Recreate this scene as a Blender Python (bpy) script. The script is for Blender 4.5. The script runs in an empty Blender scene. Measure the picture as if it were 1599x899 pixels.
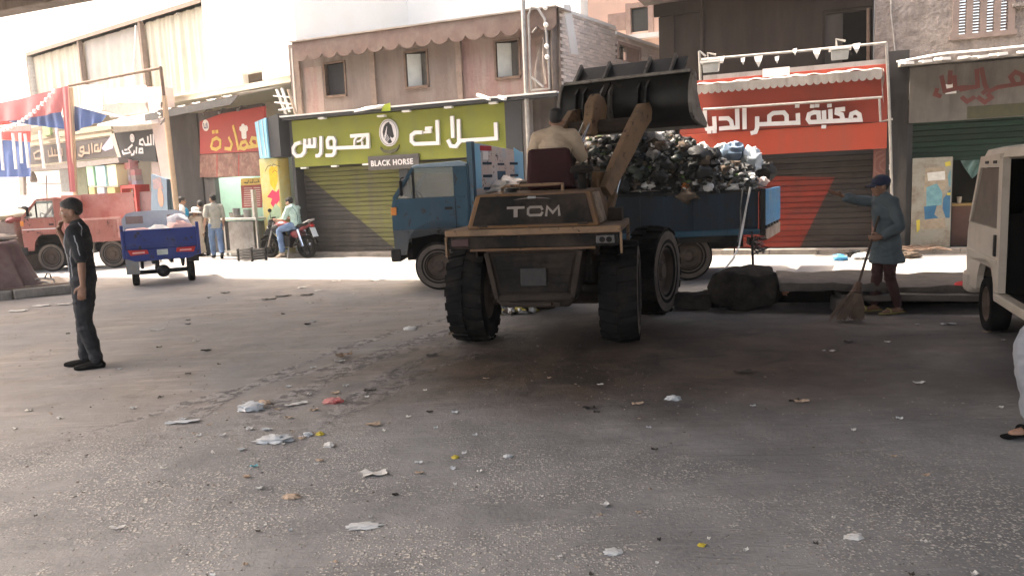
import bpy, bmesh, math, random
import numpy as np
from mathutils import Vector, Matrix, noise as mnoise, Euler

SC = bpy.context.scene
COL = SC.collection
R = math.radians
rnd = random.Random(7)

# ------------------------------------------------------------------ camera
FPX, CAMH = 1200.0, 1.70            # focal length in photo pixels, eye height in metres
PITCH, ROLL = R(7.7), R(2.5)
CAM_M = Matrix.Rotation(math.pi/2 - PITCH, 3, 'X') @ Matrix.Rotation(-ROLL, 3, 'Z')
cd = bpy.data.cameras.new('camera')
cam = bpy.data.objects.new('camera', cd)
COL.objects.link(cam)
cd.sensor_width = 36.0
cd.lens = FPX/1599.0*36.0
cd.clip_start = 0.05
cd.clip_end = 2000
cam.matrix_world = Matrix.Translation((0, 0, CAMH)) @ CAM_M.to_4x4()
SC.camera = cam

# ------------------------------------------------------------------ sky, sun, exposure
STREET = R(-22.62)                  # direction of the street front
SUN_EL = R(57)
SUN_AZ = STREET + R(179.5)          # the sun stands over the left-hand end of the street, along the fronts
w = bpy.data.worlds.new('World')
SC.world = w
w.use_nodes = True
nt = w.node_tree
nt.nodes.clear()
sky = nt.nodes.new('ShaderNodeTexSky')
sky.sky_type = 'NISHITA'
sky.sun_disc = False
sky.sun_elevation = SUN_EL
sky.sun_rotation = math.pi/2 - SUN_AZ
sky.dust_density = 7.0
sky.air_density = 1.0
sky.ozone_density = 0.4
bg = nt.nodes.new('ShaderNodeBackground')
bg.inputs['Strength'].default_value = 0.15
wo = nt.nodes.new('ShaderNodeOutputWorld')
tint = nt.nodes.new('ShaderNodeMix')      # dusty city air: the whole sky a little warmer
tint.data_type = 'RGBA'
tint.blend_type = 'MULTIPLY'
tint.inputs['Factor'].default_value = 1.0
tint.inputs[7].default_value = (1.0, 0.94, 0.865, 1)
nt.links.new(sky.outputs[0], tint.inputs[6])
nt.links.new(tint.outputs[2], bg.inputs[0])
nt.links.new(bg.outputs[0], wo.inputs[0])
sd = bpy.data.lights.new('sun', 'SUN')
sd.energy = 2.4
sd.angle = R(0.5)
sd.color = (1.0, 0.93, 0.82)
sun = bpy.data.objects.new('sun', sd)
COL.objects.link(sun)
sdir = Vector((math.cos(SUN_EL)*math.cos(SUN_AZ), math.cos(SUN_EL)*math.sin(SUN_AZ), math.sin(SUN_EL)))
sun.rotation_euler = sdir.to_track_quat('Z', 'Y').to_euler()
SC.view_settings.view_transform = 'Standard'
SC.view_settings.look = 'None'
SC.view_settings.exposure = 2.6
SC.view_settings.gamma = 1.0
SC.cycles.max_bounces = 7
SC.cycles.diffuse_bounces = 5
SC.cycles.glossy_bounces = 3
SC.cycles.transmission_bounces = 4
SC.cycles.caustics_reflective = False
SC.cycles.caustics_refractive = False

# ------------------------------------------------------------------ surveying helpers
def ray(px, py):
    return CAM_M @ Vector(((px-799.5)/FPX, -(py-449.5)/FPX, -1.0))
def G(px, py, z=0.0):
    d = ray(px, py); t = (z-CAMH)/d.z
    return Vector((0, 0, CAMH)) + d*t
def DEP(px, py, Y):
    d = ray(px, py)
    return Vector((0, 0, CAMH)) + d*(Y/d.y)

class Frame:
    """local x runs along a front, y runs away from the camera side, z up"""
    def __init__(s, o, ang):
        s.M = Matrix.Translation(o) @ Matrix.Rotation(ang, 4, 'Z'); s.I = s.M.inverted(); s.ang = ang
    def pt(s, px, py, y=0.0):
        o = s.I @ Vector((0, 0, CAMH)); d = s.I.to_3x3() @ ray(px, py)
        t = (y-o.y)/d.y
        q = o + d*t
        return q.x, q.z
    def w(s, x, y, z=0.0):
        return s.M @ Vector((x, y, z))
WORLD = Frame((0, 0, 0), 0)
A0 = G(455, 399)
FM = Frame(A0, STREET)
FL = Frame(A0, STREET - R(14))
def place(o, yaw):
    return Frame(Vector(o), yaw)

# ------------------------------------------------------------------ mesh builder
class MB:
    def __init__(s):
        s.v = []; s.f = []; s.m = []; s.mi = 0
    def add(s, vs, fs):
        b = len(s.v); s.v += [tuple(p) for p in vs]
        for f in fs: s.f.append(tuple(b+i for i in f)); s.m.append(s.mi)
        return s
    def box(s, x0, x1, y0, y1, z0, z1):
        if x0 > x1: x0, x1 = x1, x0
        if y0 > y1: y0, y1 = y1, y0
        if z0 > z1: z0, z1 = z1, z0
        return s.add([(x0,y0,z0),(x1,y0,z0),(x1,y1,z0),(x0,y1,z0),(x0,y0,z1),(x1,y0,z1),(x1,y1,z1),(x0,y1,z1)],
              [(0,3,2,1),(4,5,6,7),(0,1,5,4),(1,2,6,5),(2,3,7,6),(3,0,4,7)])
    def hexa(s, p):     # 8 corners, bottom loop then top loop
        return s.add(p, [(0,3,2,1),(4,5,6,7),(0,1,5,4),(1,2,6,5),(2,3,7,6),(3,0,4,7)])
    def prism(s, poly, vec):
        n = len(poly); vec = Vector(vec); P = [Vector(p) for p in poly]
        vs = P + [p+vec for p in P]
        nrm = Vector((0, 0, 0))
        for i in range(n): nrm += P[i].cross(P[(i+1) % n])
        fs = [tuple(range(n-1, -1, -1)), tuple(range(n, 2*n))] + [(i, (i+1) % n, n+(i+1) % n, n+i) for i in range(n)]
        if nrm.dot(vec) < 0: fs = [tuple(reversed(f)) for f in fs]
        return s.add(vs, fs)
    def xz(s, poly, y0, y1):            # polygon in x,z extruded in y
        return s.prism([(p[0], y0, p[1]) for p in poly], (0, y1-y0, 0))
    def sect(s, poly, x0, x1):          # polygon in y,z extruded in x
        return s.prism([(x0, p[0], p[1]) for p in poly], (x1-x0, 0, 0))
    def xy(s, poly, z0, z1):
        return s.prism([(p[0], p[1], z0) for p in poly], (0, 0, z1-z0))
    def beam(s, p, q, w, h=None, up=(0, 0, 1)):
        h = h or w; p = Vector(p); q = Vector(q); d = (q-p).normalized(); u = Vector(up)
        if abs(d.dot(u)) > 0.98: u = Vector((0, 1, 0))
        a = d.cross(u).normalized()*(w/2); b = a.cross(d).normalized()*(h/2)
        return s.hexa([p-a-b, p+a-b, q+a-b, q-a-b, p-a+b, p+a+b, q+a+b, q-a+b])
    def tube(s, pts, r, n=8, cap=True, ry=None):
        P = [Vector(p) for p in pts]; k = len(P)
        rr = r if isinstance(r, (list, tuple)) else [r]*k
        T = []
        for i in range(k):
            a = P[max(i-1, 0)]; b = P[min(i+1, k-1)]
            T.append((b-a).normalized() if (b-a).length > 1e-9 else Vector((0, 0, 1)))
        u = Vector((0, 0, 1)) if abs(T[0].z) < 0.9 else Vector((0, 1, 0))
        vs = []
        for i in range(k):
            x = T[i].cross(u)
            if x.length < 1e-6: x = T[i].orthogonal()
            x.normalize(); u = x.cross(T[i]).normalized()
            r2 = rr[i]*(ry if ry else 1.0)
            for j in range(n):
                t = 2*math.pi*j/n
                vs.append(P[i] + x*(math.cos(t)*rr[i]) + u*(math.sin(t)*r2))
        fs = []
        for i in range(k-1):
            for j in range(n):
                j2 = (j+1) % n
                fs.append((i*n+j, i*n+j2, (i+1)*n+j2, (i+1)*n+j))
        if cap: fs += [tuple(range(n-1, -1, -1)), tuple((k-1)*n+j for j in range(n))]
        return s.add(vs, fs)
    def lathe(s, prof, c, ax, n=24, closed=False):   # prof = [(radius, along)]
        c = Vector(c); ax = Vector(ax).normalized(); x = ax.orthogonal().normalized(); y = ax.cross(x)
        k = len(prof); vs = []
        for (r, h) in prof:
            for j in range(n):
                t = 2*math.pi*j/n
                vs.append(c + ax*h + x*(r*math.cos(t)) + y*(r*math.sin(t)))
        fs = []
        for i in range(k if closed else k-1):
            i2 = (i+1) % k
            for j in range(n):
                j2 = (j+1) % n
                fs.append((i*n+j, i*n+j2, i2*n+j2, i2*n+j))
        return s.add(vs, fs)
    def disc(s, c, ax, r, h, n=20):
        return s.lathe([(0.0005, 0), (r, 0), (r, h), (0.0005, h)], c, ax, n)
    def ell(s, c, rx, ry, rz, rot=None, n=12, m=8):
        vs = []; fs = []; c = Vector(c)
        for i in range(m+1):
            t = math.pi*i/m
            for j in range(n):
                a = 2*math.pi*j/n
                p = Vector((rx*math.sin(t)*math.cos(a), ry*math.sin(t)*math.sin(a), rz*math.cos(t)))
                if rot is not None: p = rot @ p
                vs.append(c+p)
        for i in range(m):
            for j in range(n):
                j2 = (j+1) % n
                fs.append((i*n+j, (i+1)*n+j, (i+1)*n+j2, i*n+j2))
        return s.add(vs, fs)
    def surf(s, fn, nu, nv):
        vs = [fn(i/nu, j/nv) for j in range(nv+1) for i in range(nu+1)]
        fs = [(j*(nu+1)+i, j*(nu+1)+i+1, (j+1)*(nu+1)+i+1, (j+1)*(nu+1)+i) for j in range(nv) for i in range(nu)]
        return s.add(vs, fs)
    def stroke(s, pts, wd, y, dep, closed=False):   # thick ribbon in the x,z plane, front face at y-dep
        P = [Vector((p[0], p[1])) for p in pts]; n = len(P); L = []; Q = []
        for i in range(n):
            a = P[i-1] if (i > 0 or closed) else None
            b = P[(i+1) % n] if (i < n-1 or closed) else None
            d1 = (P[i]-a).normalized() if a is not None else None
            d2 = (b-P[i]).normalized() if b is not None else None
            d1 = d1 if d1 is not None else d2; d2 = d2 if d2 is not None else d1
            n1 = Vector((-d1.y, d1.x)); n2 = Vector((-d2.y, d2.x)); mm = n1+n2
            if mm.length < 0.2: mm = n1
            mm.normalize(); k = min(1/max(mm.dot(n1), 0.35), 1.6)*wd/2
            L.append(P[i]+mm*k); Q.append(P[i]-mm*k)
        if not closed:      # square caps
            e = (P[0]-P[1]).normalized()*wd*0.35; L[0] += e; Q[0] += e
            e = (P[-1]-P[-2]).normalized()*wd*0.35; L[-1] += e; Q[-1] += e
        vs = []
        for i in range(n):
            vs += [(L[i].x, y, L[i].y), (Q[i].x, y, Q[i].y), (Q[i].x, y-dep, Q[i].y), (L[i].x, y-dep, L[i].y)]
        fs = []
        for i in range(n if closed else n-1):
            a = 4*i; b = 4*((i+1) % n)
            for k in range(4): fs.append((a+k, b+k, b+(k+1) % 4, a+(k+1) % 4))
        if not closed: fs += [(0, 1, 2, 3), (4*n-1, 4*n-2, 4*n-3, 4*n-4)]
        return s.add(vs, fs)

ORG = {}
def frame_of(o): return ORG[o.name]
def link(o): COL.objects.link(o); return o
def to_mesh(name, mb, mats, org=(0, 0, 0), smooth=None, fix=True):
    me = bpy.data.meshes.new(name)
    ox, oy, oz = org
    me.from_pydata([(v[0]-ox, v[1]-oy, v[2]-oz) for v in mb.v], [], mb.f)
    if not isinstance(mats, (list, tuple)): mats = [mats]
    for m in mats: me.materials.append(m)
    if len(mats) > 1: me.polygons.foreach_set('material_index', mb.m)
    if fix:
        bm = bmesh.new(); bm.from_mesh(me)
        bmesh.ops.remove_doubles(bm, verts=bm.verts, dist=1e-5)
        bmesh.ops.recalc_face_normals(bm, faces=bm.faces)
        bm.to_mesh(me); bm.free()
    if smooth is not None:
        me.polygons.foreach_set('use_smooth', [True]*len(me.polygons))
        me.set_sharp_from_angle(angle=R(smooth))
    me.update()
    return me
def tag(o, label=None, cat=None, group=None, kind=None):
    if label: o['label'] = label
    if cat: o['category'] = cat
    if group: o['group'] = group
    if kind: o['kind'] = kind
    return o
def thing(name, label, cat, fr, org=(0, 0, 0), group=None):
    o = link(bpy.data.objects.new(name, None)); o.empty_display_size = 0.2
    o.matrix_world = fr.M @ Matrix.Translation(org)
    ORG[o.name] = (fr, tuple(org))
    return tag(o, label, cat, group)
def bev(o, wd, seg=2, ang=35):
    b = o.modifiers.new('bevel', 'BEVEL'); b.width = wd; b.segments = seg; b.limit_method = 'ANGLE'; b.angle_limit = R(ang)
    return o
def part(parent, name, mb, mats, smooth=None, bevel=None, kind=None, label=None):
    fr, org = ORG[parent.name]
    me = to_mesh(name, mb, mats, org, smooth)
    o = link(bpy.data.objects.new(name, me)); o.parent = parent
    ORG[o.name] = (fr, org)
    if bevel: bev(o, bevel)
    if kind: o['kind'] = kind
    if label: o['label'] = label
    return o
def solo(name, label, cat, mb, mats, fr, org=(0, 0, 0), smooth=None, bevel=None, group=None, kind=None):
    me = to_mesh(name, mb, mats, org, smooth)
    o = link(bpy.data.objects.new(name, me)); o.matrix_world = fr.M @ Matrix.Translation(org)
    ORG[o.name] = (fr, tuple(org))
    if bevel: bev(o, bevel)
    return tag(o, label, cat, group, kind)
def structure(name, mb, mats, fr=WORLD, org=(0, 0, 0), smooth=None):
    return solo(name, None, None, mb, mats, fr, org, smooth, kind='structure')
def piece(parent, name, me, loc, rot=(0, 0, 0), scale=(1, 1, 1)):   # a shared-mesh part; loc in frame coordinates
    fr, org = ORG[parent.name]
    o = link(bpy.data.objects.new(name, me)); o.parent = parent
    o.location = (loc[0]-org[0], loc[1]-org[1], loc[2]-org[2]); o.rotation_euler = rot; o.scale = scale
    return o

# ------------------------------------------------------------------ materials
MATS = {}
CHIPS = ('loader_orange', 'loader_beige', 'panel_pale', 'truck_blue', 'truck_blue_lit', 'faded_red', 'trike_blue', 'bucket_edge', 'headboard_paint', 'shaded_blue', 'truck_grey_skirt')
DRIPS = ('brown_plaster', 'flaking_pink_paint', 'shaded_brown_plaster', 'rough_stucco', 'lime_signboard', 'red_signboard', 'red_signboard_top', 'olive_slat', 'smoky_grey_wall', 'faded_signboard', 'awning_canvas', 'dark_boards', 'truck_blue', 'shaded_blue', 'faded_red', 'bridge_concrete', 'grey_plaster', 'pale_tin', 'black_plaster')
def M(name, c, c2=None, rough=0.75, metal=0.0, sc=6.0, bump=0.0, bsc=None, dirt=None, dsc=1.7, damt=0.5, rand=0.0, spec=0.4, emit=0.0, alpha=None, trans=0.0):
    if name in MATS: return MATS[name]
    m = bpy.data.materials.new(name); m.use_nodes = True; t = m.node_tree; N = t.nodes; L = t.links
    b = N['Principled BSDF']; b.inputs['Roughness'].default_value = rough; b.inputs['Metallic'].default_value = metal
    b.inputs['Specular IOR Level'].default_value = spec
    tc = N.new('ShaderNodeTexCoord')
    n1 = N.new('ShaderNodeTexNoise'); n1.inputs['Scale'].default_value = sc; n1.inputs['Detail'].default_value = 6; n1.inputs['Roughness'].default_value = 0.65
    L.new(tc.outputs['Object'], n1.inputs['Vector'])
    r1 = N.new('ShaderNodeValToRGB'); r1.color_ramp.elements[0].position = 0.32; r1.color_ramp.elements[1].position = 0.68
    if c2 is None: c2 = tuple(x*0.72 for x in c)
    r1.color_ramp.elements[0].color = (*c2, 1); r1.color_ramp.elements[1].color = (*c, 1)
    L.new(n1.outputs['Fac'], r1.inputs['Fac'])
    out = r1.outputs['Color']
    if dirt:
        n2 = N.new('ShaderNodeTexNoise'); n2.inputs['Scale'].default_value = dsc; n2.inputs['Detail'].default_value = 9; n2.inputs['Roughness'].default_value = 0.7
        if name in DRIPS:       # rain has drawn the dirt out into runs
            mp = N.new('ShaderNodeMapping'); mp.inputs['Scale'].default_value = (1.6, 1.6, 0.22); L.new(tc.outputs['Object'], mp.inputs[0]); L.new(mp.outputs[0], n2.inputs['Vector'])
        else: L.new(tc.outputs['Object'], n2.inputs['Vector'])
        r2 = N.new('ShaderNodeValToRGB'); r2.color_ramp.elements[0].position = 0.60-damt*0.3; r2.color_ramp.elements[1].position = 0.80-damt*0.25
        L.new(n2.outputs['Fac'], r2.inputs['Fac'])
        mx = N.new('ShaderNodeMix'); mx.data_type = 'RGBA'
        L.new(r2.outputs['Color'], mx.inputs['Factor']); L.new(out, mx.inputs[6]); mx.inputs[7].default_value = (*dirt, 1)
        out = mx.outputs[2]
    if name in CHIPS:       # paint knocked off down to rusty steel
        n4 = N.new('ShaderNodeTexNoise'); n4.inputs['Scale'].default_value = 7; n4.inputs['Detail'].default_value = 10; n4.inputs['Roughness'].default_value = 0.78
        L.new(tc.outputs['Object'], n4.inputs['Vector'])
        r4 = N.new('ShaderNodeValToRGB'); r4.color_ramp.elements[0].position = 0.57; r4.color_ramp.elements[1].position = 0.61; L.new(n4.outputs['Fac'], r4.inputs['Fac'])
        m4 = N.new('ShaderNodeMix'); m4.data_type = 'RGBA'; L.new(r4.outputs['Color'], m4.inputs['Factor']); L.new(out, m4.inputs[6]); m4.inputs[7].default_value = (0.030, 0.017, 0.011, 1); out = m4.outputs[2]
    if rand:
        oi = N.new('ShaderNodeObjectInfo'); mr = N.new('ShaderNodeMapRange')
        mr.inputs['To Min'].default_value = 1-rand; mr.inputs['To Max'].default_value = 1+rand
        L.new(oi.outputs['Random'], mr.inputs['Value'])
        hs = N.new('ShaderNodeHueSaturation'); L.new(mr.outputs[0], hs.inputs['Value']); L.new(out, hs.inputs['Color']); out = hs.outputs['Color']
    L.new(out, b.inputs['Base Color'])
    if bump:
        n3 = N.new('ShaderNodeTexNoise'); n3.inputs['Scale'].default_value = bsc or sc*4; n3.inputs['Detail'].default_value = 8; n3.inputs['Roughness'].default_value = 0.6
        L.new(tc.outputs['Object'], n3.inputs['Vector'])
        bp = N.new('ShaderNodeBump'); bp.inputs['Strength'].default_value = min(1.0, bump); bp.inputs['Distance'].default_value = 0.02*max(1, bump)
        L.new(n3.outputs['Fac'], bp.inputs['Height']); L.new(bp.outputs[0], b.inputs['Normal'])
    if emit:
        b.inputs['Emission Color'].default_value = (*c, 1); b.inputs['Emission Strength'].default_value = emit
    if trans:
        b.inputs['Transmission Weight'].default_value = trans; b.inputs['IOR'].default_value = 1.1
    if alpha is not None: b.inputs['Alpha'].default_value = alpha
    MATS[name] = m
    return m
DUST = (0.30, 0.24, 0.18)
m_white = M('white_paint', (0.80, 0.79, 0.76), (0.72, 0.70, 0.66), 0.6, sc=2.0)
m_black = M('black_rubber', (0.009, 0.009, 0.009), (0.006, 0.006, 0.006), 0.9, dirt=(0.026, 0.021, 0.017), dsc=4, damt=0.35, spec=0.06)
m_dark = M('dark_steel', (0.018, 0.018, 0.019), (0.011, 0.011, 0.011), 0.65, 0.2, dirt=(0.045, 0.036, 0.028), damt=0.35, spec=0.3)
m_grey = M('grey_metal', (0.28, 0.28, 0.28), None, 0.5, 0.6, dirt=DUST, damt=0.4)
m_steel = M('galvanised_pipe', (0.42, 0.40, 0.37), (0.30, 0.28, 0.25), 0.5, 0.3, sc=9)
m_chrome = M('chrome_rod', (0.85, 0.85, 0.85), (0.8, 0.8, 0.8), 0.12, 1.0)
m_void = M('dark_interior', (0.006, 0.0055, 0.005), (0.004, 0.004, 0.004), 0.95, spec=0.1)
m_wood = M('weathered_wood', (0.20, 0.13, 0.09), (0.11, 0.075, 0.055), 0.8, sc=5, bump=0.3)
m_glassd = M('dark_glass', (0.02, 0.025, 0.025), (0.015, 0.02, 0.02), 0.08, spec=0.6)
m_conc = M('old_concrete', (0.30, 0.27, 0.235), (0.20, 0.175, 0.15), 0.9, sc=3, bump=0.6, bsc=22, dirt=(0.11, 0.095, 0.08), damt=0.5)
m_letter = M('white_letter', (0.78, 0.75, 0.74), (0.70, 0.67, 0.66), 0.45, sc=3)

def text_mesh(mb, body, fr_pts, h, y, dep, bold=0.0, spacing=1.0, rot=0.0):
    """Latin lettering in the x,z plane; fr_pts = (x, z) of its left base, h = cap height"""
    cu = bpy.data.curves.new('lettering', 'FONT'); cu.body = body; cu.extrude = 0.5; cu.offset = bold; cu.space_character = spacing
    cu.resolution_u = 3
    to = bpy.data.objects.new('lettering', cu); COL.objects.link(to)
    dg = bpy.context.evaluated_depsgraph_get(); me = bpy.data.meshes.new_from_object(to.evaluated_get(dg))
    bpy.data.objects.remove(to); bpy.data.curves.remove(cu)
    xs = [v.co.x for v in me.vertices]; ys = [v.co.y for v in me.vertices]
    k = h/(max(ys)-min(ys)); x0 = min(xs); y0 = min(ys)
    ca, sa = math.cos(rot), math.sin(rot); vs = []
    for v in me.vertices:
        a = (v.co.x-x0)*k; b = (v.co.y-y0)*k
        vs.append((fr_pts[0]+a*ca-b*sa, y-(0 if v.co.z < 0 else dep), fr_pts[1]+a*sa+b*ca))
    mb.add(vs, [tuple(p.vertices) for p in me.polygons])
    wid = (max(xs)-x0)*k
    bpy.data.meshes.remove(me)
    return wid
def stretch(mb, start, x0, x1):     # fit the vertices added since `start` between x0 and x1
    xs = [v[0] for v in mb.v[start:]]; a = min(xs); b = max(xs)
    for i in range(start, len(mb.v)):
        v = mb.v[i]; mb.v[i] = (x0+(v[0]-a)/(b-a)*(x1-x0), v[1], v[2])
# ================================================================== GROUND
def ground_material():
    m = bpy.data.materials.new('dusty_asphalt'); m.use_nodes = True; t = m.node_tree; N = t.nodes; L = t.links
    b = N['Principled BSDF']; b.inputs['Roughness'].default_value = 0.72; b.inputs['Specular IOR Level'].default_value = 0.14
    tc = N.new('ShaderNodeTexCoord')
    def noise(sc, det=8, ro=0.65, vec=None, dist=0.0):
        n = N.new('ShaderNodeTexNoise'); n.inputs['Scale'].default_value = sc; n.inputs['Detail'].default_value = det
        n.inputs['Roughness'].default_value = ro; n.inputs['Distortion'].default_value = dist
        L.new(vec or tc.outputs['Object'], n.inputs['Vector']); return n.outputs['Fac']
    def ramp(v, a, bb):
        r = N.new('ShaderNodeMapRange'); r.interpolation_type = 'SMOOTHSTEP'
        r.inputs['From Min'].default_value = a; r.inputs['From Max'].default_value = bb; L.new(v, r.inputs['Value']); return r.outputs[0]
    def mix(f, c1, c2):
        x = N.new('ShaderNodeMix'); x.data_type = 'RGBA'
        if isinstance(f, float): x.inputs['Factor'].default_value = f
        else: L.new(f, x.inputs['Factor'])
        for i, c in ((6, c1), (7, c2)):
            if isinstance(c, tuple): x.inputs[i].default_value = (*c, 1)
            else: L.new(c, x.inputs[i])
        return x.outputs[2]
    def math_(op, a, bb):
        x = N.new('ShaderNodeMath'); x.operation = op
        for i, c in ((0, a), (1, bb)):
            if isinstance(c, (int, float)): x.inputs[i].default_value = c
            else: L.new(c, x.inputs[i])
        return x.outputs[0]
    sep = N.new('ShaderNodeSeparateXYZ'); L.new(tc.outputs['Object'], sep.inputs[0])
    X, Y = sep.outputs[0], sep.outputs[1]
    # worn asphalt, dark where the tar film is whole, pale stones where it has gone
    base = mix(ramp(noise(1.1, 10, 0.7), .3, .7), (0.150, 0.151, 0.154), (0.285, 0.280, 0.275))
    base = mix(math_('MULTIPLY', ramp(noise(45, 3, 0.5), 0.35, 0.75), .7), base, (0.25, 0.235, 0.22))
    vo = N.new('ShaderNodeTexVoronoi'); vo.inputs['Scale'].default_value = 85; L.new(tc.outputs['Object'], vo.inputs['Vector'])
    vs = N.new('ShaderNodeSeparateColor'); L.new(vo.outputs['Color'], vs.inputs[0])
    chip = math_('MULTIPLY', ramp(vs.outputs[0], 0.62, 0.66), ramp(vo.outputs['Distance'], 0.55, 0.32))
    vo2 = N.new('ShaderNodeTexVoronoi'); vo2.inputs['Scale'].default_value = 38; L.new(tc.outputs['Object'], vo2.inputs['Vector'])
    vs2 = N.new('ShaderNodeSeparateColor'); L.new(vo2.outputs['Color'], vs2.inputs[0])
    chip2 = math_('MULTIPLY', ramp(vs2.outputs[1], 0.74, 0.77), ramp(vo2.outputs['Distance'], 0.5, 0.25))
    chips = math_('MAXIMUM', chip, chip2)
    wear = ramp(noise(0.62, 9, 0.72, dist=0.6), 0.44, 0.54)
    near = ramp(math_('ADD', Y, math_('MULTIPLY', X, .25)), 5.8, 4.0)
    wear = math_('MULTIPLY', wear, near)
    chipc = mix(vs.outputs[2], (0.36, 0.335, 0.305), (0.60, 0.55, 0.485))
    base = mix(math_('MULTIPLY', chips, wear), base, chipc)
    # dust and dried mud swept over the crossing
    d1 = ramp(noise(0.55, 10, 0.7, dist=0.8), 0.36, 0.64)
    dy = ramp(Y, 4.4, 7.0)
    dust = math_('MULTIPLY', math_('ADD', math_('MULTIPLY', d1, 0.75), 0.25), dy)
    dc = mix(noise(2.4, 9, 0.7), (0.180, 0.155, 0.136), (0.345, 0.308, 0.275))
    st = N.new('ShaderNodeMapping'); st.inputs['Rotation'].default_value = (0, 0, R(-35)); st.inputs['Scale'].default_value = (0.35, 2.2, 1)
    L.new(tc.outputs['Object'], st.inputs[0])
    streak = ramp(noise(1.6, 8, 0.7, st.outputs[0], 1.2), 0.46, 0.66)
    dc = mix(math_('MULTIPLY', streak, 0.55), dc, (0.42, 0.37, 0.325))
    dk = ramp(noise(3.1, 9, 0.75), 0.52, 0.66)
    dc = mix(math_('MULTIPLY', dk, 0.5), dc, (0.12, 0.098, 0.08))
    bx = math_('MULTIPLY', ramp(X, -1.5, .2), ramp(X, 6.5, 2.0)); by = math_('MULTIPLY', ramp(Y, 4.6, 6.4), ramp(Y, 9.5, 8.2))
    dc = mix(math_('MULTIPLY', math_('MULTIPLY', bx, by), ramp(noise(.7, 8, .7), .3, .55)), dc, mix(noise(3, 8, .7), (0.13, 0.088, 0.060), (0.22, 0.152, 0.105)))
    col = mix(dust, base, dc)
    # tyre tracks the loader has pressed into the dust
    def track(cx, cy, r, wd):
        dx = math_('SUBTRACT', X, cx); dy2 = math_('SUBTRACT', Y, cy)
        d = math_('SQRT', math_('ADD', math_('MULTIPLY', dx, dx), math_('MULTIPLY', dy2, dy2)), 0)
        d = math_('ADD', math_('ABSOLUTE', math_('SUBTRACT', d, r), 0), math_('MULTIPLY', math_('SUBTRACT', noise(1.7, 6, .7), .5), .35))
        return ramp(d, wd, wd*.35)
    trk = track(5.0, 5.0, 7.0, .20)
    for (cx, cy, r, wd) in ((5.0, 5.0, 6.45, .13), (5.0, 5.0, 7.6, .10), (7.5, 2.6, 9.4, .15), (3.2, 2.2, 7.2, .10)): trk = math_('MAXIMUM', trk, track(cx, cy, r, wd))
    trk = math_('MULTIPLY', trk, math_('MULTIPLY', ramp(Y, 4.6, 6.5), math_('MULTIPLY', ramp(Y, 12.0, 9.5), ramp(X, .6, -.6))))
    trn = ramp(noise(9, 6, .7), .40, .62)
    col = mix(math_('MULTIPLY', trk, math_('ADD', .12, math_('MULTIPLY', trn, .5))), col, (0.37, 0.345, 0.33))
    col = mix(math_('MULTIPLY', trk, math_('MULTIPLY', ramp(trn, .5, .2), .7)), col, (0.085, 0.080, 0.082))
    # oily film, with the loader's shade painted into the ground colour
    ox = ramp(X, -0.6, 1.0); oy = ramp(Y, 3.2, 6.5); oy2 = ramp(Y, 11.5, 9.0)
    oil_shade = math_('MULTIPLY', math_('MULTIPLY', ox, oy), math_('MULTIPLY', oy2, ramp(noise(0.8, 8, 0.7, dist=0.5), 0.30, 0.62)))
    oil_shade_c = mix(noise(1.3, 8, 0.7), (0.048, 0.048, 0.053), (0.105, 0.088, 0.078))
    col = mix(math_('MULTIPLY', oil_shade, 0.92), col, oil_shade_c)
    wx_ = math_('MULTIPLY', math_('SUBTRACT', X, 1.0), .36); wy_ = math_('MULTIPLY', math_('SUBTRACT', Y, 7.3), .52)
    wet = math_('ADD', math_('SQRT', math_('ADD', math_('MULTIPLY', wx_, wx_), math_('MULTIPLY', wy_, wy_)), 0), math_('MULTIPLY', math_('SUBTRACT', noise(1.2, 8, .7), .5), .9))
    wet = ramp(wet, 1.25, .45)  # damp stain with the loader's cast shadow painted in
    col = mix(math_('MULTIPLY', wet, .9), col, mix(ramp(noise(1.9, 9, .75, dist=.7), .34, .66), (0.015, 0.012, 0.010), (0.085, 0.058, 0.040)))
    # pale compacted dust of the far carriageway
    far = ramp(math_('ADD', Y, math_('MULTIPLY', X, 0.417)), 12.6, 14.6)
    fc = mix(noise(0.9, 9, 0.7), (0.265, 0.255, 0.245), (0.34, 0.33, 0.32))
    col = mix(math_('MULTIPLY', far, 0.9), col, fc)
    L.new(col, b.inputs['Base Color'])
    hgt = math_('ADD', math_('MULTIPLY', noise(60, 4, 0.6), 0.4), math_('MULTIPLY', chips, math_('MULTIPLY', wear, 0.7)))
    hgt = math_('ADD', hgt, math_('MULTIPLY', noise(7, 8, 0.7), 1.2))
    hgt = math_('ADD', hgt, math_('MULTIPLY', streak, 0.5))
    bp = N.new('ShaderNodeBump'); bp.inputs['Strength'].default_value = 0.75; bp.inputs['Distance'].default_value = 0.012
    hgt = math_('ADD', hgt, math_('MULTIPLY', trk, math_('MULTIPLY', trn, 1.2)))
    L.new(hgt, bp.inputs['Height']); L.new(bp.outputs[0], b.inputs['Normal'])
    rg = N.new('ShaderNodeMapRange'); rg.inputs['To Min'].default_value = 0.72; rg.inputs['To Max'].default_value = 0.50; L.new(math_('MAXIMUM', oil_shade, wet), rg.inputs['Value']); L.new(rg.outputs[0], b.inputs['Roughness'])
    return m
g = MB(); g.add([(-400, -300, 0), (400, -300, 0), (400, 500, 0), (-400, 500, 0)], [(0, 1, 2, 3)])
structure('ground', g, ground_material())

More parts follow.
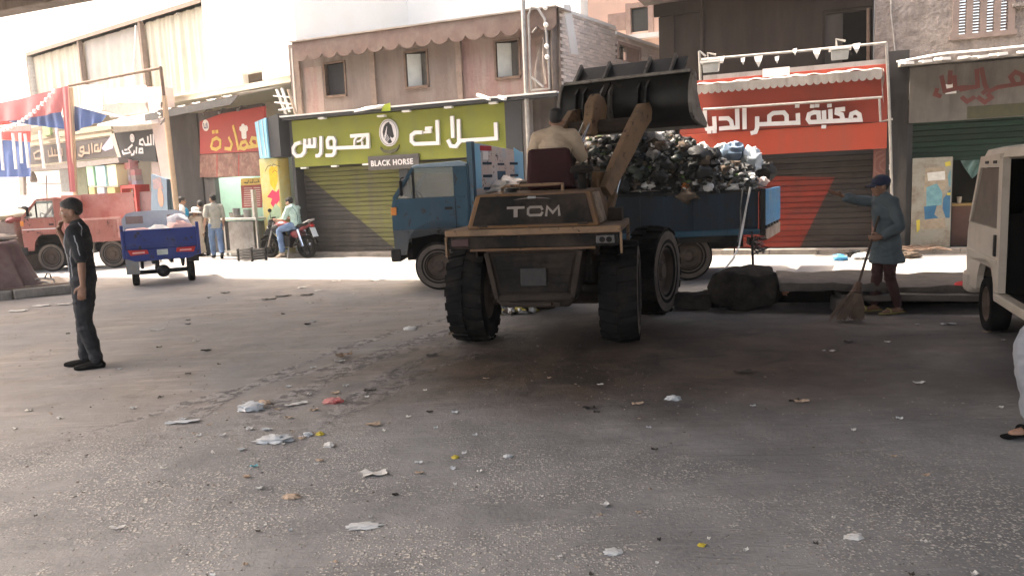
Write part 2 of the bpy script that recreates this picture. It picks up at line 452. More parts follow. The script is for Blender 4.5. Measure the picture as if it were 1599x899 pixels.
# pavement and its kerb along the shop fronts
g = MB()
x = -0.4
while x < 26:
    ln = rnd.uniform(0.75, 1.05); dz = rnd.uniform(-0.012, 0.012); dy = rnd.uniform(-0.02, 0.02)
    g.hexa([(x+.006, -0.46+dy, -.1), (x+ln-.006, -0.46-dy, -.1), (x+ln-.006, -0.28, -.1), (x+.006, -0.28, -.1),
            (x+.006, -0.45+dy, 0.10+dz), (x+ln-.006, -0.45-dy, 0.10-dz), (x+ln-.006, -0.28, 0.10), (x+.006, -0.28, 0.10)])
    x += ln
kerb = MB(); structure('pavement', MB().box(-0.4, 26, -0.28, 14, -.1, 0.088), M('pavement_cement', (0.40, 0.38, 0.35), (0.29, 0.27, 0.245), 0.85, sc=3, bump=0.4, dirt=(0.14, 0.12, 0.10), damt=0.35), FM)
structure('kerb', g, m_conc, FM)

# ================================================================== OVERPASS that shades the crossing
m_soffit = M('bridge_concrete', (0.20, 0.175, 0.155), (0.13, 0.115, 0.10), 0.9, sc=0.8, bump=0.4, bsc=9, dirt=(0.09, 0.075, 0.06), damt=0.4)
EDGE = -4.75
ez = FM.pt(90, 12.5, EDGE)[1]
br = thing('overpass', 'dark concrete overpass whose edge crosses the top left corner', 'bridge', FM, (5, EDGE-6, 0))
def skew(v):            # unseen left end slanted to let in light; v is behind the edge
    return -10.0 if v < 2.0 else -10.0+(v-2.0)*SKEW
SKEW, BACK = 1.7, 17.5  # slant and depth chosen for the light under the deck
part(br, 'deck', MB().xy([(-10, EDGE-.45), (-10, EDGE-2), (skew(BACK), EDGE-BACK), (34, EDGE-BACK), (34, EDGE-.45)], ez+0.25, ez+1.1), m_soffit)
part(br, 'edge_beam', MB().box(-10.0, 34, EDGE-0.447, EDGE, ez, ez+1.5), m_soffit, bevel=0.03)
for yy in (2.6, 5.4, 8.2, 11.0, 13.8, 16.6):
    part(br, 'girder', MB().box(skew(yy)+.4, 34, EDGE-yy-0.3, EDGE-yy+0.3, ez-0.35, ez+0.247), m_soffit)
part(br, 'pier', MB().box(28.4, 29.6, EDGE-8.5, EDGE-3, 0, ez-0.353), m_soffit, bevel=0.05)
part(br, 'pier', MB().box(-9.6, -8.6, EDGE-3.2, EDGE-2.1, 0, ez-0.353), m_soffit, bevel=0.05)

# ================================================================== BROKEN MEDIAN with the hollow under it
MF = Frame(G(1100, 486), R(-17.5))
def rough_block(x0, x1, y0, y1, z0, z1, amp, nx=14, ny=8, nz=6, seed=0.0, rnd_=0.25):
    """a broken lump: a subdivided box pushed about by noise"""
    bm = bmesh.new(); bmesh.ops.create_cube(bm, size=1.0)
    bmesh.ops.subdivide_edges(bm, edges=bm.edges, cuts=9, use_grid_fill=True)
    mb = MB(); vs = []
    for v in bm.verts:
        c = v.co; q = Vector((c.x*2, c.y*2, c.z*2))
        sph = q.normalized()
        q = q.lerp(sph*1.15, rnd_)
        p = Vector((x0+(q.x*.5+.5)*(x1-x0), y0+(q.y*.5+.5)*(y1-y0), z0+(q.z*.5+.5)*(z1-z0)))
        p += (mnoise.noise_vector(p*3.1+Vector((seed, 0, 0)))*amp + mnoise.noise_vector(p*9+Vector((0, seed, 0)))*amp*0.4)
        p.z = max(p.z, z0)
        vs.append(p)
    bm.verts.index_update()
    mb.add(vs, [tuple(v.index for v in f.verts) for f in bm.faces]); bm.free()
    return mb
m_tar = M('tar_lump', (0.050, 0.041, 0.034), (0.012, 0.011, 0.010), 0.95, sc=5, bump=0.9, bsc=18, spec=.1)
m_slab = M('broken_paving', (0.135, 0.112, 0.096), (0.065, 0.055, 0.048), 0.95, sc=3, bump=0.8, bsc=14, dirt=(0.055, 0.048, 0.042), damt=0.45)
xa, za = MF.pt(1104, 428); xb, zb = MF.pt(1218, 440)
solo('tarmac_lump', 'big rounded black lump of old tarmac beside the loader front wheel', 'rubble', rough_block(xa+.02, xb, 0.02, 0.75, 0, za+.015, 0.075, seed=1.3, rnd_=0.62), m_tar, MF, (xa+.4, .4, 0), smooth=50)
def slab(name, label, px0, px1, pytop, th, y0, y1, seed, amp=0.03, zover=None):
    a, z1 = MF.pt(px0, pytop, y0); b_, _ = MF.pt(px1, pytop, y0)
    if zover: z1 = zover
    mb = rough_block(a, b_, y0, y1, z1-th, z1, amp, seed=seed, rnd_=0.06)
    return solo(name, label, 'paving slab', mb, m_slab, MF, ((a+b_)/2, (y0+y1)/2, 0), smooth=45), z1
_, z2 = slab('paving_slab', 'dark broken slab tilting over the hollow between tarmac lump and sweeper', 1216, 1388, 443, 0.10, 0.05, 1.35, 4.4)
slab('paving_slab', 'upper grey paving slab behind the sweeper legs running to the van', 1375, 1640, 447, 0.09, 0.18, 1.5, 7.7)
slab('paving_slab', 'lower cracked ledge of the median just behind the sweeper feet', 1312, 1640, 461, 0.07, 0.02, 0.9, 9.2, 0.02)
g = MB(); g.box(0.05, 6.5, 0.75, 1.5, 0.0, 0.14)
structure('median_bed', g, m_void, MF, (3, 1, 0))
lx, lz = MF.pt(1062, 470)
solo('rubble_chunk', 'low dark chunk of rubble between loader tyre and tarmac lump', 'rubble', rough_block(lx-.12, xa+.06, 0.06, 0.5, 0, 0.2, 0.05, seed=11.0, rnd_=0.45), m_tar, MF, (lx, .3, 0), smooth=50)
lx, lz = MF.pt(1350, 470)
solo('rubble_chunk', 'small grey rubble chunk behind the broom head', 'rubble', rough_block(lx-.34, lx+.0, 0.0, 0.5, 0, 0.16, 0.05, seed=15.0, rnd_=0.4), m_slab, MF, (lx, .3, 0), smooth=50)

# ================================================================== TRAFFIC ISLAND at the left
pl = G(0, 470); pr = G(117, 458)
IF = Frame(pl, math.atan2(pr.y-pl.y, pr.x-pl.x)); il = (pr-pl).length
g = MB(); x = -6.0
isl = thing('traffic_island', 'low dusty kerbed island under the covered cart at the left edge', 'traffic island', IF, (-2, 1.2, 0))
me_k = to_mesh('kerb_stone', MB().box(-0.48, 0.48, -0.1, 0.1, 0, 0.17), m_conc)
x = il-0.49
while x > -5.5:
    k = piece(isl, 'kerb_stone', me_k, (x, 0.1+rnd.uniform(-.015, .015), rnd.uniform(-.012, .006)), (0, 0, rnd.uniform(-.02, .02))); bev(k, 0.02)
    x -= 0.985
part(isl, 'island_top', MB().box(-5.6, il-0.02, 0.215, 2.6, 0, 0.15), M('island_dust', (0.33, 0.27, 0.21), (0.24, 0.19, 0.15), 0.95, sc=4, bump=0.5))

# loose stones worn out of the road surface
def grit(n, fn, smin, smax):
    mb = MB()
    for i in range(n):
        x, y = fn(); s = rnd.uniform(smin, smax); a = rnd.uniform(0, 6.28); k = rnd.uniform(.6, 1.5)
        c, d = math.cos(a)*s, math.sin(a)*s; h = s*rnd.uniform(.35, .8)
        mb.mi = rnd.choice((0, 0, 1, 2))
        mb.add([(x+c*k, y+d*k, 0.001), (x-d, y+c, 0.001), (x-c*k, y-d*k, 0.001), (x+d, y-c, 0.001), (x+c*.25, y+d*.25, h), (x-c*.3, y-d*.3, h*.9)],
               [(0, 1, 4), (1, 2, 5, 4), (2, 3, 5), (3, 0, 4, 5)])
    return mb
def near_pt():
    while True:
        x = rnd.uniform(-3.4, 3.4); y = 2.6+abs(rnd.gauss(0, 1.5))
        k = mnoise.noise(Vector((x*.8, y*.8, 3)))
        if rnd.random() < 0.45+k*1.2: return x, y
m_g1 = M('chip_pale', (0.36, 0.33, 0.29), None, 0.9); m_g2 = M('chip_tan', (0.28, 0.22, 0.17), None, 0.9); m_g3 = M('chip_dark', (0.11, 0.10, 0.095), None, 0.9)
solo('road_chippings', 'pale stone chippings loose on the worn asphalt in the foreground', 'gravel', grit(3600, near_pt, .003, .0075), [m_g1, m_g2, m_g3], WORLD, kind='stuff')
def mid_pt():
    while True:
        x = rnd.uniform(-9, 6.5); y = rnd.uniform(4, 13)
        if rnd.random() < 0.35+0.9*mnoise.noise(Vector((x*.5, y*.5, 9))) + (0.35 if -2.6 < x < 0.6 else 0): return x, y
m_g4 = M('crumb_mud', (0.12, 0.095, 0.075), None, 0.95)
solo('dirt_crumbs', 'dark crumbs of mud and grit scattered across the crossing', 'dirt', grit(1100, mid_pt, .005, .013), [m_g4, m_g2, m_g3], WORLD, kind='stuff')
# ================================================================== BUILDINGS
def wall_holes(mb, x0, x1, z0, z1, y0, y1, holes):
    xs = sorted(set([x0, x1]+[h[0] for h in holes]+[h[1] for h in holes])); zs = sorted(set([z0, z1]+[h[2] for h in holes]+[h[3] for h in holes]))
    xs = [x for x in xs if x0 <= x <= x1]; zs = [z for z in zs if z0 <= z <= z1]
    for j in range(len(zs)-1):
        run = None
        for i in range(len(xs)):
            inside = True
            if i < len(xs)-1:
                cx = (xs[i]+xs[i+1])/2; cz = (zs[j]+zs[j+1])/2
                inside = any(h[0] < cx < h[1] and h[2] < cz < h[3] for h in holes)
            if not inside and run is None: run = xs[i]
            if inside and run is not None: mb.box(run, xs[i], y0, y1, zs[j], zs[j+1]); run = None
    return mb
def hole(fr, y, px0, py0, px1, py1):
    a, z1 = fr.pt(px0, py0, y); b, z0 = fr.pt(px1, py1, y)
    return (a, b, z0, z1)
def scallops(x0, x1, z0, z1, depth, n, y0, th, slope=0.0):
    """a hanging valance with n scallops; z1 = top, z0 = where the arcs start, `depth` = how far they hang"""
    poly = [(x0, z1), (x1, z1)]; w_ = (x1-x0)/n
    for i in range(n-1, -1, -1):
        for k in range(8):
            t = 1-k/7
            poly.append((x0+(i+t)*w_, z0-depth*math.sin(math.pi*t)**0.6))
    return MB().xz(poly, y0, y0+th)
def shutter(parent, x0, x1, z0, z1, y, pitch, mats, ux=None):
    """interlocking slats, each a part; ux(z) -> x where the paint changes (material 0 left, 1 right)"""
    n = int((z1-z0)/pitch)
    for i in range(n):
        a = z0+i*pitch; mb = MB(); k = rnd.uniform(-.007, .007)
        prof = [(a+.003, 0), (a+.2*pitch, -.016+k), (a+.8*pitch, -.016+k), (a+pitch-.006, 0)]
        segs = [(x0, x1, 0, lambda z: x0, lambda z: x1)]
        if ux: segs = [(0, 0, 0, lambda z: x0, lambda z: min(max(ux(z), x0+.01), x1-.01)), (0, 0, 1, lambda z: min(max(ux(z), x0+.01), x1-.01), lambda z: x1)]
        for sgm in segs:
            mb.mi = sgm[2]; l, r = sgm[3], sgm[4]
            vs = []
            for (z, yy) in prof: vs += [(l(z), y+yy, z), (r(z), y+yy, z), (r(z), y+.012, z), (l(z), y+.012, z)]
            fs = [(4*q, 4*q+1, 4*q+5, 4*q+4) for q in range(3)] + [(4*q+2, 4*q+3, 4*q+7, 4*q+6) for q in range(3)] + [(0, 3, 2, 1), (12, 13, 14, 15), (0, 4, 7, 3), (4, 8, 11, 7), (8, 12, 15, 11), (1, 2, 6, 5), (5, 6, 10, 9), (9, 10, 14, 13)]
            mb.add(vs, fs)
        part(parent, 'slat', mb, mats)

# ---------------- brown upper storey with the scalloped valance
m_brown = M('brown_plaster', (0.200, 0.150, 0.125), (0.145, 0.108, 0.092), 0.9, sc=1.3, bump=0.5, bsc=14, dirt=(0.235, 0.20, 0.17), dsc=1.3, damt=0.55)
m_pinkw = M('flaking_pink_paint', (0.27, 0.165, 0.145), (0.20, 0.125, 0.11), 0.9, sc=2.4, bump=0.5, bsc=14, dirt=(0.29, 0.24, 0.20), dsc=1.6, damt=0.6)
m_fasc = M('valance_tin', (0.215, 0.145, 0.115), (0.15, 0.10, 0.08), 0.85, sc=3, bump=0.25, dirt=(0.24, 0.19, 0.15), damt=0.4)
YB = 0.12
bu0, _ = FM.pt(463, 150, YB); bu1, _ = FM.pt(872, 100, YB)
bz0 = FM.pt(463, 192, YB)[1]; bz1 = FM.pt(640, 45, YB)[1]
bb = thing('brown_house', 'brown plastered upper storey with scalloped eaves and open shutters above the lime green shop', 'building', FM, ((bu0+bu1)/2, 1.5, 0))
hs = [hole(FM, YB, 507, 101, 540, 147), hole(FM, YB, 633, 84, 668, 133), hole(FM, YB, 774, 67, 811, 118)]
usplit = FM.pt(718, 90, YB)[0]
part(bb, 'wall', wall_holes(MB(), bu0, usplit, 0.1, bz1, YB, YB+0.22, hs), m_brown)
part(bb, 'wall', wall_holes(MB(), usplit, bu1, 0.1, bz1, YB, YB+0.22, hs), m_pinkw, label='flaking pinkish part of the wall')
part(bb, 'inner_wall', MB().box(bu0, bu1, 1.6, 1.7, 0.1, bz1), m_void)
part(bb, 'side_wall', MB().box(bu0-.15, bu0, YB, 6, 0.1, bz1), m_brown)
u1_, z1_ = FM.pt(520, 170, YB-.004)
part(bb, 'bare_patch', MB().box(FM.pt(478, 150, YB)[0], FM.pt(506, 150, YB)[0], YB-.012, YB-.001, bz0, FM.pt(490, 105, YB)[1]), m_pinkw)
for k, h in enumerate(hs):
    f = MB(); t = 0.05
    f.box(h[0]-t, h[0], YB-.03, YB+.2, h[2]-t, h[3]+t).box(h[1], h[1]+t, YB-.03, YB+.2, h[2]-t, h[3]+t).box(h[0], h[1], YB-.025, YB+.2, h[3], h[3]+t).box(h[0]-.04, h[1]+.04, YB-.06, YB+.2, h[2]-t-.012, h[2]-.001)
    wf = part(bb, 'window', f, m_wood)
    if k == 0:
        part(wf, 'pane', MB().box(h[0], h[1], YB+.12, YB+.13, h[2], h[3]), M('black_board', (0.028, 0.03, 0.034), None, 0.7))
    else:
        wd = h[1]-h[0]
        part(wf, 'shutter', MB().hexa([(h[0]+.01, YB+.04, h[2]+.01), (h[0]+wd*.52, YB+.22, h[2]+.01), (h[0]+wd*.52, YB+.245, h[2]+.01), (h[0]+.01, YB+.065, h[2]+.01), (h[0]+.01, YB+.04, h[3]-.01), (h[0]+wd*.52, YB+.22, h[3]-.01), (h[0]+wd*.52, YB+.245, h[3]-.01), (h[0]+.01, YB+.065, h[3]-.01)]), M('pale_shutter', (0.62, 0.64, 0.60), (0.52, 0.55, 0.52), 0.6))
        part(wf, 'pane', MB().box(h[0]+wd*.52, h[1], YB+.25, YB+.26, h[2], h[3]), M('grey_curtain', (0.13, 0.125, 0.115), (0.08, 0.078, 0.07), 0.9, sc=5))
for px in (466, 583, 718):
    a, _ = FM.pt(px, 120, YB-.05)
    part(bb, 'post', MB().box(a-.07, a+.07, YB-.09, YB-.003, bz0-.05, bz1-.3), M('post_wood', (0.27, 0.20, 0.155), (0.19, 0.14, 0.11), 0.8, sc=7))
YF = -0.30
fu0, fz1 = FM.pt(456, 69, YF); fu1, fz2 = FM.pt(868, 9, YF); zt = (fz1+fz2)/2
part(bb, 'valance', scallops(fu0, fu1, zt-.36, zt, 0.13, 16, YF, 0.02), m_fasc)
part(bb, 'roof_sheet', MB().hexa([(fu0-.05, YF-.05, zt+.003), (fu1, YF-.05, zt+.003), (fu1, 5, zt+.32), (fu0-.05, 5, zt+.32), (fu0-.05, YF-.05, zt+.035), (fu1, YF-.05, zt+.035), (fu1, 5, zt+.36), (fu0-.05, 5, zt+.36)]), M('roof_tin', (0.42, 0.37, 0.31), (0.30, 0.25, 0.2), 0.7, sc=4))
part(bb, 'gable', MB().hexa([(bu0-.10, YB-.02, bz0+.1), (bu0-.02, YB-.02, bz0+.1), (bu0-.02, 0.9, bz0+.1), (bu0-.75, 0.9, bz0+.1), (bu0-.05, YB-.02, bz1-.1), (bu0-.02, YB-.02, bz1-.1), (bu0-.02, 0.9, bz1-.15), (bu0-.1, 0.9, bz1-.15)]), M('pale_plaster', (0.62, 0.58, 0.52), (0.5, 0.46, 0.41), 0.9))

# ---------------- tall white block behind the brown house
WF2 = Frame(FM.w(bu0-1.0, 5.2), STREET-R(14))
wb2 = thing('white_block', 'tall whitewashed block rising behind the brown house roof', 'building', WF2, (4.5, 1, 0))
part(wb2, 'wall', MB().box(-1.5, 8.3, 0, .4, 0, 17), M('block_whitewash', (0.86, 0.84, 0.80), (0.80, 0.78, 0.73), 0.9, sc=.7))
for k, (xx, zz) in enumerate(((1.6, 6.9), (3.9, 7.3), (6.3, 7.0))): part(wb2, 'hook', MB().box(xx-.12, xx+.12, -.08, -.002, zz-.04, zz+.04), m_white)
# ---------------- lime green shop
m_lime = M('lime_signboard', (0.220, 0.238, 0.020), (0.195, 0.21, 0.02), 0.45, sc=0.7, dirt=(0.17, 0.185, 0.04), dsc=0.9, damt=0.3)
m_char = M('charcoal_panel', (0.045, 0.047, 0.052), (0.034, 0.035, 0.038), 0.55, sc=3)
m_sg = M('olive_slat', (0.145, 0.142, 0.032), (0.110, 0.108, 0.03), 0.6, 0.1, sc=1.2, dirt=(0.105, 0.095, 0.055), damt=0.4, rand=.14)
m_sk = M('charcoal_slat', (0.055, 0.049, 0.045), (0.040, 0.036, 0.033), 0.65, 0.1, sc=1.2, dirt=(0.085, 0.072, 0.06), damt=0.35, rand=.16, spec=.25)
YS, YC = -0.30, -0.52
su0, sz1 = FM.pt(455, 190, YS); su1, sz0 = FM.pt(792, 236, YS); sz1 = (sz1+FM.pt(790, 158, YS)[1])/2; sz0 = (FM.pt(457, 267, YS)[1]+sz0)/2
cu0 = FM.pt(440, 183, YC)[0]; cu1 = FM.pt(869, 145, YC)[0]; cz = (FM.pt(440, 183, YC)[1]+FM.pt(790, 150, YC)[1])/2
gs = thing('green_shop', 'shuttered shop with long lime green sign and olive roller shutter behind the motorbike', 'shop', FM, ((su0+su1)/2, 0, 0.1))
part(gs, 'signboard', MB().box(su0, su1, YS, YS+.12, sz0, sz1), m_lime, bevel=0.01)
part(gs, 'canopy', MB().box(cu0, cu1, YC, YB-.003, sz1+.01, cz-.02), m_char)
part(gs, 'lit_canopy_edge', MB().box(cu0-.05, cu1, YC-.03, YB-.004, cz-.017, cz+.02), m_white)  # white strip stands in for the sunlit top edge
part(gs, 'side_panel', MB().box(cu0+.02, su0-.004, YS+.02, 0.11, 0.1, sz1+.007), m_char)
part(gs, 'side_panel', MB().box(su1+.004, su1+.42, YS-.06, 0.11, 0.1, sz1+.007), m_char)
part(gs, 'side_panel', MB().box(su1+.424, su1+.62, YS-.03, 0.11, 0.1, sz1+.007), M('grey_plaster', (0.32, 0.30, 0.285), (0.24, 0.225, 0.21), 0.85, dirt=(0.15, 0.13, 0.12)), label='grey plastered strip at the right end of the shop front')
part(gs, 'soffit', MB().box(su0, su1, YS+.123, 0.1, sz0+.01, sz0+.05), m_char)
z_sh = 0.11
ga, gz = FM.pt(476, 272, 0.03); gb, gz2 = FM.pt(622, 393, 0.03)
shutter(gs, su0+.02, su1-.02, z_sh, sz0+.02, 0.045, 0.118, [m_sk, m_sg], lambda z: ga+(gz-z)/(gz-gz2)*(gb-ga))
part(gs, 'backing', MB().box(su0-.02, su1+.02, 0.062, 0.1, 0.089, sz0), m_char)
part(gs, 'threshold', MB().box(su0, su1, -0.10, 0.05, 0.0885, 0.108), m_conc)
for zx, zy in ((262, 103), (652, 89), (815, 57), (1093, 31), (1388, 3)):
    a, z = FM.pt(440+zx/4.208, 160+zy/4.208, YC+.05)
    part(gs, 'spotlight', MB().box(a-.10, a+.10, YC+.02, YC+.14, z-.025, z+.02), m_white)
for zx, zy in ((150, 459), (350, 448), (556, 436)):
    a, z = FM.pt(440+zx/4.208, 160+zy/4.208, YS-.02)
    part(gs, 'spotlight', MB().box(a-.09, a+.09, YS-.06, YS+.05, sz0-.05, sz0-.008), m_white)
def zs(pts, y): return [FM.pt(440+a/4.208, 160+b/4.208, y) for a, b in pts]
YL = YS-.006
lt = MB(); wd = 0.088; d0 = 0.07
for i, pl_ in enumerate([
    [(128, 266), (100, 274), (84, 300), (86, 332), (106, 354), (138, 350), (158, 326), (160, 248)], [(164, 290), (224, 290), (224, 240)], [(192, 284), (192, 246)],
    [(266, 230), (266, 330), (254, 350), (238, 351)],
    [(312, 296), (308, 252), (318, 234), (346, 234), (355, 250), (355, 332), (342, 348), (304, 349)], [(348, 298), (316, 298)], [(361, 300), (575, 292), (572, 214), (466, 222)], [(500, 228), (486, 250), (486, 286)], [(545, 222), (530, 250), (505, 258)], [(536, 262), (538, 287)],
    [(1028, 126), (1034, 268), (880, 274), (860, 256), (860, 216), (884, 198), (924, 198)], [(990, 166), (956, 168), (955, 181), (984, 182), (984, 195), (944, 198)],
    [(1412, 142), (1416, 238), (1182, 252)], [(1168, 120), (1172, 262), (1152, 290), (1118, 287), (1102, 254)], [(1126, 100), (1132, 226)]]):
    if i == 10: part(gs, 'sign_lettering', lt, m_letter); lt = MB()
    lt.stroke(zs(pl_, YL), wd*(0.55 if i == 11 else 0.5 if i in (7, 8, 9) else 1), YL-.0004*i, d0)
part(gs, 'sign_lettering', lt, m_letter)
lt2 = MB()      # brown shadow rim round each letter
# emblem: white oval, black horse head, ribbon
ex, ez_ = FM.pt(440+708/4.208, 160+200/4.208, YL); rx, rz = 0.27, 0.335
em = part(gs, 'emblem', MB().xz([(ex+rx*math.cos(a*math.pi/18), ez_+rz*math.sin(a*math.pi/18)) for a in range(36)], YL-.05, YL), m_letter)
m_ink = M('black_ink', (0.02, 0.022, 0.028), None, 0.5)
part(em, 'rim', MB().stroke([(ex+(rx-.03)*math.cos(a*math.pi/18), ez_+(rz-.03)*math.sin(a*math.pi/18)) for a in range(36)], 0.018, YL-.051, 0.006, True), M('rim_grey', (0.35, 0.33, 0.33), None, 0.5))
hd = [(-.02, .25), (.04, .27), (.05, .23), (.11, .18), (.13, .08), (.15, -.02), (.17, -.10), (.12, -.14), (.06, -.11), (.04, -.06), (.05, -.16), (.10, -.24), (.03, -.27), (-.02, -.26), (-.10, -.2), (-.16, -.1), (-.18, .03), (-.14, .15), (-.08, .22)]
part(em, 'horse_head', MB().xz([(ex+a*.92, ez_+b*.98) for a, b in hd], YL-.058, YL-.0505), m_ink)
mn = MB()
for k in range(5):
    t = k/4
    mn.stroke([(ex-.03-.02*k+.0, ez_+.15-.05*k), (ex-.06-.015*k, ez_-.02-.05*k), (ex+.02-.02*k, ez_-.16-.025*k)], 0.012, YL-.0585-.0002*k, 0.004)
part(em, 'mane', mn, m_letter)
part(em, 'ribbon', MB().xz([(ex-.27, ez_-.33), (ex-.2, ez_-.40), (ex, ez_-.43), (ex+.2, ez_-.39), (ex+.27, ez_-.31), (ex+.26, ez_-.38), (ex+.17, ez_-.47), (ex, ez_-.51), (ex-.18, ez_-.48), (ex-.27, ez_-.40)], YL-.04, YL), M('ribbon_olive', (0.10, 0.095, 0.05), None, 0.5))
# BLACK HORSE plaque
pa, pz1 = FM.pt(440+568/4.208, 160+366/4.208, YS-.05); pb, pz0 = FM.pt(440+905/4.208, 160+424/4.208, YS-.05); pz1 = (pz1+FM.pt(655, 241, YS-.05)[1])/2
pq = part(gs, 'plaque', MB().box(pa, pb, YS-.07, YS-.003, pz0-.02, pz1+.03), M('plaque_grey', (0.10, 0.09, 0.085), None, 0.5), bevel=0.006)
tb = MB(); w0 = text_mesh(tb, 'BLACK HORSE', (pa+.10, pz0+.075), 0.145, YS-.0705, 0.012, bold=0.025, spacing=1.12); stretch(tb, 0, pa+.09, pb-.16)
part(pq, 'plaque_lettering', tb, m_letter)
va, vz1 = FM.pt(621, 264, YS); vb, vz0 = FM.pt(641, 372, YS)
vp = part(gs, 'upright_sign', MB().box(va, vb, YS+.06, YS+.1, vz0, sz0-.005), m_char)
tb = MB(); text_mesh(tb, 'BLACK', (vb-.06, vz0+.35), 0.17, YS+.059, 0.008, bold=0.02, spacing=1.25, rot=math.pi/2)
part(vp, 'upright_lettering', tb, M('grey_letter', (0.34, 0.31, 0.30), None, 0.5))
# things lying on the canopy edge
a, z = FM.pt(569, 174, YC-.03); b_, _ = FM.pt(603, 168, YC-.03)
solo('flood_lamp', 'white flood lamp with a lime end hanging on the canopy edge above the emblem', 'lamp', MB().hexa([(a-.14, YC-.28, cz-.09), (b_-.14, YC-.28, cz-.04), (b_, YC-.04, cz+.03), (a+.05, YC-.04, cz-.01), (a-.14, YC-.28, cz-.05), (b_-.14, YC-.28, cz), (b_, YC-.04, cz+.07), (a+.05, YC-.04, cz+.05)]), m_white, FM, (a, YC-.1, cz))
solo('tin_offcut', 'lime green sheet offcut standing on the canopy beside the white lamp', 'sign piece', MB().hexa([(b_-.10, YC-.10, cz-.10), (b_+.13, YC-.06, cz-.10), (b_+.13, YC-.04, cz-.10), (b_-.10, YC-.08, cz-.10), (b_-.04, YC-.10, cz+.05), (b_+.13, YC-.06, cz+.09), (b_+.13, YC-.04, cz+.09), (b_-.04, YC-.08, cz+.05)]), M('lime_gloss', (0.42, 0.52, 0.04), None, 0.4), FM, (b_, YC, cz))
for (x0, y0, x1, y1, lab) in ((745, 148, 766, 155, 'longer white lamp bar tilted on the canopy near its right end'), (779, 151, 790, 155, 'stubby white lamp bar at the right end of the green sign canopy')):
    a, z = FM.pt(x0, y0, YC-.1); b_, z2 = FM.pt(x1, y1, YC-.1)
    solo('lamp_bar', lab, 'lamp', MB().beam((a, YC-.08, z), (b_, YC-.14, z2), 0.10, 0.07), m_white, FM, (a, YC, z))

# ---------------- steel sign frame with torn cloth beside the brown house
su, szb = FM.pt(822, 146, -0.45); _, szt = FM.pt(822, -20, -0.45); sr, _ = FM.pt(858, 140, -0.45)
sf = thing('hoarding', 'empty steel hoarding frame with bulbs and torn cloth at the corner of the brown house', 'hoarding', FM, (su, -.45, szb))
part(sf, 'post', MB().tube([(su, -.45, 0.0), (su, -.45, szt)], 0.055, 8), m_steel)
lp = [(su+.12, szb+.06), (su+.12, szt-.62), (su+.2, szt-.45), (sr-.2, szt-.5), (sr-.05, szt-.75), (sr, szb+.8), (sr, szb+.06)]
part(sf, 'rim', MB().tube([(x, -.45, z) for x, z in lp]+[(su+.12, -.45, szb+.06)], 0.03, 6), m_steel)
part(sf, 'brace', MB().tube([(su+.14, -.45, szb+.35), (su+.42, -.45, szb+.1)], 0.03, 6).tube([(su+.2, -.45, szt-1.0), (sr-.25, -.45, szt-.9)], 0.02, 6), m_steel)
m_cloth = M('torn_cloth', (0.40, 0.34, 0.29), (0.26, 0.21, 0.18), 0.95, sc=3)
part(sf, 'torn_cloth', MB().surf(lambda s, t: (sr-.06-(1-t)*.0-.55*s*t*(1-.3*t), -.42+.05*math.sin(9*s+5*t), szt-.9-1.25*t-.1*s), 8, 12), m_cloth, smooth=60)
for zf in (0.32, 0.42, 0.62, 0.78):
    part(sf, 'bulb', MB().ell((sr-.01, -.50, szb+(szt-szb)*zf), .055, .055, .055), m_white, smooth=80)
cu_, _ = FM.pt(872, 80, -0.2)
solo('hanging_cloth', 'long dusty brown cloth hanging down the corner between house and brick wall', 'cloth', MB().surf(lambda s, t: (cu_-.30+.34*s, -.12+.06*math.sin(11*s)+.02*math.sin(7*t), szt-.45-(szt-szb-.5)*t), 14, 8), M('dusty_cloth', (0.27, 0.22, 0.19), (0.18, 0.145, 0.12), 0.95, sc=3), FM, (cu_, -.1, szb), smooth=60)
solo('wall_post', 'dark boarded corner post between the green shop and the loader driver', 'wall', MB().box(FM.pt(826, 200, -.1)[0], FM.pt(868, 200, -.1)[0], -.14, .11, .089, cz-.03), M('dark_boards', (0.10, 0.078, 0.066), (0.06, 0.047, 0.04), 0.85, sc=4, dirt=(0.16, 0.13, 0.11)), FM, (cu1-.3, 0, 0.1))
_px = FM.pt(823, 200, -.5)[0]
solo('rusty_pipe', 'thin rusty upright pipe between grey strip and dark boards', 'pipe', MB().tube([(_px, -.36, 0.09), (_px, -.36, cz-.03)], 0.025, 6), M('rust', (0.26, 0.13, 0.07), (0.17, 0.08, 0.05), 0.8), FM, (_px, -.36, 0.1))

# ---------------- brick side wall of the alley
BF = Frame(FM.w(bu1+.02, 0.35), R(57))
bl = BF.pt(1034, 90, 0)[0]; m_brick = M('sandy_brick', (0.78, 0.69, 0.62), (0.66, 0.57, 0.50), 0.9, sc=9, bump=0.5, rand=0.16)
m_mort = M('brick_joint', (0.30, 0.25, 0.215), None, 0.95)
bt0 = BF.pt(882, 16, 0)[1]; bt1 = BF.pt(965, 45, 0)[1]; bt2 = BF.pt(1010, 66, 0)[1]
bk = thing('brick_house', 'pale sandy brick side wall of the alley behind the raised bucket', 'building', BF, (bl/2, .1, 0))
wh = hole(BF, 0, 966, 70, 999, 100); xs1 = BF.pt(962, 45, 0)[0]
def brick_top(x): return bt0 if x < xs1 else min(bt0, bt1-.12)
part(bk, 'wall', wall_holes(MB(), 0, xs1, 0, bt0-.05, 0.03, 0.4, [wh]), m_mort)
part(bk, 'wall', wall_holes(MB(), xs1, bl+1.5, 0, min(bt0, bt1)-.18, 0.03, 0.4, [wh]), m_mort)
me_b = to_mesh('brick', MB().box(-.118, .118, 0, .045, -.032, .032), m_brick)
cells = []; zz = 2.6; row = 0
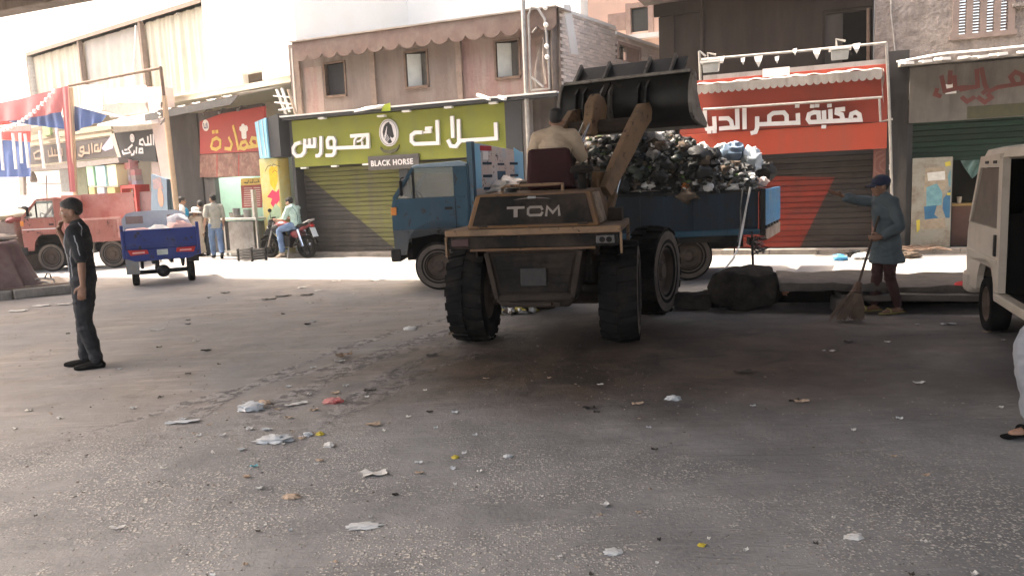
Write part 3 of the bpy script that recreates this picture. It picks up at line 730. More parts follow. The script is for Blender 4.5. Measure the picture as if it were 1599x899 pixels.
while zz < bt0:
    x = (row % 2)*.125+.06
    while x < bl+1.4:
        if zz < brick_top(x)-.03 and not (wh[0]-.14 < x < wh[1]+.14 and wh[2]-.04 < zz < wh[3]+.04): cells.append((x, zz))
        x += .25
    zz += .077; row += 1
cells.sort(key=lambda c: (-(c[1] > 3.4), c[0]*0.4+(bt0-c[1])*.55))
for x, z in cells[:299]: piece(bk, 'brick', me_b, (x+rnd.uniform(-.006, .006), rnd.uniform(-.008, .006), z+rnd.uniform(-.004, .004)), (0, rnd.uniform(-.02, .02), rnd.uniform(-.02, .02)))
g = MB()
for x, z in cells[299:]:
    e = rnd.uniform(-.006, .006); g.box(x-.118, x+.118, e, .045, z-.032, z+.032)
part(bk, 'brickwork', g, m_brick, kind='stuff')
f = MB().box(wh[0]-.07, wh[1]+.07, -.03, .1, wh[3], wh[3]+.09).box(wh[0]-.06, wh[0], -.02, .1, wh[2], wh[3]).box(wh[1], wh[1]+.08, -.02, .1, wh[2], wh[3])
wf = part(bk, 'window', f, M('pink_timber', (0.42, 0.29, 0.24), None, 0.8)); part(wf, 'pane', MB().box(wh[0], wh[0]+(wh[1]-wh[0])*.4, .12, .13, wh[2], wh[3]), m_glassd); part(wf, 'shutter', MB().box(wh[0]+(wh[1]-wh[0])*.4, wh[1], .02, .06, wh[2], wh[3]), M('pink_timber', (0.42, 0.29, 0.24)))
part(bk, 'coping', MB().box(xs1-.05, bl+1.5, -.04, .42, min(bt0, bt1)-.175, min(bt0, bt1)-.10).box(-.02, xs1-.06, -.02, .42, bt0-.045, bt0+.03), m_white)

_b = [BF.pt(px, py, -.02) for px, py in ((880, 8), (891, 8), (904, 86), (892, 84))]
part(bk, 'white_streak', MB().xz(_b, -.018, .03), m_white)  # slanting white streak on the brick wall
# ---------------- pink house at the end of the alley
PF = Frame(FM.w(FM.pt(985, 30, 8)[0], 8), STREET)
ph = hole(PF, 0, 985, 14, 1013, 48); pu0 = PF.pt(918, 30, 0)[0]; pu1 = PF.pt(1100, 30, 0)[0]
pk = thing('pink_house', 'sunlit pink house with a brown framed window at the end of the alley', 'building', PF, (0, 1, 0))
m_pink = M('pink_render', (0.72, 0.50, 0.40), (0.64, 0.44, 0.35), 0.9, sc=1.5)
part(pk, 'wall', wall_holes(MB(), pu0, pu1, 0, 13, 0, .3, [ph]), m_pink)
f = MB().box(ph[0]-.16, ph[0], -.08, .2, ph[2]-.1, ph[3]+.16).box(ph[1], ph[1]+.16, -.08, .2, ph[2]-.1, ph[3]+.16).box(ph[0], ph[1], -.07, .2, ph[3], ph[3]+.15)
wf = part(pk, 'window', f, M('pink_timber', (0.42, 0.29, 0.24))); part(wf, 'pane', MB().box(ph[0], ph[1], .15, .16, ph[2], ph[3]), m_glassd)
part(wf, 'shutter', MB().box(ph[0]-.75, ph[0]-.17, -.06, -.02, ph[2]+.1, ph[3]-.1), M('pink_timber', (0.42, 0.29, 0.24)))
part(wf, 'sill', MB().box(ph[0]-.5, ph[1]+.5, -.25, .0, ph[2]-.25, ph[2]-.11), m_white)

# ---------------- dark house above the red shop
m_dkw = M('shaded_brown_plaster', (0.034, 0.026, 0.021), (0.025, 0.019, 0.016), 0.95, sc=0.9, bump=0.4, bsc=10, dirt=(0.046, 0.036, 0.030), spec=.15, dsc=0.8, damt=0.5)  # dark brown lowered further for the shaded right end of the street
YD = 0.9
du0 = FM.pt(1031, 60, YD)[0]; du1 = FM.pt(1364, 60, YD)[0]
dk_ = thing('dark_house', 'dark brown house wall above the red shop sign', 'building', FM, ((du0+du1)/2, 2, 0))
dh = hole(FM, YD, 1284, 18, 1361, 108)
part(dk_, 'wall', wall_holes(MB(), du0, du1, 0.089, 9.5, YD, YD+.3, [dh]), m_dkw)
part(dk_, 'side_wall', MB().box(du0, du0+.3, YD+.303, 9, 0.089, 9.5), m_dkw)
part(dk_, 'pilaster', MB().box(du0-.02, FM.pt(1053, 60, YD)[0], YD-.05, YD-.003, 3.2, FM.pt(1040, 27, YD)[1]), m_dkw)
part(dk_, 'cornice', MB().box(du0-.12, FM.pt(1098, 20, YD)[0], YD-.10, YD-.003, FM.pt(1040, 26, YD)[1]+.003, FM.pt(1040, 7, YD)[1]), m_dkw)
part(dk_, 'balcony_slab', MB().box(du0-.35, du1-.3, YD-.75, YD-.003, FM.pt(1040, 6, YD)[1]+.01, FM.pt(1040, 6, YD)[1]+.22), m_conc)
dp = FM.pt(1096, 60, YD-.06)[0]
part(dk_, 'drain_pipe', MB().tube([(dp, YD-.06, 3.4), (dp, YD-.06, 9)], 0.045, 8), m_dkw)
f = MB(); f.box(dh[0], dh[0]+.06, YD+.05, YD+.2, dh[2], dh[3]).box(dh[0]+.06, dh[1], YD+.05, YD+.2, dh[3]-.06, dh[3])
wf = part(dk_, 'window', f, m_dkw); dm = dh[0]+(dh[1]-dh[0])*.42
part(wf, 'shutter', MB().box(dh[0]+.06, dm, YD+.1, YD+.14, dh[2], dh[3]-.063), M('dark_shutter', (0.055, 0.045, 0.038), None, 0.8))
part(wf, 'pane', MB().box(dm, dh[1], YD+.22, YD+.23, dh[2], dh[3]), m_void)
part(dk_, 'pole', MB().tube([(FM.pt(1357, 60, YD-.1)[0], YD-.12, 3.5), (FM.pt(1355, 60, YD-.1)[0], YD-.12, FM.pt(1355, 15, YD)[1])], 0.035, 6), m_wood)

# ---------------- rough stucco house at the right
m_stuc = M('rough_stucco', (0.310, 0.270, 0.240), (0.19, 0.163, 0.145), 0.95, sc=5.5, bump=4.5, bsc=6.5, dirt=(0.155, 0.132, 0.114), dsc=1.2, damt=0.45)
YR = 0.45
ru0 = du1+.004
rh = hole(FM, YR, 1494, -25, 1578, 52); rh = (rh[0], rh[1], FM.pt(1494, 55, YR)[1], rh[3])
rs = thing('stucco_house', 'grey beige house of rough stucco with a louvred shutter at the top right', 'building', FM, (ru0+4, 2, 0))
shop_hole = (FM.pt(1420, 250, 0)[0]+.03, FM.pt(1420, 250, 0)[0]+7, 0.05, FM.pt(1500, 188, -.2)[1]+.12)
part(rs, 'wall', wall_holes(MB(), ru0, ru0+12, 0.089, 9.5, YR, YR+.5, [rh, shop_hole]), m_stuc)
m_louv = M('louvre_wood', (0.24, 0.185, 0.16), (0.17, 0.13, 0.11), 0.8, sc=6)
f = MB(); fw = (rh[1]-rh[0])/4; t = .07
for k in range(5): f.box(rh[0]+k*fw-t*.8, rh[0]+k*fw+t*.8, YR-.05, YR+.1, rh[2], rh[3])
f.box(rh[0]-.1, rh[1]+.1, YR-.055, YR+.1, rh[2]-.1, rh[2]-.001)
lv = part(rs, 'louvred_shutter', f, m_louv)
me_l = to_mesh('slat', MB().box(-fw/2+t*.8, fw/2-t*.8, -.03, .03, -.006, .006), m_louv)
for k in range(4):
    z = rh[2]+.05
    while z < rh[3]-.03:
        piece(lv, 'slat', me_l, (rh[0]+(k+.5)*fw, YR+.03, z), (R(35), 0, 0)); z += .055
part(rs, 'ledge', MB().box(FM.pt(1580, 10, YR)[0], FM.pt(1660, 10, YR)[0], YR-.12, YR-.003, FM.pt(1599, 8, YR)[1]-.03, FM.pt(1599, 8, YR)[1]+.03), m_stuc)
part(rs, 'wire', MB().tube([(FM.pt(1390, 0, YR)[0], YR-.03, 9), (FM.pt(1391, 20, YR-.03)[0], YR-.03, FM.pt(1391, 20, YR)[1]), (FM.pt(1399, 95, YR-.03)[0], YR-.03, FM.pt(1399, 95, YR)[1])], 0.012, 5), m_steel)

# ---------------- red stationery shop
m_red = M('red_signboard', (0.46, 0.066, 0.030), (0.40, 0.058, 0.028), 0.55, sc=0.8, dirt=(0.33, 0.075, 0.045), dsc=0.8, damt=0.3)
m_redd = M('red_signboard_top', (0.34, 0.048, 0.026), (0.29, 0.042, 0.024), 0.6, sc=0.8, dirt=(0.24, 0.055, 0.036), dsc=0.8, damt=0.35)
m_redpat = M('red_slat', (0.22, 0.030, 0.018), (0.17, 0.025, 0.016), 0.7, sc=1.2, dirt=(0.11, 0.03, 0.022), damt=0.45, rand=.14, spec=.2)  # red darkened to paint in the light falling off rightwards
m_dks = M('brown_black_slat', (0.040, 0.031, 0.027), (0.026, 0.021, 0.019), 0.75, sc=1.2, dirt=(0.058, 0.045, 0.037), damt=0.35, rand=.18, spec=.2)  # darkened too, for the shade at this end of the fronts
m_aw = M('awning_canvas', (0.44, 0.405, 0.37), (0.33, 0.30, 0.27), 0.9, sc=3, dirt=(0.24, 0.21, 0.18), damt=0.35)
YS2 = -0.32
qu0 = FM.pt(1060, 160, YS2)[0]; qu1 = FM.pt(1386, 160, YS2)[0]
q1 = FM.pt(1385, 108, YS2)[1]; q0 = (FM.pt(1388, 230, YS2)[1]+FM.pt(1190, 243, YS2)[1])/2; qm = (FM.pt(1385, 190, YS2)[1]+FM.pt(1120, 208, YS2)[1])/2
rd = thing('red_shop', 'shuttered shop with orange red sign and white lettering behind the garbage truck', 'shop', FM, ((qu0+qu1)/2, 0, 0.1))
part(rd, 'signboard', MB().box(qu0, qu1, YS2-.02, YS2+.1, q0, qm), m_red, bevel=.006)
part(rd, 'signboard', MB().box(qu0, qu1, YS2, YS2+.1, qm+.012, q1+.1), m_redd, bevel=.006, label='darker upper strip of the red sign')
def r1(pts, y): return [FM.pt(1000+a/4., b/4., y) for a, b in pts]
def r2(pts, y): return [FM.pt(1250+a/3.994, b/3.994, y) for a, b in pts]
lt = MB(); YL2 = YS2-.023
sets = [(r1, [(462, 738), (466, 800), (418, 806), (405, 770), (404, 700)], 1), (r1, [(500, 742), (548, 740), (568, 758), (576, 798), (502, 804)], 1), (r1, [(605, 690), (608, 796), (582, 799)], 1), (r1, [(650, 682), (652, 800)], 1),
        (r1, [(730, 738), (730, 800), (720, 826), (698, 832)], 1), (r1, [(742, 778), (986, 768), (984, 718)], 1), (r1, [(806, 762), (806, 726), (830, 708), (896, 704), (914, 724), (914, 760)], 1),
        (r2, [(118, 760), (60, 764), (46, 744), (54, 714), (84, 702), (112, 704), (116, 752)], 1), (r2, [(126, 760), (372, 748), (366, 716), (344, 702), (318, 712), (312, 738)], 1), (r2, [(146, 700), (148, 748)], 1), (r2, [(186, 692), (188, 746)], 1), (r2, [(268, 682), (228, 686), (226, 706), (256, 716), (262, 740)], 1),
        (r2, [(68, 664), (80, 664)], .8), (r2, [(98, 661), (110, 661)], .8), (r2, [(174, 661), (187, 660)], .8), (r2, [(138, 792), (152, 792)], .8), (r1, [(426, 826), (438, 826)], .8), (r1, [(458, 824), (470, 823)], .8), (r1, [(974, 664), (986, 664)], .8)]
for i, (fn, pts, k) in enumerate(sets): lt.stroke(fn(pts, YL2), 0.082*k, YL2-.0004*i, 0.05)
part(rd, 'sign_lettering', lt, m_letter)
au0 = FM.pt(1085, 130, -.75)[0]; au1 = FM.pt(1378, 110, -.75)[0]
az1 = (FM.pt(1100, 137, -.75)[1]+FM.pt(1370, 110, -.75)[1])/2; az0 = (FM.pt(1100, 147, -.75)[1]+FM.pt(1370, 124, -.75)[1])/2
aw = thing('shop_awning', 'dusty grey canvas awning with scalloped edge over the red sign', 'awning', FM, ((au0+au1)/2, -.4, az0))
part(aw, 'valance', scallops(au0, au1, az0+.05, az1+.04, 0.055, 26, -.75, .012), m_aw)
part(aw, 'canvas', MB().surf(lambda s, t: (au0+(au1-au0)*s, -.75+t*1.2, az1+.04+.22*t+.018*math.sin(s*60)*(1-t)+.012*math.sin(s*23+3*t)), 60, 6), m_aw, smooth=60)
part(aw, 'wall_board', MB().box(au0, au1+.2, .40, .46, az1+.1, az1+.36), m_aw)
part(aw, 'side_flap', MB().surf(lambda s, t: (au1+.02+.02*math.sin(8*t), -.75+.6*s+.04*math.sin(6*t), az1+.04+.1*s-.75*t*(1-.6*s)), 6, 8), m_aw, smooth=60)
a, z = FM.pt(1191, 117, -.3); b_, _ = FM.pt(1233, 112, -.3)
part(aw, 'patch', MB().box(a, b_, -.34, -.32, z-.06, z+.11), m_white)
rt = thing('pipe_rail', 'white pipe frame with hanging rags in front of the red sign and awning', 'pipe frame', FM, ((qu0+qu1)/2, -1.0, 2.5))
def pp(px, py, y): a, z = FM.pt(px, py, y); return (a, y, z)
YP = -0.95
part(rt, 'rail', MB().tube([pp(1095, 93, YP), pp(1250, 80, YP), pp(1384, 67, YP)], 0.026, 6), m_steel)
part(rt, 'rail', MB().tube([pp(1098, 171, YP), pp(1250, 161, YP), pp(1377, 152, YP)], 0.026, 6), m_steel)
part(rt, 'post', MB().tube([pp(1092, 80, YP), pp(1094, 125, YP)], 0.026, 6).tube([pp(1092, 80, YP), pp(1102, 88, YP)], 0.022, 6), m_steel)
part(rt, 'post', MB().tube([pp(1384, 67, YP), pp(1388, 150, YP), pp(1391, 240, YP), pp(1393, 330, YP)], 0.026, 6), m_steel)
part(rt, 'post', MB().tube([pp(1373, 152, YP), pp(1375, 190, YP), pp(1394, 186, YP)], 0.022, 6), m_steel)
for px, py, s in ((1128, 96, .5), (1184, 95, 1.), (1160, 98, .5), (1213, 96, .5), (1241, 84, .45), (1275, 84, .9), (1337, 76, .8)):
    a, z = FM.pt(px, py-3, YP)
    part(rt, 'rag', MB().add([(a-.08*s, YP-.02, z+.05), (a+.09*s, YP-.02, z+.06), (a+.06*s, YP-.05, z-.06*s), (a+.01, YP-.01, z-.17*s), (a-.05*s, YP-.04, z-.05*s)], [(0, 1, 2, 3, 4)]), m_white)
for px, py in ((1110, 104), (1311, 84)):
    a, z = FM.pt(px, py, YP); lab = 'boxy grey flood lamp on the left end of the pipe rail by the bucket' if px < 1200 else 'boxy grey flood lamp on the rail in front of the dark doorway'
    fl = thing('flood_lamp', lab, 'lamp', FM, (a, YP, z))
    part(fl, 'housing', MB().hexa([(a-.14, YP-.1, z-.13), (a+.14, YP-.1, z-.13), (a+.15, YP+.1, z-.10), (a-.13, YP+.1, z-.10), (a-.15, YP-.12, z+.05), (a+.17, YP-.12, z+.05), (a+.17, YP+.12, z+.06), (a-.15, YP+.12, z+.06)]), M('lamp_grey', (0.5, 0.5, 0.47), None, 0.5), bevel=.01)
    part(fl, 'hood', MB().box(a-.19, a+.2, YP-.15, YP+.14, z+.063, z+.10), m_white)
    part(fl, 'bracket', MB().tube([(a-.05, YP, z+.1), (a-.06, YP, z+.27), (a+.1, YP, z+.22)], .02, 6), m_steel)
sa, sb = FM.pt(1304, 276, .05), FM.pt(1247, 391, .05); sc_ = FM.pt(1170, 322, .05)
def red_left(z):
    # right edge of the painted red wedge at height z; nothing above its apex
    return sa[0]+(sb[0]-sa[0])*(sa[1]-z)/(sa[1]-sb[1])
ush = FM.pt(1363, 240, .05)[0]
def rx_(z):
    if z > sa[1]: return qu0
    return max(red_left(z), qu0)
shutter(rd, qu0, ush, 0.11, q0+.02, 0.045, 0.118, [m_redpat, m_dks], lambda z: rx_(z) if z < sa[1] else qu0+max(0.02, (sa[0]-qu0)*max(0, 1-(z-sa[1])/.42)*.72))
part(rd, 'backing', MB().box(qu0, ush, 0.062, 0.1, 0.089, q0), m_char)
pb_ = thing('patterned_pillar', 'narrow maroon pillar with faded curl pattern at the right of the red shutter', 'pillar', FM, (ush+.15, 0, .1))
m_mar = M('maroon_panel', (0.17, 0.065, 0.05), (0.115, 0.05, 0.042), 0.7, sc=2)
part(pb_, 'panel', MB().box(ush+.003, qu1, -.14, .1, 0.089, q0-.004), m_mar)
cm = MB(); cx_ = (ush+qu1)/2
for k, (zc, rr_) in enumerate(((1.75, .30), (1.75, .21), (1.75, .12), (1.15, .26), (1.15, .16), (.55, .3), (.55, .2))):
    cm.stroke([(min(max(cx_+.15+rr_*1.2*math.cos(a), ush+.03), qu1-.03), zc+rr_*math.sin(a)) for a in [R(90+15*j) for j in range(13)]], 0.03, -.1405-.0003*k, .004)
part(pb_, 'curl_pattern', cm, M('curl_paint', (0.23, 0.11, 0.085), None, 0.7))
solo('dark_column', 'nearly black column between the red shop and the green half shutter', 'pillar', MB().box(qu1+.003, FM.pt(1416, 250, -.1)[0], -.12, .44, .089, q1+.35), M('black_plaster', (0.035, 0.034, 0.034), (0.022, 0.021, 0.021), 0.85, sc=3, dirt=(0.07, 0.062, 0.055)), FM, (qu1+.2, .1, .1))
_m = FM.pt(1391, 261, -.14)
solo('light_switch', 'tiny white switch box on the nearly black column', 'switch', MB().box(_m[0]-.03, _m[0]+.03, -.15, -.122, _m[1]-.05, _m[1]+.05), m_white, FM, (_m[0], -.13, _m[1]))

# ---------------- green half shutter shop at the right
tu0 = FM.pt(1420, 250, 0)[0]; tu1 = tu0+7
t_sh1 = FM.pt(1500, 188, -.2)[1]; t_sh0 = FM.pt(1500, 245, 0)[1]; t_s1 = FM.pt(1500, 100, -.3)[1]
gr = thing('green_shutter_shop', 'shop with faded grey sign, half raised dark green shutter and dim interior at the right', 'shop', FM, (tu0+2, 0, .1))
m_fad = M('faded_signboard', (0.165, 0.148, 0.128), (0.11, 0.10, 0.088), 0.8, sc=1.6, dirt=(0.075, 0.068, 0.06), dsc=1.4, damt=0.5)
part(gr, 'signboard', MB().box(tu0-.05, tu1, -.30, -.2, t_sh1, t_s1), m_fad)
m_gsl = M('dark_green_slat', (0.010, 0.038, 0.024), (0.007, 0.028, 0.018), 0.6, 0.1, sc=1.5, dirt=(0.02, 0.036, 0.026), rand=.15, spec=.2)  # green lowered for the same painted shade on the right
shutter(gr, tu0+.05, tu1, t_sh0, t_sh1+.1, 0.045, 0.11, [m_gsl])
part(gr, 'bottom_rail', MB().box(tu0+.05, tu1, .02, .07, t_sh0-.06, t_sh0-.002), m_gsl)
part(gr, 'interior', MB().box(tu0, tu1, 3.0, 3.1, .089, 3).box(tu0-.05, tu0, .1, 3, .089, 3).box(tu1, tu1+.05, .1, 3, .089, 3).box(tu0, tu1, .1, 3.0, t_sh1+.15, t_sh1+.2).box(tu0, tu1, .1, 3.0, .0885, .094), m_void)
part(gr, 'side_post', MB().box(tu0-.08, tu0+.045, -.03, .1, .089, t_sh1-.003), m_char)
_c0 = FM.pt(1404, 104, -.75); _c1 = FM.pt(1599, 80, -.75)
cap = part(gr, 'canopy', MB().hexa([(tu0-.25, -.75, _c0[1]), (tu1, -.75, _c0[1]), (tu1, .44, _c0[1]+.1), (tu0-.25, .44, _c0[1]+.1), (tu0-.25, -.75, _c0[1]+.05), (tu1, -.75, _c0[1]+.05), (tu1, .44, _c0[1]+.16), (tu0-.25, .44, _c0[1]+.16)]), m_conc)
me_c = to_mesh('canopy_tooth', MB().hexa([(-.09, -.06, -.02), (.07, -.06, -.02), (.09, .5, .05), (-.09, .5, .05), (-.08, -.06, .03), (.06, -.06, .03), (.08, .5, .09), (-.08, .5, .09)]), m_white)
x = tu0-.1
while x < tu1: piece(gr, 'canopy_tooth', me_c, (x, -.74, _c0[1]+.05+rnd.uniform(-.02, .02)), (0, rnd.uniform(-.1, .1), rnd.uniform(-.2, .2))); x += rnd.uniform(.27, .36)
part(gr, 'cable', MB().tube([pp(1400, 97, -.5), pp(1470, 84, -.5), pp(1530, 79, -.5), pp(1620, 70, -.5)], .02, 5), m_white)
script = MB()
def r3(pts, y): return [FM.pt(1250+a/3.994, b/3.994, y) for a, b in pts]
for i, pts in enumerate([[(1100, 440), (1105, 540), (1000, 560)], [(1130, 430), (1150, 530), (1165, 560), (1140, 580)], [(1180, 570), (1230, 545), (1390, 520), (1385, 470), (1340, 450), (1310, 480), (1330, 520)], [(1090, 545), (1010, 545), (900, 570), (880, 480)], [(930, 520), (935, 450)], [(960, 480), (965, 560)], [(870, 600), (840, 590), (850, 560)], [(1010, 610), (1040, 635), (1080, 610)], [(1110, 610), (1150, 640), (1190, 610), (1170, 590)], [(1390, 500), (1450, 510), (1480, 470)]]):
    script.stroke(r3(pts, -.305), .075, -.3005-.0003*i, .006)
part(gr, 'sign_lettering', script, M('faded_red_paint', (0.15, 0.042, 0.036), (0.12, 0.045, 0.04), 0.8))
_y = FM.pt(1510, 178, -.3); part(gr, 'sign_strip', MB().box(_y[0], tu1, -.308, -.3003, t_sh1+.01, t_sh1+.24), M('olive_strip', (0.075, 0.068, 0.03), (0.05, 0.05, 0.03), 0.7, sc=9))
_n = FM.pt(1485, 139, -.3); part(gr, 'paper_note', MB().box(_n[0]-.09, _n[0]+.09, -.307, -.3003, _n[1]-.09, _n[1]+.09), m_white)
# sticker covered metal cabinet
ka = FM.pt(1424, 300, -.12)[0]; kb = FM.pt(1486, 300, -.12)[0]; kz = FM.pt(1455, 246, -.12)[1]
kab = thing('metal_cabinet', 'pale metal cabinet covered with peeling blue and yellow posters', 'cabinet', FM, ((ka+kb)/2, 0, .1))
part(kab, 'door', MB().box(ka, kb, -.12, -.06, .1, kz), M('cabinet_paint', (0.33, 0.32, 0.27), (0.24, 0.23, 0.19), 0.6, sc=3, dirt=(0.14, 0.105, 0.075), dsc=3, damt=0.5), bevel=.006)
part(kab, 'carcass', MB().box(ka+.02, kb+.02, -.057, .02, .095, kz-.02), m_char)
def kp(zx, zy): return FM.pt(1250+zx/3.994, 200+zy/3.994, -.12)
cols = {'blue': M('poster_blue', (0.035, 0.14, 0.25), (0.02, 0.09, 0.19), 0.7, sc=12), 'teal': M('poster_teal', (0.16, 0.33, 0.36), (0.10, 0.22, 0.26), 0.7, sc=12), 'yellow': M('poster_yellow', (0.55, 0.45, 0.06), None, 0.7), 'white': M('poster_white', (0.62, 0.61, 0.57), (0.5, 0.49, 0.45), 0.7, sc=14), 'tan': M('poster_tan', (0.36, 0.30, 0.22), (0.24, 0.19, 0.14), 0.8, sc=10)}
for i, (c, pts) in enumerate([('tan', [(780, 250), (900, 240), (930, 330), (880, 420), (770, 400)]), ('teal', [(785, 370), (850, 345), (885, 400), (880, 480), (785, 490)]), ('blue', [(770, 490), (850, 480), (835, 540), (860, 560), (775, 570)]), ('blue', [(890, 440), (940, 380), (938, 560), (905, 560), (885, 500)]), ('white', [(790, 280), (900, 268), (903, 322), (795, 330)]), ('yellow', [(900, 215), (935, 205), (938, 235), (905, 240)]), ('yellow', [(915, 405), (940, 400), (940, 420), (912, 418)]), ('yellow', [(722, 575), (745, 570), (745, 630), (725, 655)]), ('tan', [(750, 575), (900, 560), (905, 625), (755, 630)]), ('teal', [(918, 300), (938, 250), (940, 370), (925, 360)])]):
    q = [kp(a, b) for a, b in pts]; q = [(min(max(a, ka+.02), kb-.02), b) for a, b in q]
    part(kab, 'poster', MB().xz(q, -.1215-.0006*i, -.1203), cols[c])
_k = FM.pt(1487, 330, .3); _k2 = FM.pt(1518, 330, .3)
ct = thing('shop_counter', 'brown wooden counter in the dim shop behind the van', 'counter', FM, (_k[0]+.6, .4, .1))
part(ct, 'front', MB().box(_k[0], _k[0]+2.2, .32, .36, .089, .88), M('counter_wood', (0.13, 0.06, 0.045), (0.09, 0.045, 0.035), 0.7, sc=4))
part(ct, 'top', MB().box(_k[0]-.03, _k[0]+2.2, .27, .8, .883, .93), M('counter_top', (0.38, 0.23, 0.07), None, 0.5))
solo('plastic_sheet', 'crumpled teal plastic sheet hanging below the green shutter', 'plastic sheet', MB().surf(lambda s, t: (FM.pt(1500, 250, .1)[0]+.42*(s-.0)*(1-.55*t)+.12*t, .1+.05*math.sin(9*s+4*t), t_sh0-.07-.36*t*(1-abs(s-.5)*.7)), 10, 10), M('teal_plastic', (0.14, 0.24, 0.22), (0.08, 0.15, 0.14), 0.4), FM, (FM.pt(1510, 250, .1)[0], .1, t_sh0-.2), smooth=40)
solo('paper_cup', 'small beige cup standing on the yellowish counter edge', 'cup', MB().lathe([(.001, 0), (.035, 0), (.045, .13), (.001, .13)], (_k[0]+.12, .34, .932), (0, 0, 1), 12), M('cup', (0.5, 0.42, 0.32), None, 0.6), FM, (_k[0]+.12, .34, .93), smooth=40)
# ================================================================== LEFT END OF THE STREET (fronts turn away a little)
def fp(px, py, y): a, z = FL.pt(px, py, y); return (a, y, z)
def rect(mb, fr, px0, py0, px1, py1, y, th, dz=0):
    a, z1 = fr.pt(px0, py0, y); b, z0 = fr.pt(px1, py1, y)
    return mb.box(a, b, y, y+th, z0, z1)
def quad(mb, fr, pts, y, th):       # traced outline given real thickness
    return mb.xz([fr.pt(px, py, y) for px, py in pts], y, y+th)
# ---------------- white house
m_wh = M('white_lime_wash', (0.86, 0.83, 0.77), (0.80, 0.77, 0.70), 0.9, sc=0.7)
m_cream = M('cream_plaster', (0.74, 0.68, 0.56), (0.66, 0.59, 0.48), 0.9, sc=1.2)
YW = 0.5
wx0 = FL.pt(-160, 60, YW)[0]; wx1 = FL.pt(462, 60, YW)[0]
whz = FL.pt(160, 172, YW)[1]
o0 = FL.pt(40, 75, YW); o1 = FL.pt(316, 22, YW); op = (o0[0], o1[0], FL.pt(330, 139, YW)[1], (o0[1]+o1[1])/2)
o2 = hole(FL, YW, 378, 116, 411, 135)
wb = thing('white_house', 'whitewashed house with a long curtained opening above the shops at the left', 'building', FL, ((wx0+wx1)/2, 2, 0))
part(wb, 'wall', wall_holes(MB(), wx0, wx1, whz, 14, YW, YW+.35, [op, o2]), m_wh)
part(wb, 'side_wall', MB().box(wx1-.3, wx1, YW+.353, 8, 0, 14), m_wh)
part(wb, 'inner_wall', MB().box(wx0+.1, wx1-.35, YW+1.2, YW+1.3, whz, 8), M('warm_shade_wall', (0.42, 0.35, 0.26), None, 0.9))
m_curt = M('cream_curtain', (0.60, 0.55, 0.43), (0.52, 0.465, 0.36), 0.9, sc=1.5)
m_gcurt = M('grey_curtain_cloth', (0.48, 0.44, 0.39), (0.40, 0.365, 0.32), 0.9, sc=1.5)
m_brnf = M('brown_lintel', (0.30, 0.225, 0.175), (0.22, 0.165, 0.13), 0.85)
p1 = FL.pt(124, 100, YW)[0]; p2 = FL.pt(221, 90, YW)[0]
f = MB().box(op[0], op[1], YW-.03, YW+.3, op[3], op[3]+.13).box(p1-.06, p1+.06, YW+.01, YW+.16, op[2], op[3]-.003).box(p2-.07, p2+.07, YW+.01, YW+.16, op[2], op[3]-.003).box(op[0]-.08, op[0], YW-.01, YW+.3, op[2], op[3]-.003)
wf = part(wb, 'window', f, m_brnf)
def curtain(x0, x1, amp, fr_, mt, ph):
    part(wf, 'curtain', MB().surf(lambda s, t: (x0+(x1-x0)*s, YW+.20+amp*math.sin(fr_*s+ph)*(.4+.6*t)+amp*.4*math.sin(fr_*2.3*s+1+ph), op[2]-.1+(op[3]-op[2]+.08)*(1-t)), 90, 6), mt, smooth=70)
curtain(op[0]+.02, p1-.06, .05, 34, m_curt, 0)
curtain(p1+.06, p2-.07, .03, 22, m_gcurt, 1)
curtain(p2+.07, op[1], .06, 40, m_curt, 2)
_a = FL.pt(180, 100, YW+.1); part(wf, 'yellow_rag', MB().surf(lambda s, t: (_a[0]-.14+.28*s, YW+.13+.03*math.sin(6*s), op[2]+.05+.55*(1-t)), 6, 4), M('yellow_cloth', (0.62, 0.42, 0.05), None, 0.9))
part(wf, 'cord', MB().tube([fp(212, 40, YW-.02), fp(211, 70, YW-.02), fp(209, 100, YW-.02), fp(209, 118, YW-.02)], .03, 5), m_white)
sf_ = part(wb, 'small_window', MB().box(o2[0]-.05, o2[1]+.05, YW-.04, YW+.02, o2[3], o2[3]+.08), m_cream)
part(sf_, 'pane', MB().box(o2[0], o2[1], YW+.2, YW+.22, o2[2], o2[3]), M('brown_gap', (0.10, 0.075, 0.055), None, 0.9))
for cx, cz2 in ((277, 22), (222, 33), (172, 43)): part(wb, 'hook', MB().ell(fp(cx, cz2, YW-.01), .03, .03, .03, n=8, m=5), m_grey)
g = MB(); l0 = FL.pt(-100, 250, YW)[0]; l1 = FL.pt(262, 250, YW)[0]
part(wb, 'ground_floor_wall', MB().box(wx0, wx1, YW+2.6, YW+2.9, 0, whz-.003), m_cream)
part(wb, 'first_floor_slab', MB().box(wx0, wx1, YW+.1, YW+2.9, whz-.16, whz-.003), m_cream)

# ---------------- grill restaurant
YG = 0.25
rg_ = thing('grill_restaurant', 'grill shop with red and yellow sign and food photos left of the yellow pillar', 'shop', FL, (FL.pt(350, 390, 0)[0], .5, 0))
m_dwall = M('smoky_grey_wall', (0.085, 0.082, 0.08), (0.06, 0.058, 0.057), 0.85, sc=1.5, dirt=(0.12, 0.115, 0.11), dsc=1.4)
ga0 = FL.pt(263, 240, -.35)[0]; gb0 = FL.pt(312, 240, YG)[0]; gc0 = FL.pt(412, 240, YG)[0]
gtop = FL.pt(330, 160, -.9)[1]
part(rg_, 'side_wall', MB().prism([(ga0, -.35, 0), (gb0, YG, 0), (gb0, YG+.2, 0), (ga0-.12, -.1, 0)], (0, 0, gtop)), m_dwall)
part(rg_, 'head_wall', MB().box(gb0+.002, gc0, YG+.05, YG+.2, FL.pt(350, 277, YG)[1], gtop-.01), m_dwall)
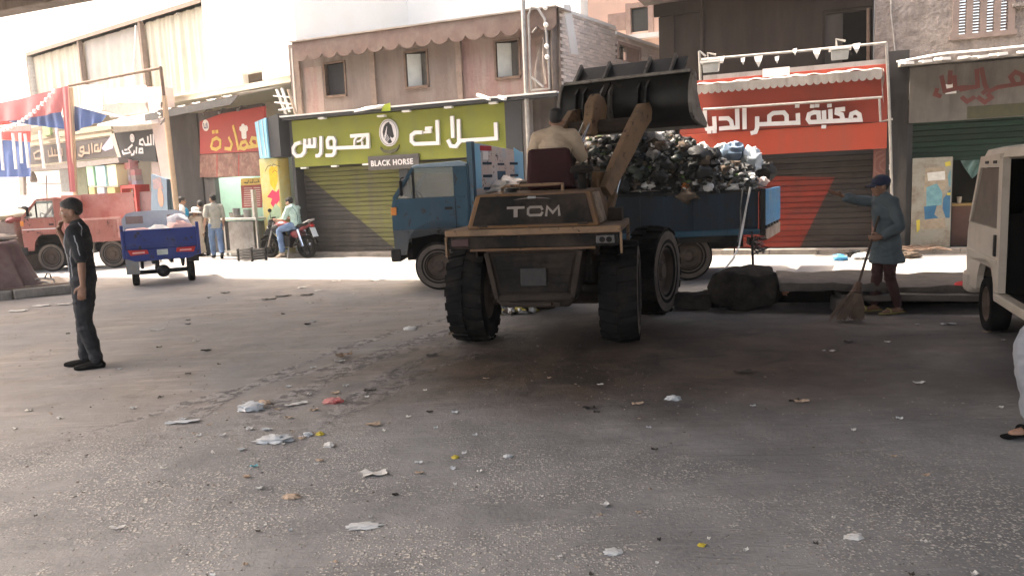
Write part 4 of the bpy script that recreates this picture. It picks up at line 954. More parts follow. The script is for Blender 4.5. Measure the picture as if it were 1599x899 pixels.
part(rg_, 'side_wall', MB().box(gb0+.002, FL.pt(338, 340, YG)[0], YG+.05, YG+.2, 0, FL.pt(350, 277, YG)[1]-.003), m_dwall)
m_rs = M('red_print', (0.42, 0.05, 0.04), (0.34, 0.042, 0.035), 0.5, sc=1.2)
sg = part(rg_, 'signboard', quad(MB(), FL, [(312, 190), (345, 178), (412, 166), (412, 236), (312, 241)], YG-.06, .08), m_rs)
part(rg_, 'food_photos', quad(MB(), FL, [(312, 242), (412, 237), (412, 275), (312, 277)], YG-.05, .07), M('food_print', (0.30, 0.14, 0.10), (0.12, 0.05, 0.04), 0.5, sc=3.5, dirt=(0.38, 0.24, 0.17), dsc=4, damt=0.4))
for px in (338, 372):
    part(rg_, 'photo_divider', quad(MB(), FL, [(px, 241), (px+1.5, 241), (px+1.5, 276), (px, 276)], YG-.054, .003), m_rs)
m_yl = M('yellow_print', (0.72, 0.50, 0.10), None, 0.5)
lt = MB()
def q1_(zx, zy): return FL.pt(300+zx/3.995, 200+zy/3.995, YG-.061)
for i, pts in enumerate([[(120, 118), (130, 75), (155, 62), (178, 80), (176, 118), (150, 134), (124, 126)], [(232, 62), (250, 100), (240, 132), (208, 128)], [(258, -10), (276, 60), (290, 132)], [(300, 122), (310, 92), (336, 84), (350, 112), (326, 130), (300, 124)], [(352, 120), (420, 108)], [(384, 108), (366, 90), (376, 62), (404, 66), (408, 90)], [(130, 26), (138, 24)], [(152, 24), (160, 22)]]):
    lt.stroke([q1_(a, b) for a, b in pts], .10, YG-.061-.0003*i, .01)
part(sg, 'sign_lettering', lt, m_yl)
hx = q1_(322, 14); part(sg, 'chef_hat', MB().xz([(hx[0]-.12, hx[1]-.22), (hx[0]-.04, hx[1]-.25), (hx[0]+.10, hx[1]-.24), (hx[0]+.12, hx[1]-.05), (hx[0]+.19, hx[1]-.02), (hx[0]+.21, hx[1]+.07), (hx[0]+.15, hx[1]+.13), (hx[0]+.08, hx[1]+.12), (hx[0]+.03, hx[1]+.18), (hx[0]-.06, hx[1]+.18), (hx[0]-.1, hx[1]+.12), (hx[0]-.18, hx[1]+.11), (hx[0]-.20, hx[1]+.02), (hx[0]-.12, hx[1]-.04)], YG-.066, YG-.061), m_white)
bx = FL.pt(321, 196, YG-.07); rd_ = part(sg, 'round_badge', MB().disc((bx[0], YG-.062, bx[1]), (0, -1, 0), .17, .008, 18), m_white)
part(rd_, 'badge_figure', MB().stroke([(bx[0]-.09, bx[1]+.06), (bx[0]-.08, bx[1]-.07), (bx[0]+.02, bx[1]-.08), (bx[0]+.03, bx[1]+.04)], .035, YG-.0705, .003).stroke([(bx[0]+.08, bx[1]+.07), (bx[0]+.09, bx[1]-.08)], .03, YG-.0708, .003), M('badge_blue', (0.05, 0.06, 0.2), None, 0.5))
for px, py in ((318, 177), (342, 176), (371, 172)):
    a = fp(px, py, YG-.25); part(rg_, 'spotlight', MB().tube([(a[0], YG+.05, a[2]+.12), (a[0], YG-.12, a[2]+.12), (a[0], YG-.22, a[2]+.02)], .018, 5).ell((a[0], YG-.24, a[2]), .05, .05, .05, n=8, m=5), m_grey)
m_tinr = M('pale_tin', (0.60, 0.57, 0.52), (0.46, 0.43, 0.39), 0.6, sc=2.5, dirt=(0.35, 0.3, 0.25), damt=0.3)
part(rg_, 'awning', MB().surf(lambda s, t: (ga0-.15+(gc0+.85-ga0)*s, -.9+1.4*t, gtop+.0+.28*t+.02*math.sin(40*s)+.10*s), 60, 4), m_tinr)
part(rg_, 'awning_edge', MB().hexa([(ga0-.15, -.9, gtop-.22), (gc0+.3, -.9, gtop-.14), (gc0+.3, -.87, gtop-.14), (ga0-.15, -.87, gtop-.22), (ga0-.15, -.9, gtop-.02), (gc0+.7, -.9, gtop+.06), (gc0+.7, -.87, gtop+.06), (ga0-.15, -.87, gtop-.02)]), m_dwall)
# room behind, lit by its own lamp tubes
m_mint = M('mint_wall', (0.55, 0.66, 0.58), (0.48, 0.58, 0.51), 0.7)
ra, rz1 = FL.pt(338, 279, YG+.1); rb, _ = FL.pt(412, 330, YG+.1)
part(rg_, 'room', MB().box(ra-.6, rb+.4, YG+2.0, YG+2.1, 0, 2.9).box(ra-.6, ra-.5, YG+.25, YG+2.0, 0, 2.9).box(rb+.3, rb+.4, YG+.25, YG+2.0, 0, 2.9).box(ra-.6, rb+.4, YG+.25, YG+2.1, 2.9, 3.0), m_mint)
part(rg_, 'lamp_tube', MB().tube([(ra-.2, YG+1.0, 2.8), (rb+.1, YG+1.0, 2.8)], .03, 8), M('lamp_tube', (0.95, 1.0, 0.92), (0.95, 1.0, 0.92), 0.5, emit=14.0))
mb_ = part(rg_, 'menu_board', quad(MB(), FL, [(376, 290), (409, 288), (409, 324), (378, 325)], YG+.30, .02), M('menu_red', (0.30, 0.045, 0.04), None, 0.6))
part(mb_, 'menu_header', quad(MB(), FL, [(376, 279), (409, 277), (409, 288), (376, 290)], YG+.295, .02), M('yellow_print', (0.72, 0.50, 0.10)))
ml = MB(); hl = MB()
def q2_(px, py): return FL.pt(px, py, YG+.294)
for k in range(9): ml.stroke([q2_(381, 294+3.4*k), q2_(393, 293.6+3.4*k)], .022, YG+.2995, .003); ml.stroke([q2_(396, 293.4+3.4*k), q2_(406, 293+3.4*k)], .022, YG+.2995, .003)
part(mb_, 'menu_lines', ml, M('menu_cream', (0.6, 0.5, 0.42), None, 0.6))
for i, pts in enumerate([[(381, 285), (387, 286), (388, 282)], [(390, 285), (395, 285), (395, 280)], [(397, 285), (405, 284), (403, 281)]]): hl.stroke([q2_(a, b) for a, b in pts], .03, YG+.294-.0003*i, .003)
part(mb_, 'menu_heading', hl, M('menu_black', (0.05, 0.02, 0.02), None, 0.6))
# grill counter
gw = thing('grill_counter', 'steel grill counter with pans in front of the bright restaurant opening', 'counter', FL, (FL.pt(378, 398, -.5)[0], -.5, 0))
c0 = FL.pt(352, 395, -.6)[0]; c1 = FL.pt(408, 395, -.6)[0]; ctz = FL.pt(380, 340, -.6)[1]
part(gw, 'cabinet', MB().box(c0+.25, c1-.28, -.6, -.1, .05, ctz-.1), M('steel_sheet', (0.33, 0.32, 0.31), (0.26, 0.25, 0.24), 0.4, 0.7, dirt=(0.15, 0.13, 0.12)), bevel=.01)
part(gw, 'counter_top', MB().box(c0, c1, -.68, -.02, ctz-.06, ctz), M('steel_bright', (0.55, 0.55, 0.53), None, 0.35, 0.7), bevel=.008)
for x in (c0+.08, c1-.1): part(gw, 'leg', MB().box(x-.03, x+.03, -.62, -.56, 0, ctz-.063), m_steel)
_p = FL.pt(395, 296, -.55); part(gw, 'upright', MB().box(_p[0]-.05, _p[0]+.05, -.6, -.5, ctz+.002, _p[1]), m_steel)
part(gw, 'foot_rail', MB().box(c0, c1-.3, -.63, -.57, .10, .16), m_steel)
part(gw, 'smoke_box', MB().box(c0-.02, c0+.24, -.6, -.1, .18, ctz-.1), m_dark)
for k, (px, r_, h_) in enumerate(((362, .16, .14), (375, .2, .07), (384, .12, .22), (368, .11, .26))):
    a, z = FL.pt(px, 338, -.4-.05*k)
    pn = MB().lathe([(.001, 0), (r_*.85, 0), (r_, h_), (r_*.97, h_), (r_*.8, .02)], (a, -.4-.07*k+.1, ctz+.003), (0, 0, 1), 18)
    solo('cooking_pan', ['shallow dented pan at the left end of the grill counter', 'wide flat tray pan in the middle of the grill counter', 'tall pot near the upright of the grill counter', 'second tall pot behind the wide tray on the grill counter'][k], 'pan', pn, m_grey, FL, (a, -.4-.07*k+.1, ctz+.003), smooth=40)
solo('gas_bottle', 'dark cylinder standing right of the grill counter', 'gas bottle', MB().lathe([(.001, 0), (.15, 0), (.17, .06), (.17, .62), (.10, .75), (.05, .78), (.05, .86), (.001, .86)], (c1+.12, -.35, 0), (0, 0, 1), 18), m_dark, FL, (c1+.12, -.35, 0), smooth=40)
cr = FL.pt(394, 403, -1.3)
def crate(fr, x, y, w_, d_, h_, lab):
    t = thing('slatted_crate', lab, 'crate', fr, (x, y, 0))
    n = 4
    for sy in (-d_/2, d_/2):
        for k in range(n):
            z = .03+k*(h_-.03)/n; part(t, 'slat', MB().box(x-w_/2, x+w_/2, y+sy-.01, y+sy+.01, z, z+(h_-.03)/n*.72), M('crate_plastic', (0.075, 0.07, 0.066), (0.05, 0.047, 0.044), 0.7))
    for sx in (-w_/2, w_/2):
        for k in range(n):
            z = .03+k*(h_-.03)/n; part(t, 'slat', MB().box(x+sx-.01, x+sx+.01, y-d_/2+.013, y+d_/2-.013, z, z+(h_-.03)/n*.72), M('crate_plastic', (0.075, 0.07, 0.066)))
    for sx in (-1, 1):
        for sy in (-1, 1): part(t, 'corner_post', MB().box(x+sx*(w_/2+.002)-.025, x+sx*(w_/2+.002)+.025, y+sy*(d_/2+.002)-.025, y+sy*(d_/2+.002)+.025, 0, h_), m_dark)
    return t
crate(FL, cr[0], -1.3, .58, .42, .32, 'dark slatted crate on the road in front of the grill counter')

# ---------------- yellow pillar with the light blue box on top
YPz = -.35
ya = FL.pt(408, 300, YPz)[0]; yb = FL.pt(437, 300, YPz)[0]; yz = FL.pt(432, 246, YPz)[1]; yt = FL.pt(430, 184, YPz-.1)[1]
pil = thing('yellow_pillar', 'yellow painted pillar with pink bow beside the motorbike', 'pillar', FL, ((ya+yb)/2, 0, 0))
m_yp = M('pillar_yellow', (0.62, 0.50, 0.16), (0.55, 0.42, 0.11), 0.8, sc=1.5, bump=.3, dirt=(0.52, 0.53, 0.30), dsc=1.8, damt=0.6)
part(pil, 'shaft', MB().box(ya, yb, YPz, .03, 0, yz), m_yp, bevel=.03)
def yq(zx, zy): return FL.pt(300+zx/3.995, 200+zy/3.995, YPz-.003)
for i, (nm, c, pts) in enumerate([('painted_heart', (0.75, 0.45, 0.01), [(478, 262), (492, 236), (512, 244), (528, 236), (538, 262), (534, 330), (516, 392), (486, 350)]), ('painted_bow', (0.55, 0.03, 0.10), [(468, 430), (500, 385), (525, 400), (545, 380), (575, 370), (590, 410), (570, 430), (580, 500), (545, 450), (530, 470), (510, 500), (490, 470), (500, 440)]), ('green_paint_patch', (0.33, 0.45, 0.30), [(470, 560), (520, 470), (560, 500), (575, 560), (550, 640), (500, 660), (475, 640)]), ('yellow_scrawl', (0.5, 0.40, 0.05), [(470, 640), (490, 630), (500, 680), (480, 720), (466, 690)])]):
    part(pil, nm, MB().xz([(min(max(a, ya+.03), yb-.03), b) for a, b in (yq(*p) for p in pts)], YPz-.004-.0006*i, YPz+.002), M(nm+'_paint', c, tuple(x*.75 for x in c), .7, sc=8))
scr = MB()
for i, pts in enumerate([[(455, 270), (470, 240), (490, 232), (500, 245)], [(490, 262), (505, 225), (530, 235), (550, 240)], [(500, 280), (515, 262), (530, 275)]]): scr.stroke([yq(*p) for p in pts], .016, YPz-.0005-.0003*i, .003)
part(pil, 'scrawled_writing', scr, M('scrawl_black', (0.05, 0.045, 0.04), None, 0.8))
sbx = thing('sign_box', 'light blue boxed sign leaning on top of the yellow pillar', 'sign', FL, ((ya+yb)/2, -.2, yz))
xa_ = FL.pt(400, 220, YPz-.12)[0]; xm_ = FL.pt(419, 220, YPz-.12)[0]; xb_ = FL.pt(434, 220, YPz-.12)[0]
part(sbx, 'blue_face', MB().hexa([(xa_+.10, YPz-.12, yz+.004), (xm_, YPz-.14, yz+.004), (xm_, -.02, yz+.004), (xa_+.10, -.02, yz+.004), (xa_, YPz-.12, yt-.05), (xm_-.02, YPz-.14, yt+.03), (xm_-.02, -.02, yt+.03), (xa_, -.02, yt-.05)]), M('light_blue_sheet', (0.30, 0.62, 0.78), (0.24, 0.53, 0.70), 0.5, sc=2))
part(sbx, 'dark_side', MB().hexa([(xm_+.003, YPz-.10, yz+.004), (xb_, YPz-.06, yz+.004), (xb_, -.02, yz+.004), (xm_+.003, -.02, yz+.004), (xm_+.003, YPz-.10, yt+.03), (xb_, YPz-.06, yt+.10), (xb_, -.02, yt+.10), (xm_+.003, -.02, yt+.03)]), m_char)
for k, px in enumerate((404, 410.5)): _q = FL.pt(px, 210, YPz-.15); part(sbx, 'seam', MB().tube([(_q[0]+.06, YPz-.145, yz+.05), (_q[0], YPz-.145, yt-.03)], .012, 5), m_white)
# clutter of broken white laths over the box
for k, (x0, y0, x1, y1) in enumerate(((432, 140, 446, 178), (440, 138, 452, 175), (428, 150, 455, 152), (430, 160, 456, 163), (436, 172, 458, 168), (450, 140, 462, 178))):
    solo('broken_lath', ['tall bent lath', 'second tall lath', 'upper cross lath', 'middle cross lath', 'lowest cross lath', 'beige curved end lath'][k]+' in the broken white frame above the light blue sign', 'lath', MB().beam(fp(x0, y0, -.3-.02*k), fp(x1, y1, -.3-.02*k), .07, .03), m_white if k < 5 else M('beige_lath', (0.55, 0.42, 0.3), None, .8), FL, fp((x0+x1)/2, (y0+y1)/2, -.3), group='broken laths above the blue sign')

# ---------------- corner shop: black market sign, pinkish column, goods
YK = .2
m_pcol = M('pink_grey_column', (0.50, 0.40, 0.36), (0.42, 0.34, 0.31), 0.9, sc=2, dirt=(0.36, 0.30, 0.27))
solo('leaning_column', 'pinkish plastered column between the market sign and the dark grill shop', 'pillar', quad(MB(), FL, [(226, 136), (256, 136), (262, 180), (274, 281), (252, 281), (240, 215)], -.1, .3), m_pcol, FL, fp(255, 281, -.1), bevel=.02)
mk = thing('market_shop', 'small market with black sign, goods shelves and red fridge', 'shop', FL, (FL.pt(215, 390, YK)[0], .6, 0))
msg = part(mk, 'signboard', quad(MB(), FL, [(176, 208), (241, 202), (243, 240), (245, 253), (184, 249)], YK, .1), M('black_signboard', (0.035, 0.034, 0.036), None, 0.6))
lt = MB()
def mkq(zx, zy): return FL.pt(110+zx/5.29, 170+zy/5.29, YK-.001)
for i, (pts, k) in enumerate([([(686, 215), (688, 296)], 1), ([(664, 218), (668, 294), (646, 296)], 1), ([(640, 232), (644, 296), (620, 298)], 1), ([(618, 296), (600, 250), (576, 262), (574, 290), (600, 298)], 1), ([(600, 362), (596, 330), (572, 332), (570, 362), (600, 362)], 1), ([(548, 320), (546, 364)], 1), ([(530, 350), (524, 376), (506, 380)], 1), ([(512, 300), (480, 330), (500, 360), (440, 372), (432, 350)], 1), ([(452, 340), (470, 338)], .8)]):
    lt.stroke([mkq(*p) for p in pts], .07*k, YK-.0005-.0004*i, .012)
_e = mkq(512, 243); part(msg, 'sign_lettering', lt, m_letter)
em2 = part(msg, 'round_emblem', MB().disc((_e[0], YK-.001, _e[1]), (0, -1, 0), .14, .012, 18), m_letter)
part(em2, 'emblem_mark', MB().stroke([(_e[0]+.08*math.cos(t_), _e[1]+.08*math.sin(t_)) for t_ in [i*.45 for i in range(14)]], .02, YK-.0135, .003, True), M('rim_grey', (0.35, 0.33, 0.33)))
part(mk, 'canopy', quad(MB(), FL, [(152, 194), (190, 184), (234, 176), (236, 192), (190, 197), (152, 197)], YK-.55, .8), m_wh)
part(mk, 'canopy_underside', quad(MB(), FL, [(176, 198), (236, 193), (238, 201), (178, 207)], YK-.2, .4), M('beige_board', (0.46, 0.42, 0.37), None, .8))
part(mk, 'interior', MB().box(FL.pt(178, 260, YK)[0], FL.pt(262, 260, YK)[0], YK+1.6, YK+1.7, 0, 3.4), m_dwall)
part(mk, 'side_strip', quad(MB(), FL, [(171, 210), (178, 208), (190, 249), (186, 252)], YK-.02, .12), M('beige_board', (0.46, 0.42, 0.37)))
part(mk, 'stone_jamb', quad(MB(), FL, [(236, 240), (244, 238), (252, 282), (237, 274)], YK+.12, .2), m_pcol)
m_rf = M('fridge_red', (0.50, 0.045, 0.04), None, 0.45)
fr_ = thing('red_fridge', 'open red framed drinks fridge in the market behind the bending man', 'fridge', FL, fp(202, 318, YK-.3))
a, z1 = FL.pt(187, 289, YK-.3); b_, z0 = FL.pt(218, 360, YK-.3)
z1 = FL.pt(200, 289, YK-.3)[1]; zm = FL.pt(200, 309, YK-.3)[1]
for args in ((a, a+.10, 0, z1), (b_-.10, b_, 0, z1), (a+.1, b_-.1, z1-.11, z1), (a+.1, b_-.1, zm-.08, zm)): part(fr_, 'frame', MB().box(args[0], args[1], YK-.3, YK+.2, args[2], args[3]), m_rf)
part(fr_, 'back', MB().box(a+.1, b_-.1, YK+.1, YK+.15, 0, z1-.113), M('fridge_inside', (0.6, 0.58, 0.55), None, .6))
for k in range(4): part(fr_, 'bottle', MB().lathe([(.001, 0), (.05, 0), (.05, .16), (.02, .24), (.02, .3), (.001, .3)], (a+.2+k*.11, YK-.05, zm+.003), (0, 0, 1), 10), [M('bottle_orange', (0.6, 0.22, 0.04), None, .3), m_white, m_dark, M('bottle_orange', (0.6, 0.22, 0.04))][k], smooth=40)
# goods
def box_item(px0, py0, px1, py1, y, dep, mt, lab, nm='carton', cat='box', group='cartons and packets at the market front'):
    a, z1 = FL.pt(px0, py0, y); b, z0 = FL.pt(px1, py1, y)
    return solo(nm, lab, cat, MB().box(a, b, y, y+dep, z0, z1), mt, FL, ((a+b)/2, y+dep/2, z0), bevel=.01, group=group)
m_gb = M('pale_green_print', (0.42, 0.62, 0.36), (0.36, 0.56, 0.40), .6, sc=2); m_bb = M('pale_blue_print', (0.35, 0.62, 0.75), (0.45, 0.68, 0.74), .6, sc=2); m_yb = M('pale_yellow_print', (0.70, 0.64, 0.36), (0.62, 0.60, 0.42), .6, sc=3); m_pb = M('pink_print', (0.62, 0.25, 0.26), (0.60, 0.42, 0.42), .6, sc=4); m_lb = M('lilac_print', (0.42, 0.42, 0.52), (0.56, 0.54, 0.58), .6, sc=5)
box_item(134, 260, 148, 290, -.2, .4, m_gb, 'pale green carton at the left end of the bright display above the red tipper')
box_item(148.5, 260, 166, 290, -.2, .4, m_bb, 'pale blue carton in the middle of the bright display above the red tipper')
box_item(166.5, 258, 184, 290, -.2, .4, m_yb, 'pale yellow carton at the right end of the bright display above the red tipper')
box_item(138, 293, 150, 318, -.15, .3, M('sack_yellow', (0.62, 0.50, 0.22), None, .7), 'small yellow packet under the green carton')
box_item(151, 293, 165, 318, -.15, .3, m_lb, 'small lilac packet under the blue carton')
box_item(167, 293, 182, 318, -.15, .3, M('sack_yellow', (0.62, 0.50, 0.22)), 'small yellow packet under the yellow carton')
box_item(174, 252, 203, 264, .1, .3, m_pb, 'pink printed carton on top of the shelf left of the dark market doorway')
for k in range(9):
    x = 186+(k % 3)*8+(k//3)*1.5; y = 265+(k//3)*9
    box_item(x, y, x+8.5, y+8.6, .15+.02*(k % 3), .25, [m_lb, m_pb, M('packet_grey', (0.4, 0.37, 0.36), (0.55, 0.5, 0.48), .6, sc=9)][(k*2+k//3) % 3], ['top', 'middle', 'bottom'][k//3]+' row '+['left', 'centre', 'right'][k % 3]+' packet on the shelf under the pink carton', 'packet', 'packet', 'packets stacked under the pink carton')
ad = thing('advert_panel', 'tall blue grey advert panel with a brown oval right of the red fridge', 'sign', FL, fp(250, 330, -.15))
pnl = part(ad, 'panel', quad(MB(), FL, [(236, 272), (260, 280), (264, 400), (236, 400)], -.2, .1), M('advert_blue', (0.12, 0.17, 0.22), (0.09, 0.13, 0.18), .6, sc=3))
oc = FL.pt(251, 309, -.2); part(pnl, 'oval', MB().xz([(oc[0]+.17*math.cos(t_*.35), oc[1]+.32*math.sin(t_*.35)*(1 if math.sin(t_*.35) > 0 else .9)) for t_ in range(18)], -.206, -.2005), M('advert_brown', (0.33, 0.20, 0.14), (0.24, 0.14, 0.10), .6, sc=7))
part(pnl, 'face_picture', quad(MB(), FL, [(238, 280), (250, 277), (255, 295), (240, 296)], -.205, .0045), M('advert_faces', (0.30, 0.16, 0.15), (0.12, 0.12, 0.14), .6, sc=12))
solo('teal_door', 'narrow dark teal door leaf between advert panel and grey wall', 'door', quad(MB(), FL, [(262, 282), (272, 282), (276, 400), (265, 400)], -.1, .08), M('teal_paint', (0.05, 0.09, 0.10), None, .6), FL, fp(270, 395, -.1))
solo('shelf_unit', 'dark red goods shelf at the right of the red fridge', 'shelf', quad(MB(), FL, [(218, 300), (236, 298), (237, 400), (219, 400)], .0, .3), M('shelf_maroon', (0.16, 0.06, 0.06), (0.09, 0.05, 0.05), .7, sc=8), FL, fp(227, 395, 0))

# ---------------- sweets shop at the far left
sw = thing('sweet_shop', 'shop with brown sign of tan letters and bright windows at the far left', 'shop', FL, (FL.pt(70, 380, .3)[0], .6, 0))
YV = .28
ssg = part(sw, 'signboard', quad(MB(), FL, [(46, 230), (168, 214), (178, 214), (184, 244), (120, 250), (48, 257)], YV, .1), M('brown_signboard', (0.10, 0.085, 0.08), (0.075, 0.065, 0.06), .6))
part(sw, 'beige_band', quad(MB(), FL, [(46, 212), (172, 194), (174, 202), (46, 220)], YV-.03, .14), M('beige_trim', (0.50, 0.43, 0.31), None, .7))
part(sw, 'beige_band', quad(MB(), FL, [(46, 223.5), (174, 206), (175, 211), (46, 228.5)], YV-.015, .12), M('beige_trim', (0.50, 0.43, 0.31)))
part(sw, 'canopy', quad(MB(), FL, [(28, 263), (120, 254), (184, 246), (186, 254), (120, 262), (30, 268)], YV-.5, .7), M('grey_brown_trim', (0.30, 0.26, 0.235), None, .8))
part(sw, 'sun_patch', quad(MB(), FL, [(158, 232), (172, 214), (178, 216), (176, 232), (164, 236)], YV-.006, .004), M('sun_patch_lilac', (0.45, 0.41, 0.58), None, .6))  # sunlit end of the sign painted on as a lilac patch
lt = MB()
def swq(zx, zy): return FL.pt(zx/4.495, 120+zy/4.495, YV-.001)
for i, pts in enumerate([[(715, 470), (705, 520), (690, 524)], [(690, 478), (668, 482), (666, 522), (690, 524), (690, 500)], [(646, 470), (650, 530)], [(625, 480), (630, 535), (595, 535)], [(590, 490), (566, 498), (566, 524), (592, 528), (590, 500)], [(592, 535), (575, 560), (556, 550)], [(528, 492), (532, 548)], [(436, 505), (440, 548), (346, 556), (342, 520)], [(412, 510), (414, 548)], [(388, 512), (390, 550)], [(366, 500), (372, 552)], [(300, 520), (270, 520), (240, 540), (250, 575), (285, 575), (300, 540)]]): (part(ssg, 'sign_lettering', lt, M('tan_letter', (0.46, 0.35, 0.26), None, .6)), lt.__init__()) if i == 7 else None; lt.stroke([swq(*p) for p in pts], .075, YV-.0005-.0004*i, .012)
part(ssg, 'sign_lettering', lt, M('tan_letter', (0.46, 0.35, 0.26), None, .6))
m_day = M('shop_white_wall', (0.84, 0.82, 0.76), (0.78, 0.75, 0.69), .8)
YZ = 1.1
hs_ = [hole(FL, YZ, 36, 282, 46, 300), hole(FL, YZ, 60, 276, 72, 286), hole(FL, YZ, 73, 274, 93, 286)]
part(sw, 'bright_wall', MB().box(FL.pt(-40, 300, YZ)[0], FL.pt(185, 300, YZ)[0], YZ, YZ+.15, 0, FL.pt(70, 268, YZ)[1]), m_day)
part(sw, 'post', quad(MB(), FL, [(28, 268), (36, 267), (37, 305), (31, 305)], YV-.1, .12), M('grey_brown_trim', (0.30, 0.26, 0.235)))
part(sw, 'grille', MB().tube([fp(72, 274, .9), fp(74, 330, .9)], .03, 5).tube([fp(36, 288, .9), fp(95, 286.5, .9)], .025, 5), M('grey_brown_trim', (0.30, 0.26, 0.235)))
part(sw, 'blind', quad(MB(), FL, [(92, 262), (107, 262), (110, 300), (96, 300)], YV+.1, .06), M('grey_blind', (0.42, 0.42, 0.42), None, .7))
part(sw, 'olive_panel', quad(MB(), FL, [(120, 262), (134, 260), (138, 310), (120, 310)], .1, .06), M('olive_box', (0.26, 0.26, 0.17), None, .7))
part(sw, 'lamp_box', quad(MB(), FL, [(66, 196), (77, 193), (78, 210), (68, 213)], YV-.14, .1), M('lime_lamp', (0.42, 0.55, 0.26), None, .6))
part(sw, 'bell', MB().lathe([(.10, 0), (.14, .06), (.10, .30), (.03, .42)], fp(53, 285, YV-.3), (0, 0, 1), 12), M('grey_brown_trim', (0.30, 0.26, 0.235)))
for k, pts in enumerate([[(128, 133), (160, 133), (160, 172), (128, 172)], [(162, 140), (226, 133), (228, 160), (164, 162)]]):
    solo('white_board', ['square white sign board above the blue tent cloth', 'long white sign board with faint letters above the black market sign'][k], 'sign', quad(MB(), FL, pts, .25+.06*k, .06), m_wh, FL, fp(sum(p[0] for p in pts)/4, sum(p[1] for p in pts)/4, .3))
lt = MB()
for i, pts in enumerate([[(168, 152), (172, 144), (178, 152)], [(182, 142), (183, 154)], [(187, 154), (200, 152), (198, 142)], [(206, 140), (207, 153)], [(212, 152), (222, 150), (220, 141)]]): lt.stroke([FL.pt(a, b, .305) for a, b in pts], .05, .3095-.0003*i, .006)
solo('board_lettering', 'faint cream letters on the long white sign board', 'lettering', lt, M('faint_letter', (0.72, 0.68, 0.60), None, .7), FL, fp(195, 148, .3))
solo('roof_box', 'brownish grey awning box under the long white sign board', 'awning', quad(MB(), FL, [(160, 164), (226, 160), (232, 176), (172, 184)], .1, .5), M('taupe_cloth', (0.33, 0.28, 0.25), (0.25, 0.21, 0.19), .9), FL, fp(195, 170, .2))

# ---------------- street tent with drapes, tube lamps and bulbs
YT = -1.6
tn = thing('street_tent', 'red and blue cloth tent on poles with hanging tube lamps at the far left', 'tent', FL, fp(115, 330, YT))
m_rc = M('red_drape', (0.36, 0.115, 0.115), (0.28, 0.085, 0.09), .95, sc=2); m_bc = M('blue_drape', (0.060, 0.100, 0.24), (0.045, 0.075, 0.185), .95, sc=2); m_orp = M('tan_pole', (0.55, 0.40, 0.26), (0.46, 0.33, 0.22), .8, sc=5); m_bright = M('scarlet_cloth', (0.62, 0.06, 0.05), (0.5, 0.05, 0.045), .9)
def drape(name, top, bot, y, mt, amp=.05, fr_=14.0, nu=40, nv=6, yb=0.0):
    def at(line, s):
        n = len(line)-1; i = min(int(s*n), n-1); t = s*n-i
        return (line[i][0]*(1-t)+line[i+1][0]*t, line[i][1]*(1-t)+line[i+1][1]*t)
    def fn(s, t):
        a = at(top, s); b = at(bot, s); yy = y+yb*t+amp*math.sin(fr_*s)*(.3+.7*t)
        p = FL.pt(a[0]*(1-t)+b[0]*t, a[1]*(1-t)+b[1]*t, y+yb*t); return (p[0], yy, p[1])
    return part(tn, name, MB().surf(fn, nu, nv), mt, smooth=70)
drape('red_drape', [(-40, 168), (30, 155), (103, 135)], [(-40, 192), (30, 188), (94, 175)], YT, m_rc, .06, 26)
drape('red_drape', [(95, 137), (107, 134)], [(109, 300), (117, 300)], YT-.08, m_rc, .04, 9, 12, 12)
drape('blue_drape', [(10, 189), (55, 181), (94, 172)], [(10, 190), (55, 196), (101, 202)], YT+.25, m_bc, .05, 40)
drape('blue_drape', [(-40, 218), (10, 219), (48, 222)], [(-40, 276), (10, 277), (51, 276)], YT+.35, m_bc, .06, 30)
drape('blue_drape', [(116, 166), (140, 172), (167, 181)], [(116, 206), (140, 196), (160, 190)], YT+.15, m_bc, .05, 16)
drape('scarlet_drape', [(-40, 186), (0, 187), (24, 193)], [(-40, 198), (0, 196), (8, 195)], YT+.12, m_bright, .03, 9)
drape('scarlet_drape', [(-40, 205), (5, 206), (48, 205)], [(-40, 219), (5, 218), (48, 222)], YT+.30, m_bright, .04, 22)
def pole_(a, b, r_, mt): return part(tn, 'pole', MB().tube([a, b], r_, 8), mt)
g0 = FL.I @ G(121, 392); 
pole_(fp(110, 137, YT), fp(122, 395, YT), .075, m_orp)
pole_(fp(108, 134, YT+.05), fp(251, 106, YT+.05), .045, m_wood)
pole_(fp(251, 106, YT+.05), fp(256, 150, YT+.05), .045, m_wood)
pole_(fp(256, 150, YT+.05), fp(283, 390, YT+.05), .075, m_orp)
pole_(fp(128, 168, YT+.1), fp(205, 187, YT+.1), .03, m_white)
m_tubel = M('white_tube', (0.88, 0.87, 0.84), None, .4)
for k, (x0, y0, x1, y1) in enumerate(((0, 206, 5, 266), (20, 208, 25, 264), (39, 209, 45, 262), (62, 204, 69, 263), (88, 200, 95, 254), (31, 208, 34, 255))):
    part(tn, 'tube_lamp', MB().tube([fp(x0, y0, YT-.2), fp(x1, y1, YT-.2)], .05, 8), m_tubel)
for k in range(15):
    t = k/14; px = 84-84*t; py = 143+(205-143)*t+10*math.sin(math.pi*t); part(tn, 'bulb', MB().ell(fp(px, py, YT-.12), .065, .065, .075, n=8, m=5), m_tubel)
part(tn, 'bulb_cord', MB().tube([fp(84-84*t, 141+(203-141)*t+10*math.sin(math.pi*t), YT-.12) for t in [i/14 for i in range(15)]], .012, 4), m_white)
part(tn, 'pale_band', quad(MB(), FL, [(-40, 199), (48, 196), (48, 206), (-40, 206)], YT+.32, .01), M('faded_pink', (0.52, 0.30, 0.28), None, .9))
for k, (px, py) in enumerate(((252, 165), (251, 178), (254, 190))):
    part(tn, 'wire_tangle', MB().tube([fp(px+rnd.uniform(-4, 4), py+rnd.uniform(-6, 6), YT-.03) for _ in range(7)], .02, 4), m_grey)
